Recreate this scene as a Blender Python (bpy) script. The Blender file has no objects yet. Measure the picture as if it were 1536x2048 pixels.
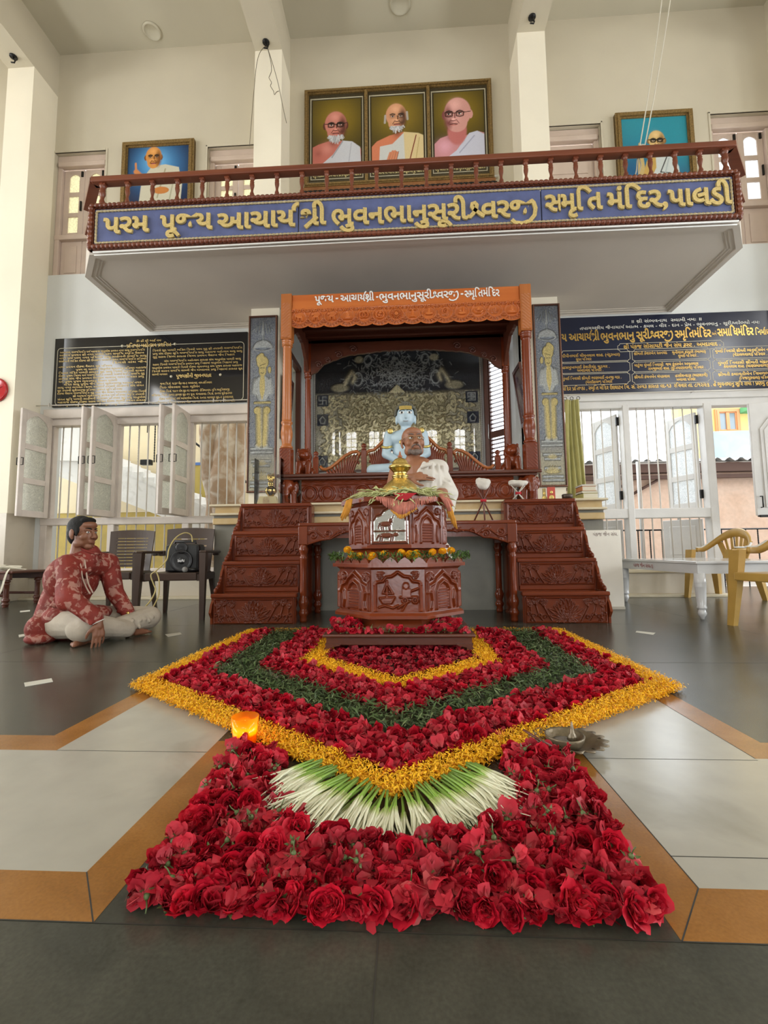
import bpy, bmesh, math, random
import numpy as np
from mathutils import Vector, Matrix

PI = math.pi
random.seed(7)
rng = np.random.default_rng(7)
scene = bpy.context.scene
COL = scene.collection

# ------------------------------------------------------------------ camera
F_PX, PITCH, YAW, ROLL, CAM_H = 905.0, math.radians(4.99), math.radians(2.997), math.radians(-0.651), 0.62
cp, sp, cy_, sy_, cr, sr = (math.cos(PITCH), math.sin(PITCH), math.cos(YAW), math.sin(YAW), math.cos(ROLL), math.sin(ROLL))
_f = np.array([-sy_ * cp, cy_ * cp, sp]); _r = np.array([cy_, sy_, 0.0]); _u = np.cross(_r, _f)
_r2 = cr * _r + sr * _u; _u2 = -sr * _r + cr * _u
cam_data = bpy.data.cameras.new('camera')
cam = bpy.data.objects.new('camera', cam_data); COL.objects.link(cam)
cam.matrix_world = Matrix(((_r2[0], _u2[0], -_f[0], 0), (_r2[1], _u2[1], -_f[1], 0), (_r2[2], _u2[2], -_f[2], CAM_H), (0, 0, 0, 1)))
cam_data.sensor_fit = 'VERTICAL'; cam_data.sensor_height = 36.0; cam_data.lens = F_PX / 2048 * 36
cam_data.clip_start = 0.02; cam_data.clip_end = 300
scene.camera = cam

def at(px, py, X=None, Y=None, Z=None):
    """world point where the camera ray through a photo pixel meets a real plane of the room"""
    d = _r2 * ((px - 768) / F_PX) - _u2 * ((py - 1024) / F_PX) + _f
    t = X / d[0] if X is not None else (Y / d[1] if Y is not None else (Z - CAM_H) / d[2])
    return Vector((t * d[0], t * d[1], CAM_H + t * d[2]))

# ------------------------------------------------------------------ exposure, sky, daylight
vs = scene.view_settings
scene.display_settings.display_device = 'sRGB'
vs.view_transform = 'Standard'; vs.look = 'None'; vs.gamma = 1.0; vs.use_curve_mapping = False
vs.exposure = 0.18
w = bpy.data.worlds.new('sky'); scene.world = w; w.use_nodes = True
wn = w.node_tree.nodes; wl = w.node_tree.links
bg = wn['Background']; bg.inputs[0].default_value = (0.86, 0.93, 1.0, 1); bg.inputs[1].default_value = 4.6

def area_light(name, loc, rot, sx, sy, power, color=(1, .97, .92)):
    ld = bpy.data.lights.new(name, 'AREA'); ld.shape = 'RECTANGLE'; ld.size = sx; ld.size_y = sy
    ld.energy = power; ld.color = color
    o = bpy.data.objects.new(name, ld); o.location = loc; o.rotation_euler = rot; COL.objects.link(o)
    return o
REAR_Y = -6.5
REAR_WINDOWS = [(-3.28, 5.75), (-2.6, 5.75), (-1.52, 5.75), (-0.88, 5.75), (0.5, 5.75), (1.2, 5.75), (2.5, 5.75), (3.12, 5.75)]
for (x, z) in REAR_WINDOWS:
    area_light('rear_window_daylight', (x, REAR_Y - .12, z), (PI / 2, 0, 0), .54, 1.2, 22)
area_light('rear_door_daylight', (0.1, REAR_Y - .12, 1.25), (PI / 2, 0, 0), 1.9, 2.4, 70, (1, .97, .92))
SIDE_X = 9.5
for y in (-4.5, -1.5, 1.5, 4.0):  # fill lamps added in unseen side wall openings to light the hall
    area_light('left_side_fill', (-SIDE_X - .12, y, 1.9), (0, -PI / 2, 0), 1.9, 1.6, 100, (1, .98, .94))
    area_light('right_side_fill', (SIDE_X + .12, y, 1.9), (0, PI / 2, 0), 1.9, 1.6, 120, (.94, .97, 1))
    area_light('left_upper_fill', (-SIDE_X - .12, y, 6.2), (0, -PI / 2, 0), 1.8, 1.6, 62, (1, .96, .9))
    area_light('right_upper_fill', (SIDE_X + .12, y, 6.2), (0, PI / 2, 0), 1.8, 1.6, 56, (1, .97, .92))
# ------------------------------------------------------------------ materials
MATS = {}
def mat(name, col=(.8, .8, .8), rough=.5, metal=0, spec=.5, var=None, bump=None, coat=0, streak=None, attr=None, trans=0, emit=None, sss=0, two=None, thresh=None):
    """procedural material: var=(scale, amount) value noise, bump=(scale, strength), streak=(axis, scale, second colour)"""
    if name in MATS: return MATS[name]
    m = bpy.data.materials.new(name); m.use_nodes = True; MATS[name] = m
    nt = m.node_tree; N = nt.nodes; L = nt.links; b = N['Principled BSDF']
    c4 = (*col, 1)
    b.inputs['Base Color'].default_value = c4; b.inputs['Roughness'].default_value = rough
    b.inputs['Metallic'].default_value = metal; b.inputs['Specular IOR Level'].default_value = spec
    if coat: b.inputs['Coat Weight'].default_value = coat; b.inputs['Coat Roughness'].default_value = .08
    if trans: b.inputs['Transmission Weight'].default_value = trans
    if sss: b.inputs['Subsurface Weight'].default_value = sss; b.inputs['Subsurface Radius'].default_value = (.02, .008, .005); b.inputs['Subsurface Scale'].default_value = .4
    if emit: b.inputs['Emission Color'].default_value = (*emit[0], 1); b.inputs['Emission Strength'].default_value = emit[1]
    tc = N.new('ShaderNodeTexCoord')
    src = None
    if attr:
        a = N.new('ShaderNodeAttribute'); a.attribute_name = 'Col'; src = a.outputs['Color']
    if streak:
        ax, sc, c2 = streak
        mp = N.new('ShaderNodeMapping'); s = [sc, sc, sc]; s[ax] = sc * .06; mp.inputs['Scale'].default_value = s
        nz = N.new('ShaderNodeTexNoise'); nz.inputs['Scale'].default_value = 1; nz.inputs['Detail'].default_value = 6; nz.inputs['Distortion'].default_value = .6
        rp = N.new('ShaderNodeValToRGB'); rp.color_ramp.elements[0].position = .3; rp.color_ramp.elements[1].position = .72
        rp.color_ramp.elements[0].color = c4; rp.color_ramp.elements[1].color = (*c2, 1)
        L.new(tc.outputs['Object'], mp.inputs[0]); L.new(mp.outputs[0], nz.inputs[0]); L.new(nz.outputs[0], rp.inputs[0]); src = rp.outputs[0]
    if two:
        sc, c2, lo, hi = two
        nz = N.new('ShaderNodeTexNoise'); nz.inputs['Scale'].default_value = sc; nz.inputs['Detail'].default_value = 5; nz.inputs['Distortion'].default_value = .8
        rp = N.new('ShaderNodeValToRGB'); rp.color_ramp.elements[0].position = lo; rp.color_ramp.elements[1].position = hi
        rp.color_ramp.elements[0].color = c4; rp.color_ramp.elements[1].color = (*c2, 1)
        L.new(tc.outputs['Object'], nz.inputs[0]); L.new(nz.outputs[0], rp.inputs[0]); src = rp.outputs[0]
    if var:
        sc, am = var
        nz = N.new('ShaderNodeTexNoise'); nz.inputs['Scale'].default_value = sc; nz.inputs['Detail'].default_value = 5
        mr = N.new('ShaderNodeMapRange'); mr.inputs[1].default_value = .25; mr.inputs[2].default_value = .75
        mr.inputs[3].default_value = 1 - am; mr.inputs[4].default_value = 1 + am
        hs = N.new('ShaderNodeHueSaturation')
        L.new(tc.outputs['Object'], nz.inputs[0]); L.new(nz.outputs[0], mr.inputs[0]); L.new(mr.outputs[0], hs.inputs['Value'])
        if src is not None: L.new(src, hs.inputs['Color'])
        else: hs.inputs['Color'].default_value = c4
        src = hs.outputs[0]
    if src is not None: L.new(src, b.inputs['Base Color'])
    if bump:
        sc, st = bump
        nz = N.new('ShaderNodeTexNoise'); nz.inputs['Scale'].default_value = sc; nz.inputs['Detail'].default_value = 4
        bp = N.new('ShaderNodeBump'); bp.inputs['Strength'].default_value = st; bp.inputs['Distance'].default_value = .01
        L.new(tc.outputs['Object'], nz.inputs[0]); L.new(nz.outputs[0], bp.inputs['Height']); L.new(bp.outputs[0], b.inputs['Normal'])
    return m

def frosted(name, col, sc=60):
    m = bpy.data.materials.new(name); m.use_nodes = True; MATS[name] = m
    nt = m.node_tree; N = nt.nodes; L = nt.links; out = N['Material Output']; b = N['Principled BSDF']
    b.inputs['Base Color'].default_value = (*col, 1); b.inputs['Roughness'].default_value = .22
    tr = N.new('ShaderNodeBsdfTranslucent'); tr.inputs[0].default_value = (*[min(1, c * 1.15) for c in col], 1)
    mx = N.new('ShaderNodeMixShader'); mx.inputs[0].default_value = .55
    tc = N.new('ShaderNodeTexCoord'); nz = N.new('ShaderNodeTexNoise'); nz.inputs['Scale'].default_value = sc; nz.inputs['Distortion'].default_value = 2.5
    bp = N.new('ShaderNodeBump'); bp.inputs['Strength'].default_value = .7; bp.inputs['Distance'].default_value = .01
    L.new(tc.outputs['Object'], nz.inputs[0]); L.new(nz.outputs[0], bp.inputs['Height']); L.new(bp.outputs[0], b.inputs['Normal']); L.new(bp.outputs[0], tr.inputs['Normal'])
    rp = N.new('ShaderNodeValToRGB'); rp.color_ramp.elements[0].position = .38; rp.color_ramp.elements[1].position = .62
    rp.color_ramp.elements[0].color = (*[c * .5 for c in col], 1); rp.color_ramp.elements[1].color = (*[min(1, c * 1.25) for c in col], 1)
    L.new(nz.outputs[0], rp.inputs[0]); L.new(rp.outputs[0], b.inputs['Base Color'])
    L.new(b.outputs[0], mx.inputs[1]); L.new(tr.outputs[0], mx.inputs[2]); L.new(mx.outputs[0], out.inputs[0])
    return m

def sheet_glass(name, ior=1.5, tint=(1, 1, 1)):
    """a thin flat pane: clear, with mirror reflections that follow the angle"""
    m = bpy.data.materials.new(name); m.use_nodes = True; MATS[name] = m; nt = m.node_tree; N = nt.nodes; L = nt.links; N.remove(N['Principled BSDF'])
    t = N.new('ShaderNodeBsdfTransparent'); t.inputs[0].default_value = (*tint, 1); g = N.new('ShaderNodeBsdfGlossy'); g.inputs['Roughness'].default_value = .0
    f = N.new('ShaderNodeFresnel'); f.inputs[0].default_value = ior; x = N.new('ShaderNodeMixShader')
    L.new(f.outputs[0], x.inputs[0]); L.new(t.outputs[0], x.inputs[1]); L.new(g.outputs[0], x.inputs[2]); L.new(x.outputs[0], N['Material Output'].inputs[0]); return m

# ------------------------------------------------------------------ mesh builder
class MB:
    def __init__(s): s.v = []; s.f = []; s.m = []; s.sm = []; s.c = []; s.n = 0; s.usecol = False
    def add(s, v, f, m=0, smooth=False, col=None):
        v = np.asarray(v, float).reshape(-1, 3); k = s.n
        s.v.append(v); s.n += len(v)
        s.f.extend([tuple(i + k for i in q) for q in f]); s.m.extend([m] * len(f)); s.sm.extend([smooth] * len(f))
        if col is None: col = np.ones((len(v), 3))
        else: s.usecol = True
        s.c.append(np.broadcast_to(np.asarray(col, float), (len(v), 3)))
        return s
    def box(s, x0, x1, y0, y1, z0, z1, m=0, b=0.0):
        if x0 > x1: x0, x1 = x1, x0
        if y0 > y1: y0, y1 = y1, y0
        if z0 > z1: z0, z1 = z1, z0
        if b <= 0:
            v = [(x0, y0, z0), (x1, y0, z0), (x1, y1, z0), (x0, y1, z0), (x0, y0, z1), (x1, y0, z1), (x1, y1, z1), (x0, y1, z1)]
            return s.add(v, [(0, 3, 2, 1), (4, 5, 6, 7), (0, 1, 5, 4), (1, 2, 6, 5), (2, 3, 7, 6), (3, 0, 4, 7)], m)
        b = min(b, (x1 - x0) * .45, (y1 - y0) * .45, (z1 - z0) * .45)
        bm = bmesh.new(); bmesh.ops.create_cube(bm, size=1)
        for v in bm.verts: v.co = ((x0 + x1) / 2 + v.co.x * (x1 - x0), (y0 + y1) / 2 + v.co.y * (y1 - y0), (z0 + z1) / 2 + v.co.z * (z1 - z0))
        bmesh.ops.bevel(bm, geom=bm.edges[:], offset=b, segments=2, profile=.5, affect='EDGES')
        return s.addbm(bm, m)
    def addbm(s, bm, m=0, smooth=False, col=None):
        bm.verts.index_update()
        s.add([v.co[:] for v in bm.verts], [[v.index for v in f.verts] for f in bm.faces], m, smooth, col); bm.free(); return s
    def tube(s, pts, r, n=8, m=0, smooth=True, cap=True, col=None):
        pts = [Vector(p) for p in pts]; rs = r if hasattr(r, '__len__') else [r] * len(pts)
        V = []; prev = None
        for i, p in enumerate(pts):
            t = (pts[min(i + 1, len(pts) - 1)] - pts[max(i - 1, 0)])
            if t.length < 1e-9: t = Vector((0, 0, 1))
            t.normalize()
            if prev is None:
                a = Vector((0, 0, 1)) if abs(t.z) < .9 else Vector((1, 0, 0))
                prev = t.cross(a).normalized()
            else:
                prev = (prev - t * prev.dot(t))
                prev = prev.normalized() if prev.length > 1e-6 else t.orthogonal().normalized()
            q = t.cross(prev)
            for k in range(n):
                a = 2 * PI * k / n; V.append(p + (prev * math.cos(a) + q * math.sin(a)) * rs[i])
        Fc = [(i * n + k, i * n + (k + 1) % n, (i + 1) * n + (k + 1) % n, (i + 1) * n + k) for i in range(len(pts) - 1) for k in range(n)]
        if cap: Fc += [tuple(range(n - 1, -1, -1)), tuple((len(pts) - 1) * n + k for k in range(n))]
        return s.add([v[:] for v in V], Fc, m, smooth, col)
    def cyl(s, p0, p1, r, r1=None, n=16, m=0): return s.tube([p0, p1], [r, r if r1 is None else r1], n, m)
    def lathe(s, prof, c=(0, 0, 0), n=24, m=0, smooth=True, sx=1, sy=1, rot=None, phase=0, col=None):
        """prof: list of (radius, height); turned about local z"""
        V = []
        for (r, z) in prof:
            for k in range(n):
                a = 2 * PI * (k + phase) / n; V.append(Vector((r * math.cos(a) * sx, r * math.sin(a) * sy, z)))
        if rot is not None: V = [rot @ v for v in V]
        V = [(v.x + c[0], v.y + c[1], v.z + c[2]) for v in V]
        Fc = [(i * n + k, i * n + (k + 1) % n, (i + 1) * n + (k + 1) % n, (i + 1) * n + k) for i in range(len(prof) - 1) for k in range(n)]
        if prof[0][0] > 1e-5: Fc.append(tuple(range(n - 1, -1, -1)))
        if prof[-1][0] > 1e-5: Fc.append(tuple((len(prof) - 1) * n + k for k in range(n)))
        return s.add(V, Fc, m, smooth, col)
    def ball(s, c, r, m=0, n=12, col=None):
        rx, ry, rz = r if hasattr(r, '__len__') else (r, r, r)
        pr = [(math.sin(PI * i / (n // 2 + 2)), -math.cos(PI * i / (n // 2 + 2))) for i in range(n // 2 + 3)]
        V = []
        for (a, z) in pr:
            for k in range(n): V.append((c[0] + rx * a * math.cos(2 * PI * k / n), c[1] + ry * a * math.sin(2 * PI * k / n), c[2] + rz * z))
        R = len(pr)
        return s.add(V, [(i * n + k, i * n + (k + 1) % n, (i + 1) * n + (k + 1) % n, (i + 1) * n + k) for i in range(R - 1) for k in range(n)], m, True, col)
    def prism(s, poly, d0, d1, axis='y', m=0, smooth=False):
        """extrude a 2-D outline: axis y -> outline in (x,z); axis z -> (x,y); axis x -> (y,z)"""
        n = len(poly); V = []
        for d in (d0, d1):
            for (a, b) in poly: V.append((a, d, b) if axis == 'y' else ((a, b, d) if axis == 'z' else (d, a, b)))
        area = sum(poly[i][0] * poly[(i + 1) % n][1] - poly[(i + 1) % n][0] * poly[i][1] for i in range(n))
        flip = (area > 0) != (axis == 'y')
        if d1 < d0: flip = not flip
        # caps
        A = list(range(n)); B = list(range(n, 2 * n))
        caps = [tuple(reversed(A)), tuple(B)] if flip else [tuple(A), tuple(reversed(B))]
        sides = [(i, (i + 1) % n, (i + 1) % n + n, i + n) if flip else (i + n, (i + 1) % n + n, (i + 1) % n, i) for i in range(n)]
        return s.add(V, caps + sides, m, smooth)
    def grid(s, P, m=0, smooth=True, col=None, closed=False):
        """P: (rows, cols, 3)"""
        R, C = P.shape[:2]; k = np.arange(R * C).reshape(R, C)
        q = np.stack([k[:-1, :-1], k[:-1, 1:], k[1:, 1:], k[1:, :-1]], -1).reshape(-1, 4)
        Fc = [tuple(int(z) for z in x) for x in q]
        return s.add(P.reshape(-1, 3), Fc, m, smooth, None if col is None else np.asarray(col).reshape(-1, 3))
    def build(s, name, mats, parent=None, sub=None, shift=True):
        me = bpy.data.meshes.new(name)
        V = np.concatenate(s.v) if s.v else np.zeros((0, 3))
        if parent is not None and shift: V = V - np.array(origin_of(parent))
        me.from_pydata(V.tolist(), [], s.f)
        if not isinstance(mats, (list, tuple)): mats = [mats]
        for mm in mats: me.materials.append(mm)
        me.polygons.foreach_set('material_index', s.m); me.polygons.foreach_set('use_smooth', s.sm)
        if s.usecol:
            ca = me.color_attributes.new('Col', 'FLOAT_COLOR', 'POINT')
            C = np.concatenate(s.c); ca.data.foreach_set('color', np.c_[C, np.ones(len(C))].astype(np.float32).ravel())
        me.update()
        o = bpy.data.objects.new(name, me); COL.objects.link(o)
        if parent is not None: o.parent = parent
        if sub:
            md = o.modifiers.new('sub', 'SUBSURF'); md.levels = sub; md.render_levels = sub
        return o

def origin_of(o):
    p = Vector((0, 0, 0))
    while o is not None: p = p + o.location; o = o.parent
    return p[:]
def thing(name, label, cat, loc=(0, 0, 0), group=None, rz=0):
    o = bpy.data.objects.new(name, None); o.empty_display_size = .05; COL.objects.link(o)
    o.location = loc; o.rotation_euler = (0, 0, rz)
    return tag(o, label, cat, group)
def tag(o, label, cat, group=None, kind=None):
    o['label'] = label; o['category'] = cat
    if group: o['group'] = group
    if kind: o['kind'] = kind
    return o
def struct(mb, name, mats, label=None):
    o = mb.build(name, mats); o['kind'] = 'structure'
    if label: o['label'] = label
    return o
def dup(root, loc, rot=None, label=None, scale=None):
    r = root.copy(); COL.objects.link(r); r.location = loc
    if rot is not None: r.rotation_euler = rot
    if scale is not None: r.scale = scale
    if label: r['label'] = label
    for ch in root.children:
        c = ch.copy(); COL.objects.link(c); c.parent = r
        for g in ch.children:
            d = g.copy(); COL.objects.link(d); d.parent = c
    return r
def M(o, *shapes): pass

# ------------------------------------------------------------------ relief carving (height fields)
def seg_dist(U, V, pts):
    d = np.full(U.shape, 1e9)
    for (x0, y0), (x1, y1) in zip(pts[:-1], pts[1:]):
        dx, dy = x1 - x0, y1 - y0; l2 = dx * dx + dy * dy + 1e-12
        t = np.clip(((U - x0) * dx + (V - y0) * dy) / l2, 0, 1)
        d = np.minimum(d, np.hypot(U - x0 - t * dx, V - y0 - t * dy))
    return d
def ridge(U, V, pts, wd): return np.exp(-(seg_dist(U, V, pts) / wd) ** 2)
def petal(U, V, x, y, ang, ln, wd):
    """0..1 dome of a pointed petal rooted at x,y"""
    c, s_ = math.cos(ang), math.sin(ang)
    a = ((U - x) * c + (V - y) * s_) / ln; b = (-(U - x) * s_ + (V - y) * c) / wd
    env = np.where((a > 0) & (a < 1), np.sin(np.clip(a, 0, 1) ** .8 * PI) ** .75, 0)
    q = np.abs(b) / np.maximum(env, 1e-4)
    return np.where((env > 0) & (q < 1), .35 + .65 * q ** 2, 0) * np.where((a > 0) & (a < 1), 1, 0)
def spiral(cx, cy, r0, r1, a0, a1, n=22):
    return [(cx + (r0 + (r1 - r0) * i / n) * math.cos(a0 + (a1 - a0) * i / n), cy + (r0 + (r1 - r0) * i / n) * math.sin(a0 + (a1 - a0) * i / n)) for i in range(n + 1)]
def relief(mb, o, ux, uz, w, h, nx, nz, fn, amp, m=0, bottom=None, colfn=None):
    """carved panel: o lower-left corner, ux/uz unit axes; the carving rises along ux x uz reversed (towards the viewer)"""
    ux = np.array(ux, float); uz = np.array(uz, float); nrm = np.cross(ux, uz)
    u = np.linspace(0, w, nx); t = np.linspace(0, 1, nz); U, T = np.meshgrid(u, t)
    B = bottom(U) if bottom is not None else 0 * U
    V = B + T * (h - B)
    H = fn(U, V) * amp
    P = np.array(o, float) + U[..., None] * ux + V[..., None] * uz + H[..., None] * nrm
    mb.grid(P, m, True, colfn(U, V) if colfn else None)
    return mb

# ================================================================== THE SETTING
paint_up = mat('cream_paint', (.555, .495, .375), .75, var=(1.2, .05), bump=(30, .08))
paint_lo = mat('white_paint', (.63, .64, .62), .7, var=(1.2, .04), bump=(30, .08))
pillar_p = mat('pillar_paint', (.82, .75, .60), .75, var=(1.2, .05), bump=(30, .08))
paint_ceil = mat('ceiling_paint', (.53, .485, .37), .8, var=(1.0, .05), bump=(20, .08))
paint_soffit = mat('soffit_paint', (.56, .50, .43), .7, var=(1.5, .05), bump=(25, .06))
white_wood = mat('white_painted_wood', (.60, .53, .47), .45, var=(5, .10), bump=(40, .12))
white_wood_r = mat('white_painted_steel', (.62, .60, .57), .4, var=(5, .06), bump=(40, .1))
kota = mat('kota_stone', (.044, .045, .034), .24, spec=.5, two=(7, (.074, .074, .056), .3, .75), bump=(14, .05), var=(130, .16))
jais = mat('ochre_stone', (.27, .11, .016), .22, two=(6, (.36, .16, .034), .3, .7), bump=(20, .05), var=(160, .14))
makrana = mat('white_marble', (.42, .40, .34), .22, two=(2.6, (.25, .235, .19), .58, .82), bump=(6, .04), var=(9, .06))
joint_m = mat('stone_joint', (.035, .033, .026), .6)
dado_m = mat('marble_dado', (.56, .50, .40), .3, two=(3, (.44, .39, .30), .5, .8))
stone_tan = mat('sandstone_slab', (.50, .34, .14), .35, two=(5, (.58, .44, .24), .35, .7))
stone_cream = mat('cream_marble_slab', (.62, .54, .38), .35, var=(6, .06))
stone_grey = mat('grey_marble', (.22, .21, .17), .35, two=(3, (.16, .15, .12), .4, .8))

# floor: polished kota stone with inlaid white marble and ochre borders
fl = MB(); fl.box(-9.6, 9.6, REAR_Y - .2, 7.6, -.15, 0, 0)
XC = -.06
def slab(u0, u1, y0, y1, m, z=.0004):
    for s_ in (-1, 1):
        a, b_ = XC + s_ * u0, XC + s_ * u1
        fl.add([(min(a, b_), y0, z), (max(a, b_), y0, z), (max(a, b_), y1, z), (min(a, b_), y1, z)], [(0, 1, 2, 3)], m)
slab(.482, .58, .795, 1.53, 1); slab(.58, 9, .795, .913, 1)
slab(.58, 1.07, .913, 2.75, 2); slab(1.07, 9, .913, 1.445, 2)
slab(1.07, 9, 1.445, 1.56, 1); slab(1.07, 1.17, 1.56, 2.75, 1)
for (x0, y0, x1, y1) in [(-9, .795, 9, .795), (XC + .002, -2, XC + .002, .795), (XC - 1.23, -2, XC - 1.23, .795), (XC + 1.23, -2, XC + 1.23, .795), (XC - 9, .16, 9, .16),
                         (XC - .58, 1.445, XC - 1.07, 1.445), (XC + .58, 1.435, XC + 1.07, 1.435), (XC + .58, 1.0, XC + 2, 1.0), (XC - 1.9, .913, XC - 1.9, 1.445), (XC + 1.75, .913, XC + 1.75, 1.445),
                         (XC - .58, .913, XC - .482, .795), (XC + .58, .913, XC + .482, .795), (XC + 1.07, 1.445, XC + 1.07, 2.4), (XC + .58, .913, XC + .58, 1.9), (-9, 2.6, 9, 2.6), (-9, 3.9, 9, 3.9), (-9, 5.2, 9, 5.2),
                         (-2.6, 1.56, -2.6, 6), (-3.9, 1.56, -3.9, 6), (2.5, 1.56, 2.5, 6), (3.8, 1.56, 3.8, 6)]:
    dx, dy = x1 - x0, y1 - y0; l = math.hypot(dx, dy); nx_, ny_ = -dy / l * .0012, dx / l * .0012
    fl.add([(x0 - nx_, y0 - ny_, .0007), (x1 - nx_, y1 - ny_, .0007), (x1 + nx_, y1 + ny_, .0007), (x0 + nx_, y0 + ny_, .0007)], [(0, 1, 2, 3)], 3)
struct(fl, 'floor', [kota, jais, makrana, joint_m])

CEIL = 8.59; SOF = 7.86; WY = 6.3; PY = 5.845
c = MB(); c.box(-9.6, 9.6, REAR_Y - .2, 6.6, CEIL, CEIL + .2)
struct(c, 'ceiling', paint_ceil)
for i, (x0, x1) in enumerate([(-9.5, -9.1), (-5.845, -5.435), (-2.1, -1.705), (1.64, 2.025), (5.365, 5.76), (9.1, 9.5)]):
    b_ = MB(); b_.box(x0, x1, REAR_Y, WY + .1, SOF, CEIL + .02); struct(b_, 'trim_%d' % (i + 1), paint_up)          # ceiling beams
    if abs(x0) < 8: 
        b_ = MB(); b_.box(x0, x1, PY, WY + .12, 0, SOF); struct(b_, 'trim_%d' % (i + 21), pillar_p)                  # pillars under the beams

def wall_holes(mb, x0, x1, z0, z1, holes, plane, thick, m=0, axis='y', split=None):
    """a wall slab with rectangular openings; plane = inner face, thick outwards"""
    xs = sorted({x0, x1, *[h[0] for h in holes], *[h[1] for h in holes]}); zs = sorted({z0, z1, *[h[2] for h in holes], *[h[3] for h in holes], *([split] if split else [])})
    for xa, xb in zip(xs[:-1], xs[1:]):
        for za, zb in zip(zs[:-1], zs[1:]):
            xm, zm = (xa + xb) / 2, (za + zb) / 2
            if not (x0 < xm < x1 and z0 < zm < z1): continue
            if any(h[0] < xm < h[1] and h[2] < zm < h[3] for h in holes): continue
            mm = m if (split is None or zm > split) else m + 1
            if axis == 'y': mb.box(xa, xb, plane, plane + thick, za, zb, mm)
            else: mb.box(plane, plane + thick, xa, xb, za, zb, mm)
FL2 = 4.885
front_holes = [(-5.30, -2.1, .34, 2.70), (2.03, 4.14, .34, 2.62), (4.14, 5.40, .0, 2.62), (-1.705, 1.64, 0, 3.955),
               (-5.43, -4.60, FL2, 6.90), (-2.98, -2.1, FL2, 6.85), (2.03, 2.92, FL2, 6.86), (4.48, 5.36, FL2, 6.90), (-8.2, -6.2, .34, 2.7), (6.2, 8.2, .34, 2.7)]
wf = MB(); wall_holes(wf, -9.6, 9.6, 0, CEIL, front_holes, WY, .26, 0, 'y', FL2)
struct(wf, 'wall_front', [paint_up, paint_lo])
wr = MB(); wall_holes(wr, -9.6, 9.6, 0, CEIL, [(x - .27, x + .27, z - .6, z + .6) for x, z in REAR_WINDOWS] + [(-.85, 1.05, 0, 2.45)], REAR_Y, -.2, 0, 'y', 4.4)
struct(wr, 'wall_rear', [paint_up, paint_lo])
sh = [(y - .95, y + .95, z - .8, z + .8) for y in (-4.5, -1.5, 1.5, 4.0) for z in (1.9, 6.2)]
wl_ = MB(); wall_holes(wl_, REAR_Y, WY + .2, 0, CEIL, sh, -SIDE_X, -.2, 0, 'x', 4.4); struct(wl_, 'wall_left', [paint_up, paint_lo])
wl_ = MB(); wall_holes(wl_, REAR_Y, WY + .2, 0, CEIL, sh, SIDE_X, .2, 0, 'x', 4.4); struct(wl_, 'wall_right', [paint_up, paint_lo])
# grilles of the rear windows (their reflections show in the glass behind the altar)
for i, (x, z) in enumerate(REAR_WINDOWS):
    g = MB()
    for dx in (-.25, 0, .25): g.box(x + dx - .012, x + dx + .012, REAR_Y - .06, REAR_Y - .02, z - .6, z + .6)
    for dz in (-.58, -.2, .2): g.box(x - .27, x + .27, REAR_Y - .065, REAR_Y - .025, z + dz - .015, z + dz + .015)
    g.prism([(x - .27, z + .6), (x - .27, z + .42), (x - .2, z + .52), (x - .08, z + .57), (x, z + .6)], REAR_Y - .07, REAR_Y - .01)
    g.prism([(x + .27, z + .6), (x, z + .6), (x + .08, z + .57), (x + .2, z + .52), (x + .27, z + .42)], REAR_Y - .07, REAR_Y - .01)
    struct(g, 'window_%d' % (i + 11), white_wood)

# marble dado and sill below the front windows
d = MB(); d.box(-5.43, -2.1, WY - .05, WY + .26, 0, .30, 0, .005); d.box(-5.43, -2.1, WY - .09, WY + .26, .30, .345, 1, .008)
d.box(-5.43, -2.1, WY - .22, WY - .05, 0, .035, 1, .005)
struct(d, 'baseboard_left', [dado_m, stone_cream])
d = MB(); d.box(2.03, 4.14, WY - .05, WY + .26, 0, .30, 0, .005); d.box(2.03, 4.16, WY - .09, WY + .26, .30, .345, 1, .008); d.box(2.03, 4.14, WY - .3, WY - .05, 0, .03, 1, .005)
struct(d, 'baseboard_right', [dado_m, stone_cream])
d = MB(); d.box(-5.86, -5.42, PY - .02, WY, 0, 1.2, 0, .004); struct(d, 'trim_31', [dado_m])

# ------------------------------------------------------------------ balcony
bal = MB()
pl = [(-3.80, 6.35), (-3.80, 4.94), (-3.47, 4.56), (3.45, 4.56), (3.75, 4.94), (3.75, 6.35)]
bal.prism(pl, 3.96, 4.40, 'z', 0)
inn = [(-3.80 + .17, 6.17), (-3.63, 5.00), (-3.40, 4.74), (3.38, 4.74), (3.58, 5.00), (3.58, 6.17)]
for (a, b_, wdt) in [(pl, inn, 0)]:
    # stepped plaster moulding running round the underside
    for k in range(len(pl)):
        p0, p1 = pl[k], pl[(k + 1) % 6]; q0, q1 = inn[k], inn[(k + 1) % 6]
        for (t0, t1, zz) in [(0.0, .35, 3.925), (.35, .62, 3.94), (.62, .8, 3.95)]:
            f = lambda P, Q, t: (P[0] + (Q[0] - P[0]) * t, P[1] + (Q[1] - P[1]) * t)
            A, B, C_, D_ = f(p0, q0, t0), f(p1, q1, t0), f(p1, q1, t1), f(p0, q0, t1)
            v = [(A[0], A[1], zz), (B[0], B[1], zz), (C_[0], C_[1], zz), (D_[0], D_[1], zz), (A[0], A[1], 3.965), (B[0], B[1], 3.965), (C_[0], C_[1], 3.965), (D_[0], D_[1], 3.965)]
            bal.add(v, [(0, 3, 2, 1), (0, 1, 5, 4), (1, 2, 6, 5), (2, 3, 7, 6), (3, 0, 4, 7)], 0)
bal.box(-3.80, 3.75, 5.0, 6.35, 4.40, 4.44, 1)
struct(bal, 'trim_41', [paint_soffit, paint_lo], 'cream plastered balcony slab above the altar')

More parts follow.
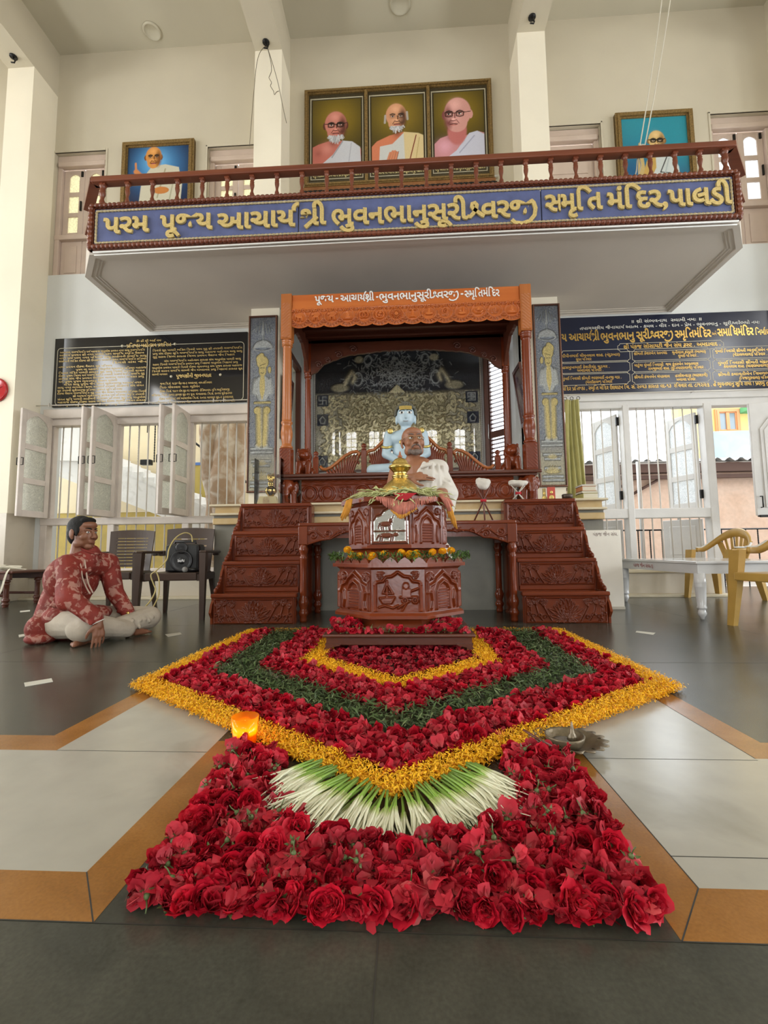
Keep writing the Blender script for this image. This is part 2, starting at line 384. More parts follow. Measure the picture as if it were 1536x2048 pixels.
# ------------------------------------------------------------------ upper doors behind the balcony
pane_up = frosted('frosted_pane_cream', (.78, .74, .56), 25)
pane_sky = frosted('frosted_pane_bright', (.92, .92, .90), 25)  # brighter copy: the sky behind the last door is put into its tint
black_iron = mat('black_iron', (.015, .014, .013), .45, metal=.6)
door_pink = mat('faded_door_paint', (.56, .44, .36), .55, var=(4, .08), bump=(30, .1))
def arch_poly(x0, x1, z0, z1):
    xm = (x0 + x1) / 2; h = (x1 - x0)
    return [(x0, z0), (x1, z0), (x1, z1 - .35 * h), (x1 - .14 * h, z1 - .16 * h), (xm + .16 * h, z1 - .05 * h), (xm, z1), (xm - .16 * h, z1 - .05 * h), (x0 + .14 * h, z1 - .16 * h), (x0, z1 - .35 * h)]
def upper_door(n, x0, x1, pm, solid=False, leaves=2):
    z0, z1 = FL2, (6.90 if n in (1, 4) else 6.85); y = WY + .12
    fr = MB(); t = .075
    fr.box(x0, x0 + t, y - .05, y + .1, z0, z1, 0, .01); fr.box(x1 - t, x1, y - .05, y + .1, z0, z1, 0, .01)
    fr.box(x0, x1, y - .06, y + .1, z1 - .12, z1, 0, .012); fr.box(x0 + .03, x1 - .03, y - .09, y, z1 - .2, z1 - .12, 0, .012)
    fr.box(x0, x1, y - .06, y + .1, z0 + .62, z0 + .70, 0, .01)
    o = struct(fr, 'door_%d' % n, door_pink)
    lw = (x1 - x0 - 2 * t) / leaves
    for k in range(leaves):
        a, b_ = x0 + t + k * lw + .004, x0 + t + (k + 1) * lw - .004
        lf = MB(); pn = MB(); s = .085
        zb, zt = z0 + .70, z1 - .2
        if solid:
            lf.box(a, b_, y, y + .035, zb, zt, 0, .008)
            lf.box(a + s, b_ - s, y - .012, y, zb + .1, zb + .5, 0, .01); lf.prism(arch_poly(a + s, b_ - s, zb + .6, zt - .1), y - .012, y + .002)
        else:
            lf.box(a, a + s, y, y + .035, zb, zt, 0, .006); lf.box(b_ - s, b_, y, y + .035, zb, zt, 0, .006)
            hs = (zt - zb)
            cuts = [zb, zb + hs * .33, zb + hs * .64, zt]
            for i, q in enumerate(cuts): lf.box(a + s - .002, b_ - s + .002, y, y + .035, q - (.0 if i == 0 else .035), q + (.07 if i == 0 else .035) if i < 3 else q, 0, .006)
            ap = arch_poly(a + s, b_ - s, cuts[2] + .03, zt - .06)
            # spandrels over the arched top pane
            lf.prism([ap[2], ap[3], ap[4], ap[5], ((a + b_) / 2, zt - .02), (b_ - s, zt - .02)], y + .004, y + .031)
            lf.prism([ap[5], ap[6], ap[7], ap[8], (a + s, zt - .02), ((a + b_) / 2, zt - .02)], y + .004, y + .031)
            pn.box(a + s - .004, b_ - s + .004, y + .014, y + .02, zb + .05, zt - .02)
        lo = lf.build('door_leaf', door_pink, o)
        if not solid: pn.build('glass_pane', pm, lo)
        if not solid:
            hb = MB(); hb.box(b_ - .05, b_ - .025, y - .02, y, zb + .42, zb + .58, 0, .004); hb.box(b_ - .055, b_ - .02, y - .014, y, zt - .12, zt - .03, 0, .004); hb.build('bolt', black_iron, lo)
        lp = MB(); lp.box(a, b_, y, y + .035, z0, z0 + .62, 0, .008); lp.box(a + .07, b_ - .07, y - .01, y, z0 + .1, z0 + .54, 0, .012); lp.build('lower_panel', door_pink, o)
upper_door(1, -5.43, -4.60, pane_up); upper_door(2, -2.98, -2.105, pane_up); upper_door(3, 2.03, 2.92, pane_up, True, 1); upper_door(4, 4.48, 5.36, pane_sky)
# moulding round the niches
for i, (a, b_, zt) in enumerate([(-5.43, -4.60, 6.90), (-2.98, -2.105, 6.85), (2.03, 2.92, 6.86), (4.48, 5.36, 6.90)]):
    mb_ = MB()
    if i in (1, 3): mb_.box(a - .03, a, WY - .012, WY + .02, FL2, zt + .03, 0, .006)
    if i in (0, 2): mb_.box(b_, b_ + .03, WY - .012, WY + .02, FL2, zt + .03, 0, .006)
    mb_.box(a - .03, b_ + .03 if i > 1 else b_, WY - .012, WY + .02, zt, zt + .035, 0, .006); struct(mb_, 'trim_%d' % (51 + i), paint_up)

# ------------------------------------------------------------------ left window with open shutters
frost_l = frosted('frosted_shutter_glass', (.80, .80, .74), 46)
frost_r = frosted('frosted_shutter_glass_bright', (.80, .82, .82), 42)
rod_m = mat('white_steel_bar', (.62, .58, .52), .35, metal=0)
wd = MB(); y0, y1 = WY - .01, WY + .1
wd.box(-5.33, -2.1, WY - .07, y1, 2.62, 2.76, 0, .012); wd.box(-5.33, -2.1, WY - .03, y1, 2.52, 2.63, 0, .01)
wd.box(-5.33, -2.1, WY - .03, y1, 1.05, 1.155, 0, .01); wd.box(-5.33, -2.1, y0, y1, .345, .42, 0, .008)
for x in (-5.28, -4.27, -3.17, -2.16): wd.box(x - .05, x + .05, WY - .02, y1, .345, 2.62, 0, .01)
win1 = struct(wd, 'window_1', white_wood)
for k, (xa, xb) in enumerate([(-5.23, -4.32), (-4.22, -3.22), (-3.12, -2.21)]):
    nb = 6
    for q in range(nb):
        x = xa + (xb - xa) * (q + 1) / (nb + 1)
        r_ = MB(); r_.tube([(x, WY + .05, .42), (x, WY + .05, 2.53)], .010, 6); r_.build('window_bar', rod_m, win1)
    fr = MB()
    for (za, zb) in ((1.155, 2.52),):
        fr.box(xa, xa + .03, WY, WY + .08, za, zb); fr.box(xb - .03, xb, WY, WY + .08, za, zb)
    fr.build('inner_frame', white_wood, win1)
def shutter(parent, hinge, ang, wdt, z0, z1, wood, glass, flip=1, handle=True):
    """leaf in the local x-z plane, hinge at local x = 0"""
    lf = MB(); s = .075; t = .035; a, b_ = 0.0, wdt
    lf.box(a, a + s, -t / 2, t / 2, z0, z1, 0, .006); lf.box(b_ - s, b_, -t / 2, t / 2, z0, z1, 0, .006)
    hs = z1 - z0; cuts = [z0, z0 + hs * .335, z0 + hs * .655, z1]
    for i, q in enumerate(cuts):
        lf.box(a + s - .002, b_ - s + .002, -t / 2 + .001, t / 2 - .001, q - (0 if i == 0 else .04), q + (.09 if i == 0 else (.04 if i < 3 else 0)), 0, .005)
    ap = arch_poly(a + s, b_ - s, cuts[2] + .04, z1 - .05); xm = (a + b_) / 2
    lf.prism([ap[2], ap[3], ap[4], ap[5], (xm, z1 - .03), (b_ - s, z1 - .03)], -t / 2 + .002, t / 2 - .002)
    lf.prism([ap[5], ap[6], ap[7], ap[8], (a + s, z1 - .03), (xm, z1 - .03)], -t / 2 + .002, t / 2 - .002)
    o = lf.build('shutter', wood, parent, shift=False); o.location = hinge; o.rotation_euler = (0, 0, ang)
    for i in range(3):
        g = MB(); g.box(a + s - .005, b_ - s + .005, -.004, .004, cuts[i] + .03, cuts[i + 1] - .01); g.build('glass_pane', glass, o, shift=False)
    if handle:
        h = MB(); zz = z0 + hs * .47
        h.tube([(wdt - .02, t / 2, zz), (wdt - .02, t / 2 + .03, zz), (wdt - .02, t / 2 + .03, zz + .1), (wdt - .02, t / 2, zz + .1)], .006, 6)
        h.tube([(wdt - .02, -t / 2, zz), (wdt - .02, -t / 2 - .03, zz), (wdt - .02, -t / 2 - .03, zz + .1), (wdt - .02, -t / 2, zz + .1)], .006, 6)
        h.build('shutter_handle', black_iron, o, shift=False)
    return o
for (hx, a1, a2) in [(-5.26, None, -93), (-4.27, -104, -91), (-3.17, -106, -88)]:
    shutter(win1, (hx + .03, WY - .02, 0), math.radians(a2), .50, 1.15, 2.64, white_wood, frost_l)
    if a1: shutter(win1, (hx - .04, WY - .02, 0), math.radians(a1 + 4), .50, 1.15, 2.64, white_wood, frost_l)
cr_ = MB(); cr_.tube([(-5.4, WY - .12, 2.80), (-2.2, WY - .12, 2.80)], .008, 6)
for x in (-5.2, -4.75, -3.7, -2.75, -2.6): cr_.tube([(x, WY - .07, 2.80), (x, WY - .13, 2.83), (x + .01, WY - .15, 2.77)], .005, 5)
tag(cr_.build('curtain_rod', rod_m), 'thin white curtain rod with hooks running above the left window', 'curtain rod')

# ------------------------------------------------------------------ right window and doorway
wd = MB()
wd.box(2.05, 5.4, WY - .05, WY + .12, 2.66, 2.768, 0, .012); wd.box(2.05, 5.4, WY - .02, WY + .12, 2.56, 2.67, 0, .01)
wd.box(2.05, 4.10, WY - .02, WY + .12, 1.03, 1.16, 0, .01); wd.box(2.05, 4.10, WY - .01, WY + .12, .345, .42, 0, .008)
for x, w_ in ((3.03, .045), (4.12, .055), (5.36, .04)): wd.box(x - w_, x + w_, WY - .03, WY + .12, (.345 if x < 4 else 0), 2.6, 0, .01)
win2 = struct(wd, 'window_2', white_wood_r)
for (xa, xb, nb) in [(2.05, 2.985, 6), (3.075, 4.065, 7)]:
    for q in range(nb):
        x = xa + (xb - xa) * (q + 1) / (nb + 1)
        r_ = MB(); r_.tube([(x, WY + .03, .42), (x, WY + .03, 2.57)], .009, 6); r_.build('window_bar', rod_m, win2)
for hx in (2.97, 4.05):
    shutter(win2, (hx, WY + .13, 0), math.radians(180 - 72), .50, 1.17, 2.52, white_wood_r, frost_r, handle=False)
    lp = MB(); lp.box(0, .5, -.016, .016, .43, 1.02, 0, .006); lp.box(.08, .42, -.022, .022, .52, .93, 0, .01)
    o = lp.build('lower_shutter', white_wood_r, win2, shift=False); o.location = (hx, WY + .13, 0); o.rotation_euler = (0, 0, math.radians(180 - 50))
    hg = MB()
    for zz in (1.3, 2.35): hg.box(hx - .02, hx + .04, WY + .095, WY + .13, zz, zz + .12, 0, .004)
    hg.build('hinge', black_iron, win2)
# open upper leaf of the doorway
dl = MB(); A0 = at(1497, 836, Y=5.95); zt, zb = 2.47, 1.02
dl.box(0, .95, -.02, .02, zb, zt, 0, .006)
dl.prism(arch_poly(.10, .85, zb + .1, zt - .08), -.034, -.018); dl.prism(arch_poly(.14, .81, zb + .14, zt - .13), -.042, -.03)
do = dl.build('door_5', white_wood_r, shift=False); do['kind'] = 'structure'; do.location = (A0.x, A0.y, 0); do.rotation_euler = (0, 0, math.radians(-8))
h = MB(); h.tube([(.05, -.02, 1.12), (.05, -.06, 1.12), (.05, -.06, 1.26), (.05, -.02, 1.26)], .008, 6); h.build('door_handle', black_iron, do, shift=False)
h = MB(); h.tube([(.0, -.03, 1.01), (.2, -.03, 1.01)], .010, 6); h.box(.02, .16, -.045, -.02, .995, 1.025, 0, .004); h.build('bolt', black_iron, do, shift=False)

# ------------------------------------------------------------------ altar recess behind the throne
BY = 7.25; SXL, SXR = -1.72, 1.60
rec = MB()
rec.box(SXL - .12, 1.30, BY, BY + .15, 0, 4.6); rec.box(SXL - .12, SXR + .12, WY + .2, BY + .1, 4.2, 4.4)
struct(rec, 'wall_recess', paint_lo)
rec = MB(); rec.box(SXL - .12, SXL, WY + .26, 6.42, 1.126, 4.2); rec.box(SXL - .12, SXL, 7.05, BY, 1.126, 4.2); rec.box(SXL - .12, SXL, 6.42, 7.05, 3.55, 4.2)
struct(rec, 'wall_recess_left', paint_lo)
rec = MB(); rec.box(SXR, SXR + .12, WY + .26, 6.86, 1.126, 4.2)
struct(rec, 'wall_recess_right', paint_lo)
teak = mat('brown_door_wood', (.085, .028, .017), .35, streak=(2, 14, (.14, .048, .028)))
# left: brown doorway opening on a cream passage
dr = MB()
for (ya, yb) in ((6.40, 6.48), (6.99, 7.07)): dr.box(SXL - .05, SXL + .03, ya, yb, 1.126, 3.6, 0, .008)
dr.box(SXL - .05, SXL + .03, 6.40, 7.07, 3.52, 3.62, 0, .008); struct(dr, 'door_6', teak)
ps = MB(); ps.box(-2.3, SXL - .12, BY + .5, BY + .6, 0, 4.4); ps.box(-2.35, -2.25, WY + .3, BY + .6, 0, 4.4); struct(ps, 'wall_passage', mat('passage_paint', (.70, .63, .46), .8))
# right: a louvred door leaf standing ajar across the corner, daylight behind it
LA, LB = Vector((1.325, 7.20, 0)), Vector((1.600, 6.90, 0)); ld_ = (LB - LA); LW = ld_.length; ld_.normalize(); ln_ = Vector((ld_.y, -ld_.x, 0))
def lpt(u, n_, z): p = LA + ld_ * u + ln_ * n_; return (p.x, p.y, z)
def lbox(mb, u0, u1, n0, n1, z0, z1):
    mb.add([lpt(u0, n0, z0), lpt(u1, n0, z0), lpt(u1, n1, z0), lpt(u0, n1, z0), lpt(u0, n0, z1), lpt(u1, n0, z1), lpt(u1, n1, z1), lpt(u0, n1, z1)], [(0, 3, 2, 1), (4, 5, 6, 7), (0, 1, 5, 4), (1, 2, 6, 5), (2, 3, 7, 6), (3, 0, 4, 7)])
lv = MB()
for (a, b_) in ((0, .05), (LW - .05, LW)): lbox(lv, a, b_, -.02, .02, 1.5, 3.75)
for (za, zb) in ((3.68, 3.75), (2.40, 2.50), (1.5, 1.6)): lbox(lv, .05, LW - .05, -.02, .02, za, zb)
for k in range(32):
    z = 1.62 + k * .066
    if 2.36 < z < 2.49 or z > 3.64: continue
    P = [(.018, z), (.014, z - .006), (-.018, z + .026), (-.014, z + .032)]
    lv.add([lpt(u, n_, zz) for u in (.05, LW - .05) for (n_, zz) in P], [(0, 1, 2, 3), (7, 6, 5, 4), (0, 4, 5, 1), (1, 5, 6, 2), (2, 6, 7, 3), (3, 7, 4, 0)], 0)
lo_ = struct(lv, 'window_3', teak)
hh = MB(); hh.tube([lpt(.025, .03, 2.38), lpt(.025, .05, 2.40), lpt(.025, .05, 2.62)], .008, 6); hh.build('bolt', mat('steel', (.6, .6, .58), .3, metal=1), lo_)
pj = MB(); pj.box(1.262, 1.325, BY - .10, BY + .02, 1.15, 4.2, 0, .006); pj.box(1.58, 1.66, 6.84, 6.90, 1.15, 4.2, 0, .006); struct(pj, 'door_7', teak)

# stone platform carrying the throne
pf = MB()
pf.box(-2.12, 2.05, 4.86, BY, 0, .93, 2); pf.box(-2.12, 2.05, 4.80, BY, .93, 1.0, 1, .01); pf.box(-2.12, 2.05, 4.84, BY, 1.0, 1.03, 2); pf.box(-2.14, 2.07, 4.78, BY, 1.03, 1.055, 3, .008)
pf.box(-2.10, 2.03, 4.82, BY, 1.055, 1.125, 1); pf.box(-2.15, 2.08, 4.77, BY, 1.125, 1.15, 3, .01)
PT = 1.15
struct(pf, 'floor_platform', [stone_grey, stone_tan, stone_grey, stone_cream])

# ================================================================== LETTERING
_gc = {}
def glyph(ch, res=3, off=0.0):
    k = (ch, res, off)
    if k in _gc: return _gc[k]
    def raw(t):
        cu = bpy.data.curves.new('t', 'FONT'); cu.body = t; cu.resolution_u = res; cu.offset = off; cu.size = 1.0
        o = bpy.data.objects.new('t', cu); COL.objects.link(o)
        dg = bpy.context.evaluated_depsgraph_get(); dg.update()
        me = bpy.data.meshes.new_from_object(o.evaluated_get(dg))
        v = np.array([x.co[:2] for x in me.vertices]).reshape(-1, 2); f = [tuple(p.vertices) for p in me.polygons]
        bpy.data.objects.remove(o); bpy.data.curves.remove(cu); bpy.data.meshes.remove(me)
        return v, f
    if '..' not in _gc: _gc['..'] = 0; _gc['..'] = {}
    wd_ = _gc['..']
    if (res, off) not in wd_: wd_[(res, off)] = raw('..')[0][:, 0].max()
    adv = raw('.' + ch + '.')[0][:, 0].max() - wd_[(res, off)]
    v, f = raw(ch) if ch.strip() else (np.zeros((0, 2)), [])
    _gc[k] = (v, f, adv); return _gc[k]
def clip_right(v, f, xc_):
    """keep what lies left of xc_: the half form of a letter without its right stem"""
    bm = bmesh.new(); vs_ = [bm.verts.new((a, b_, 0)) for a, b_ in v]
    for q in f:
        try: bm.faces.new([vs_[i] for i in q])
        except ValueError: pass
    bmesh.ops.bisect_plane(bm, geom=bm.verts[:] + bm.edges[:] + bm.faces[:], plane_co=(xc_, 0, 0), plane_no=(1, 0, 0), clear_outer=True)
    bm.verts.index_update(); r = (np.array([x.co[:2] for x in bm.verts]).reshape(-1, 2), [tuple(x.index for x in p.verts) for p in bm.faces]); bm.free(); return r
def stroke_poly(pts, wd_):
    V = []; n = len(pts)
    for i, (x, y) in enumerate(pts):
        a = pts[max(i - 1, 0)]; b_ = pts[min(i + 1, n - 1)]; dx, dy = b_[0] - a[0], b_[1] - a[1]; l = math.hypot(dx, dy) + 1e-9
        V += [(x - dy / l * wd_ / 2, y + dx / l * wd_ / 2), (x + dy / l * wd_ / 2, y - dx / l * wd_ / 2)]
    return np.array(V), [(2 * i, 2 * i + 1, 2 * i + 3, 2 * i + 2) for i in range(n - 1)]
STEM = set('સશષનતમપયવચધભગખઘણબલથ')
VIR = '\u0acd'
def is_cons(c_): return '\u0a95' <= c_ <= '\u0ab9'
def shape(txt, res=3, off=0.0, sw=.09):
    V = []; Fc = []; n = 0; x = 0.0
    zs = []
    def put(v, f, dx, dy=0):
        nonlocal n
        if len(v) == 0: return
        zs.append(np.full(len(v), float(len(zs) % 3)))
        V.append(v + np.array([dx, dy])); Fc.extend([tuple(i + n for i in q) for q in f]); n += len(v)
    i = 0; L = len(txt)
    while i < L:
        ch = txt[i]
        if not is_cons(ch):
            v, f, a = glyph(ch, res, off); put(v, f, x); x += a; i += 1; continue
        cl = []; reph = False
        while i < L and is_cons(txt[i]):
            if i + 1 < L and txt[i + 1] == VIR:
                if txt[i] == 'ર' and not cl and i + 2 < L and is_cons(txt[i + 2]): reph = True
                else: cl.append((txt[i], True))
                i += 2
                if not (i < L and is_cons(txt[i])): break
            else: cl.append((txt[i], False)); i += 1; break
        mt = []
        while i < L and ('\u0abe' <= txt[i] <= '\u0acc' or '\u0a81' <= txt[i] <= '\u0a83'): mt.append(txt[i]); i += 1
        if 'િ' in mt:
            v, f, a = glyph('િ', res, off); put(v, f, x); x += a; mt.remove('િ')
        rak = len(cl) > 1 and cl[-1][0] == 'ર'
        if rak: cl = cl[:-1]; cl[-1] = (cl[-1][0], False)
        for (c_, half) in cl:
            v, f, a = glyph(c_, res, off)
            if half and c_ == 'શ' and cl[-1][0] == 'વ':
                sv, sf = stroke_poly([(x + a_, b_) for a_, b_ in ((.0, .10), (.10, .08), (.22, .20), (.34, .40), (.36, .52), (.29, .61), (.19, .58), (.17, .47), (.25, .36), (.40, .24), (.54, .12), (.62, .08))], sw); put(sv, sf, 0); x += .50
            elif half and c_ in STEM:
                xc_ = v[:, 0].max() - .14; v2, f2 = clip_right(v, f, xc_); put(v2, f2, x); x += xc_ + .0
            elif half: put(v, f, x); x += a - .06
            else:
                put(v, f, x); xr = x + v[:, 0].max(); x += a
        if rak: sv, sf = stroke_poly([(xr - .06, .30), (xr - .26, .12), (xr - .5, -.10)], sw); put(sv, sf, 0)
        if cl and cl[-1][0] == 'જ' and 'ી' in mt:
            mt.remove('ી'); xl = x - .86
            sv, sf = stroke_poly([(xl + .10, -.12), (xl + .22, -.24), (xl + .48, -.28), (xl + .74, -.20), (xl + .92, .02), (xl + .96, .28), (xl + .90, .50), (xl + .80, .60)], sw); put(sv, sf, 0); x += .12
        for c_ in mt:
            v, f, a = glyph(c_, res, off); put(v, f, x); x += a
        if reph:
            sv, sf = stroke_poly([(xr - .05, .58), (xr - .06, .70), (xr - .02, .80), (xr + .06, .85), (xr + .12, .84)], sw); put(sv, sf, 0)
    shape.z = np.concatenate(zs)[:, None] if zs else None
    if not V: return np.zeros((0, 2)), [], x
    return np.concatenate(V), Fc, x
def put_text(mb, txt, o, width=None, size=.1, ux=(1, 0, 0), uz=(0, 0, 1), m=0, off=0.0, res=3, lift=.002, depth=0.0, align='l', sw=.09):
    m = 0
    """lays a line of lettering on a surface; o = start of the baseline; depth > 0 makes solid raised letters"""
    v, f, adv = shape(txt, res, off, sw)
    if len(v) == 0: return
    ux = np.array(ux, float); uz = np.array(uz, float); nr = np.cross(ux, uz)
    sx = size if width is None else width / adv
    x0 = 0 if align == 'l' else (-adv * sx / 2 if align == 'c' else -adv * sx)
    P = np.array(o, float) + (v[:, :1] * sx + x0) * ux + v[:, 1:] * size * uz
    P = P + shape.z * (.0022 if depth > 0 else .0004) * nr      # neighbouring strokes never share a plane
    def flipped(q):
        a, b_, c_ = v[q[0]], v[q[1]], v[q[2]]; return (b_[0] - a[0]) * (c_[1] - a[1]) - (b_[1] - a[1]) * (c_[0] - a[0]) < 0
    f = [tuple(reversed(q)) if flipped(q) else q for q in f]
    if depth <= 0: mb.add(P + nr * lift, f, m)
    else:
        N = len(P); cnt = {}
        for q in f:
            for a, b_ in zip(q, q[1:] + q[:1]):
                k = (a, b_) if a < b_ else (b_, a); cnt.setdefault(k, []).append((a, b_))
        side = [(b_, a, a + N, b_ + N) for k, l in cnt.items() if len(l) == 1 for a, b_ in l]
        mb.add(np.concatenate([P + nr * (lift + depth), P + nr * lift]), f + side, m)

# ---- balcony valance banner with its raised letters
BYF = 4.512
silk = mat('blue_silk', (.085, .105, .235), .55, var=(7, .25), bump=(9, .5))
gold_cloth = mat('gold_brocade', (.62, .47, .18), .42, metal=.35, var=(90, .25), bump=(160, .5))
gold_trim = mat('gold_dotted_lace', (.46, .38, .22), .45, metal=.3, var=(60, .3), bump=(90, .6))
dwood = mat('dark_red_wood', (.125, .030, .015), .28, streak=(0, 9, (.20, .055, .024)), bump=(30, .05))
dwood_v = mat('dark_red_wood_upright', (.125, .030, .015), .28, streak=(2, 9, (.20, .055, .024)), bump=(30, .05))
ban = thing('balcony_banner', 'long blue silk banner with raised golden lettering along the balcony front', 'banner', (0, BYF, 3.96))
XL, XR, ZB, ZT = -3.42, 3.41, 3.962, 4.435
b_ = MB()
for (a, c_) in ((XL + .03, -1.125), (-1.115, 1.44), (1.45, XR - .03)): b_.box(a, c_, BYF, BYF + .03, ZB + .02, ZT - .02, 0, .006)
b_.build('cloth', silk, ban)
t_ = MB()
def rope_bead(mb, p0, p1, r, step, m=0):
    p0, p1 = Vector(p0), Vector(p1); n = max(2, int((p1 - p0).length / step))
    d_ = (p1 - p0) / n
    pts = []; rs = []
    for i in range(n):
        for t, k in ((0, .62), (.3, 1), (.7, 1)): pts.append(p0 + d_ * (i + t)); rs.append(r * k)
    mb.tube(pts, rs, 6, m)
for (z, zz) in ((ZB + .055, 1), (ZT - .05, 1)): rope_bead(t_, (XL + .05, BYF - .006, z), (XR - .05, BYF - .006, z), .014, .04)
for x in (XL + .055, XR - .055): rope_bead(t_, (x, BYF - .006, ZB + .05), (x, BYF - .006, ZT - .05), .014, .04)
t_.build('lace_border', gold_trim, ban)
for (s_, a, c_, base, sz) in [('પરમ', 210, 299, 467.5, .235), ('પૂજ્ય', 323, 425, 462, .235), ('આચાર્ય', 436, 590, 458, .235), ('શ્રી', 600, 652, 452, .235), ('ભુવનભાનુસૂરીશ્વરજી', 663, 1072, 444, .235), ('સ્મૃતિ', 1090, 1203, 423, .235), ('મંદિર,', 1213, 1334, 418, .235), ('પાલડી', 1336, 1460, 412.5, .235)]:
    A = at(a, base + (768 - 768) , Y=BYF); B = at(c_, base, Y=BYF)
    Am = at((a + c_) / 2, base, Y=BYF)
    lt = MB(); put_text(lt, s_, (A.x, BYF - .002, Am.z), width=(B.x - A.x), size=sz * 1.22, off=.03, res=5, depth=.022, sw=.14); lt.build('lettering', gold_cloth, ban)
# moulded rails that frame the banner
rl = thing('balcony_railing', 'low dark wooden balustrade of turned spindles above the blue banner', 'railing', (0, BYF, 4.44))
r_ = MB()
rope_bead(r_, (XL - .02, BYF - .01, 4.452), (XR + .02, BYF - .01, 4.452), .024, .05); r_.box(XL - .02, XR + .02, BYF, BYF + .05, 4.43, 4.475, 0, .006)
rope_bead(r_, (XL - .03, BYF - .012, 3.972), (XR + .03, BYF - .012, 3.972), .028, .05); r_.box(XL - .03, XR + .03, BYF, BYF + .05, 3.95, 3.995, 0, .006)
for x in (XL - .01, XR + .01):
    rope_bead(r_, (x, BYF - .01, 3.97), (x, BYF - .01, 4.45), .028, .05); r_.box(x - .03, x + .03, BYF, BYF + .05, 3.95, 4.47, 0, .006)
r_.build('rope_moulding', dwood, rl)
hr = MB()
hp = [(XL - .36, 4.92), (XL - .01, BYF + .03), (XR + .0, BYF + .03), (XR + .36, 4.92)]
hr.box(XL - .03, XR + .03, BYF - .02, BYF + .08, 4.735, 4.80, 0, .01)
for (p, q) in ((hp[0], hp[1]), (hp[2], hp[3])):
    dx, dy = q[0] - p[0], q[1] - p[1]; l = math.hypot(dx, dy); nx_, ny_ = -dy / l * .05, dx / l * .05
    P = [(p[0] + nx_, p[1] + ny_), (q[0] + nx_, q[1] + ny_), (q[0] - nx_, q[1] - ny_), (p[0] - nx_, p[1] - ny_)]
    hr.prism(P, 4.735, 4.80, 'z')
    nx_, ny_ = nx_ * .5, ny_ * .5
    hr.prism([(p[0] + nx_, p[1] + ny_), (q[0] + nx_, q[1] + ny_), (q[0] - nx_, q[1] - ny_), (p[0] - nx_, p[1] - ny_)], 4.43, 4.475, 'z')
    hr.box(p[0] - .03, p[0] + .03, p[1] - .03, p[1] + .03, 4.40, 4.74) if 0 else None
hr.build('handrail', dwood, rl)
SP = [(.024, 0), (.024, .03), (.018, .04), (.023, .06), (.024, .085), (.016, .105), (.013, .125), (.017, .15), (.0235, .175), (.025, .20), (.019, .215), (.024, .225), (.017, .24), (.022, .25), (.026, .262), (.026, .30)]
xs = [at(x, 390 - (x - 800) * .045, Y=BYF + .03).x for x in np.linspace(204, 1453, 26)]
for i, x in enumerate(xs):
    q = MB(); k = 1.35 if i in (0, 25) else 1.0
    q.lathe([(r * k, z) for r, z in SP[1:]], (x, BYF + .03, 4.44), 12); q.box(x - .026 * k, x + .026 * k, BYF + .004, BYF + .056, 4.47, 4.495, 0, .003); q.box(x - .026 * k, x + .026 * k, BYF + .004, BYF + .056, 4.712, 4.74, 0, .003)
    q.build('spindle', dwood_v, rl)
# cable and small bulbs clipped below the banner
cb = MB(); cb.tube([(XL + .02, BYF + .01, 3.925), (-1, BYF + .0, 3.93), (1.2, BYF - .005, 3.93), (XR, BYF + .005, 3.93)], .010, 6)
cb.tube([(XL + .02, BYF + .03, 3.905), (0, BYF + .02, 3.91), (XR, BYF + .03, 3.91)], .007, 6)
tag(cb.build('lighting_cable', mat('white_plastic', (.72, .70, .66), .4)), 'white cable run clipped under the blue banner on the balcony edge', 'cable')

# ---- left and right black donor boards
board_m = mat('black_glass_board', (.010, .010, .012), .07, spec=.6, var=(3, .1))
board_b = mat('navy_board', (.013, .017, .038), .16, spec=.5, var=(3, .12))
gold_ink = mat('gold_ink', (.56, .40, .13), .4, metal=.2)
gold_leaf = mat('gold_leaf', (.62, .40, .10), .3, metal=.7)
white_ink = mat('white_ink', (.72, .72, .66), .5)
pool = 'શ્રી સંઘ પ્રતિષ્ઠા મહોત્સવ આચાર્ય ભગવંત ભુવનભાનુ સૂરીશ્વરજી મહારાજ સાહેબની પાવન નિશ્રામાં સ્મૃતિ મંદિર સમાધિ અમદાવાદ પાલડી જૈન સંવત દિવસે પ્રભુ ગુરુ શિષ્ય ચાતુર્માસ દીક્ષા પરિવાર તપસ્વી સુદ વદ સકલ નગર વિહાર શાસન ભક્તિ ધર્મ પરમ પૂજ્ય ગચ્છાધિપતિ પ્રવચન સૂરિ સાધુ સાધ્વી ઉપાશ્રય કારતક માગસર વૈશાખ'.split()
bl = thing('donor_board', 'black board of golden writing above the left window', 'board', (-3.78, WY, 2.79))
q = MB(); BX0, BX1, BZ0, BZ1 = -5.235, -2.30, 2.80, 3.855
q.box(BX0, BX1, WY - .035, WY, BZ0, BZ1, 0, .006); q.build('panel', board_m, bl)
q = MB(); yb = WY - .035
def px_text(mb, s_, x0, x1, y, Y, size, off=0, m=0, res=2, sw=.09, lift=.002):
    A = at(x0, y, Y=Y); B = at(x1, y, Y=Y); C_ = at((x0 + x1) / 2, y, Y=Y)
    put_text(mb, s_, (A.x, Y, C_.z), width=B.x - A.x, size=size, off=off, m=m, res=res, sw=sw, lift=lift)
def bx(u, v): return 110 + u * .2539, 650 + v * .2539          # pixel on the left board crop
def bline(s_, u0, u1, v0, size, v1=None, off=.012):
    a = bx(u0, v0); b2 = bx(u1, v0 if v1 is None else v1)
    px_text(q, s_, a[0], b2[0], (a[1] + b2[1]) / 2, yb, size, off)
bline('ૐ હ્રીં શ્રી અર્હં નમઃ', 640, 840, 131, .042); bline('પ્રતિષ્ઠા મહોત્સવ પ્રશસ્તિ', 565, 915, 172, .078, off=.02)
rr = random.Random(3)
def words(n):
    return ' '.join(rr.choice(pool) for _ in range(n))
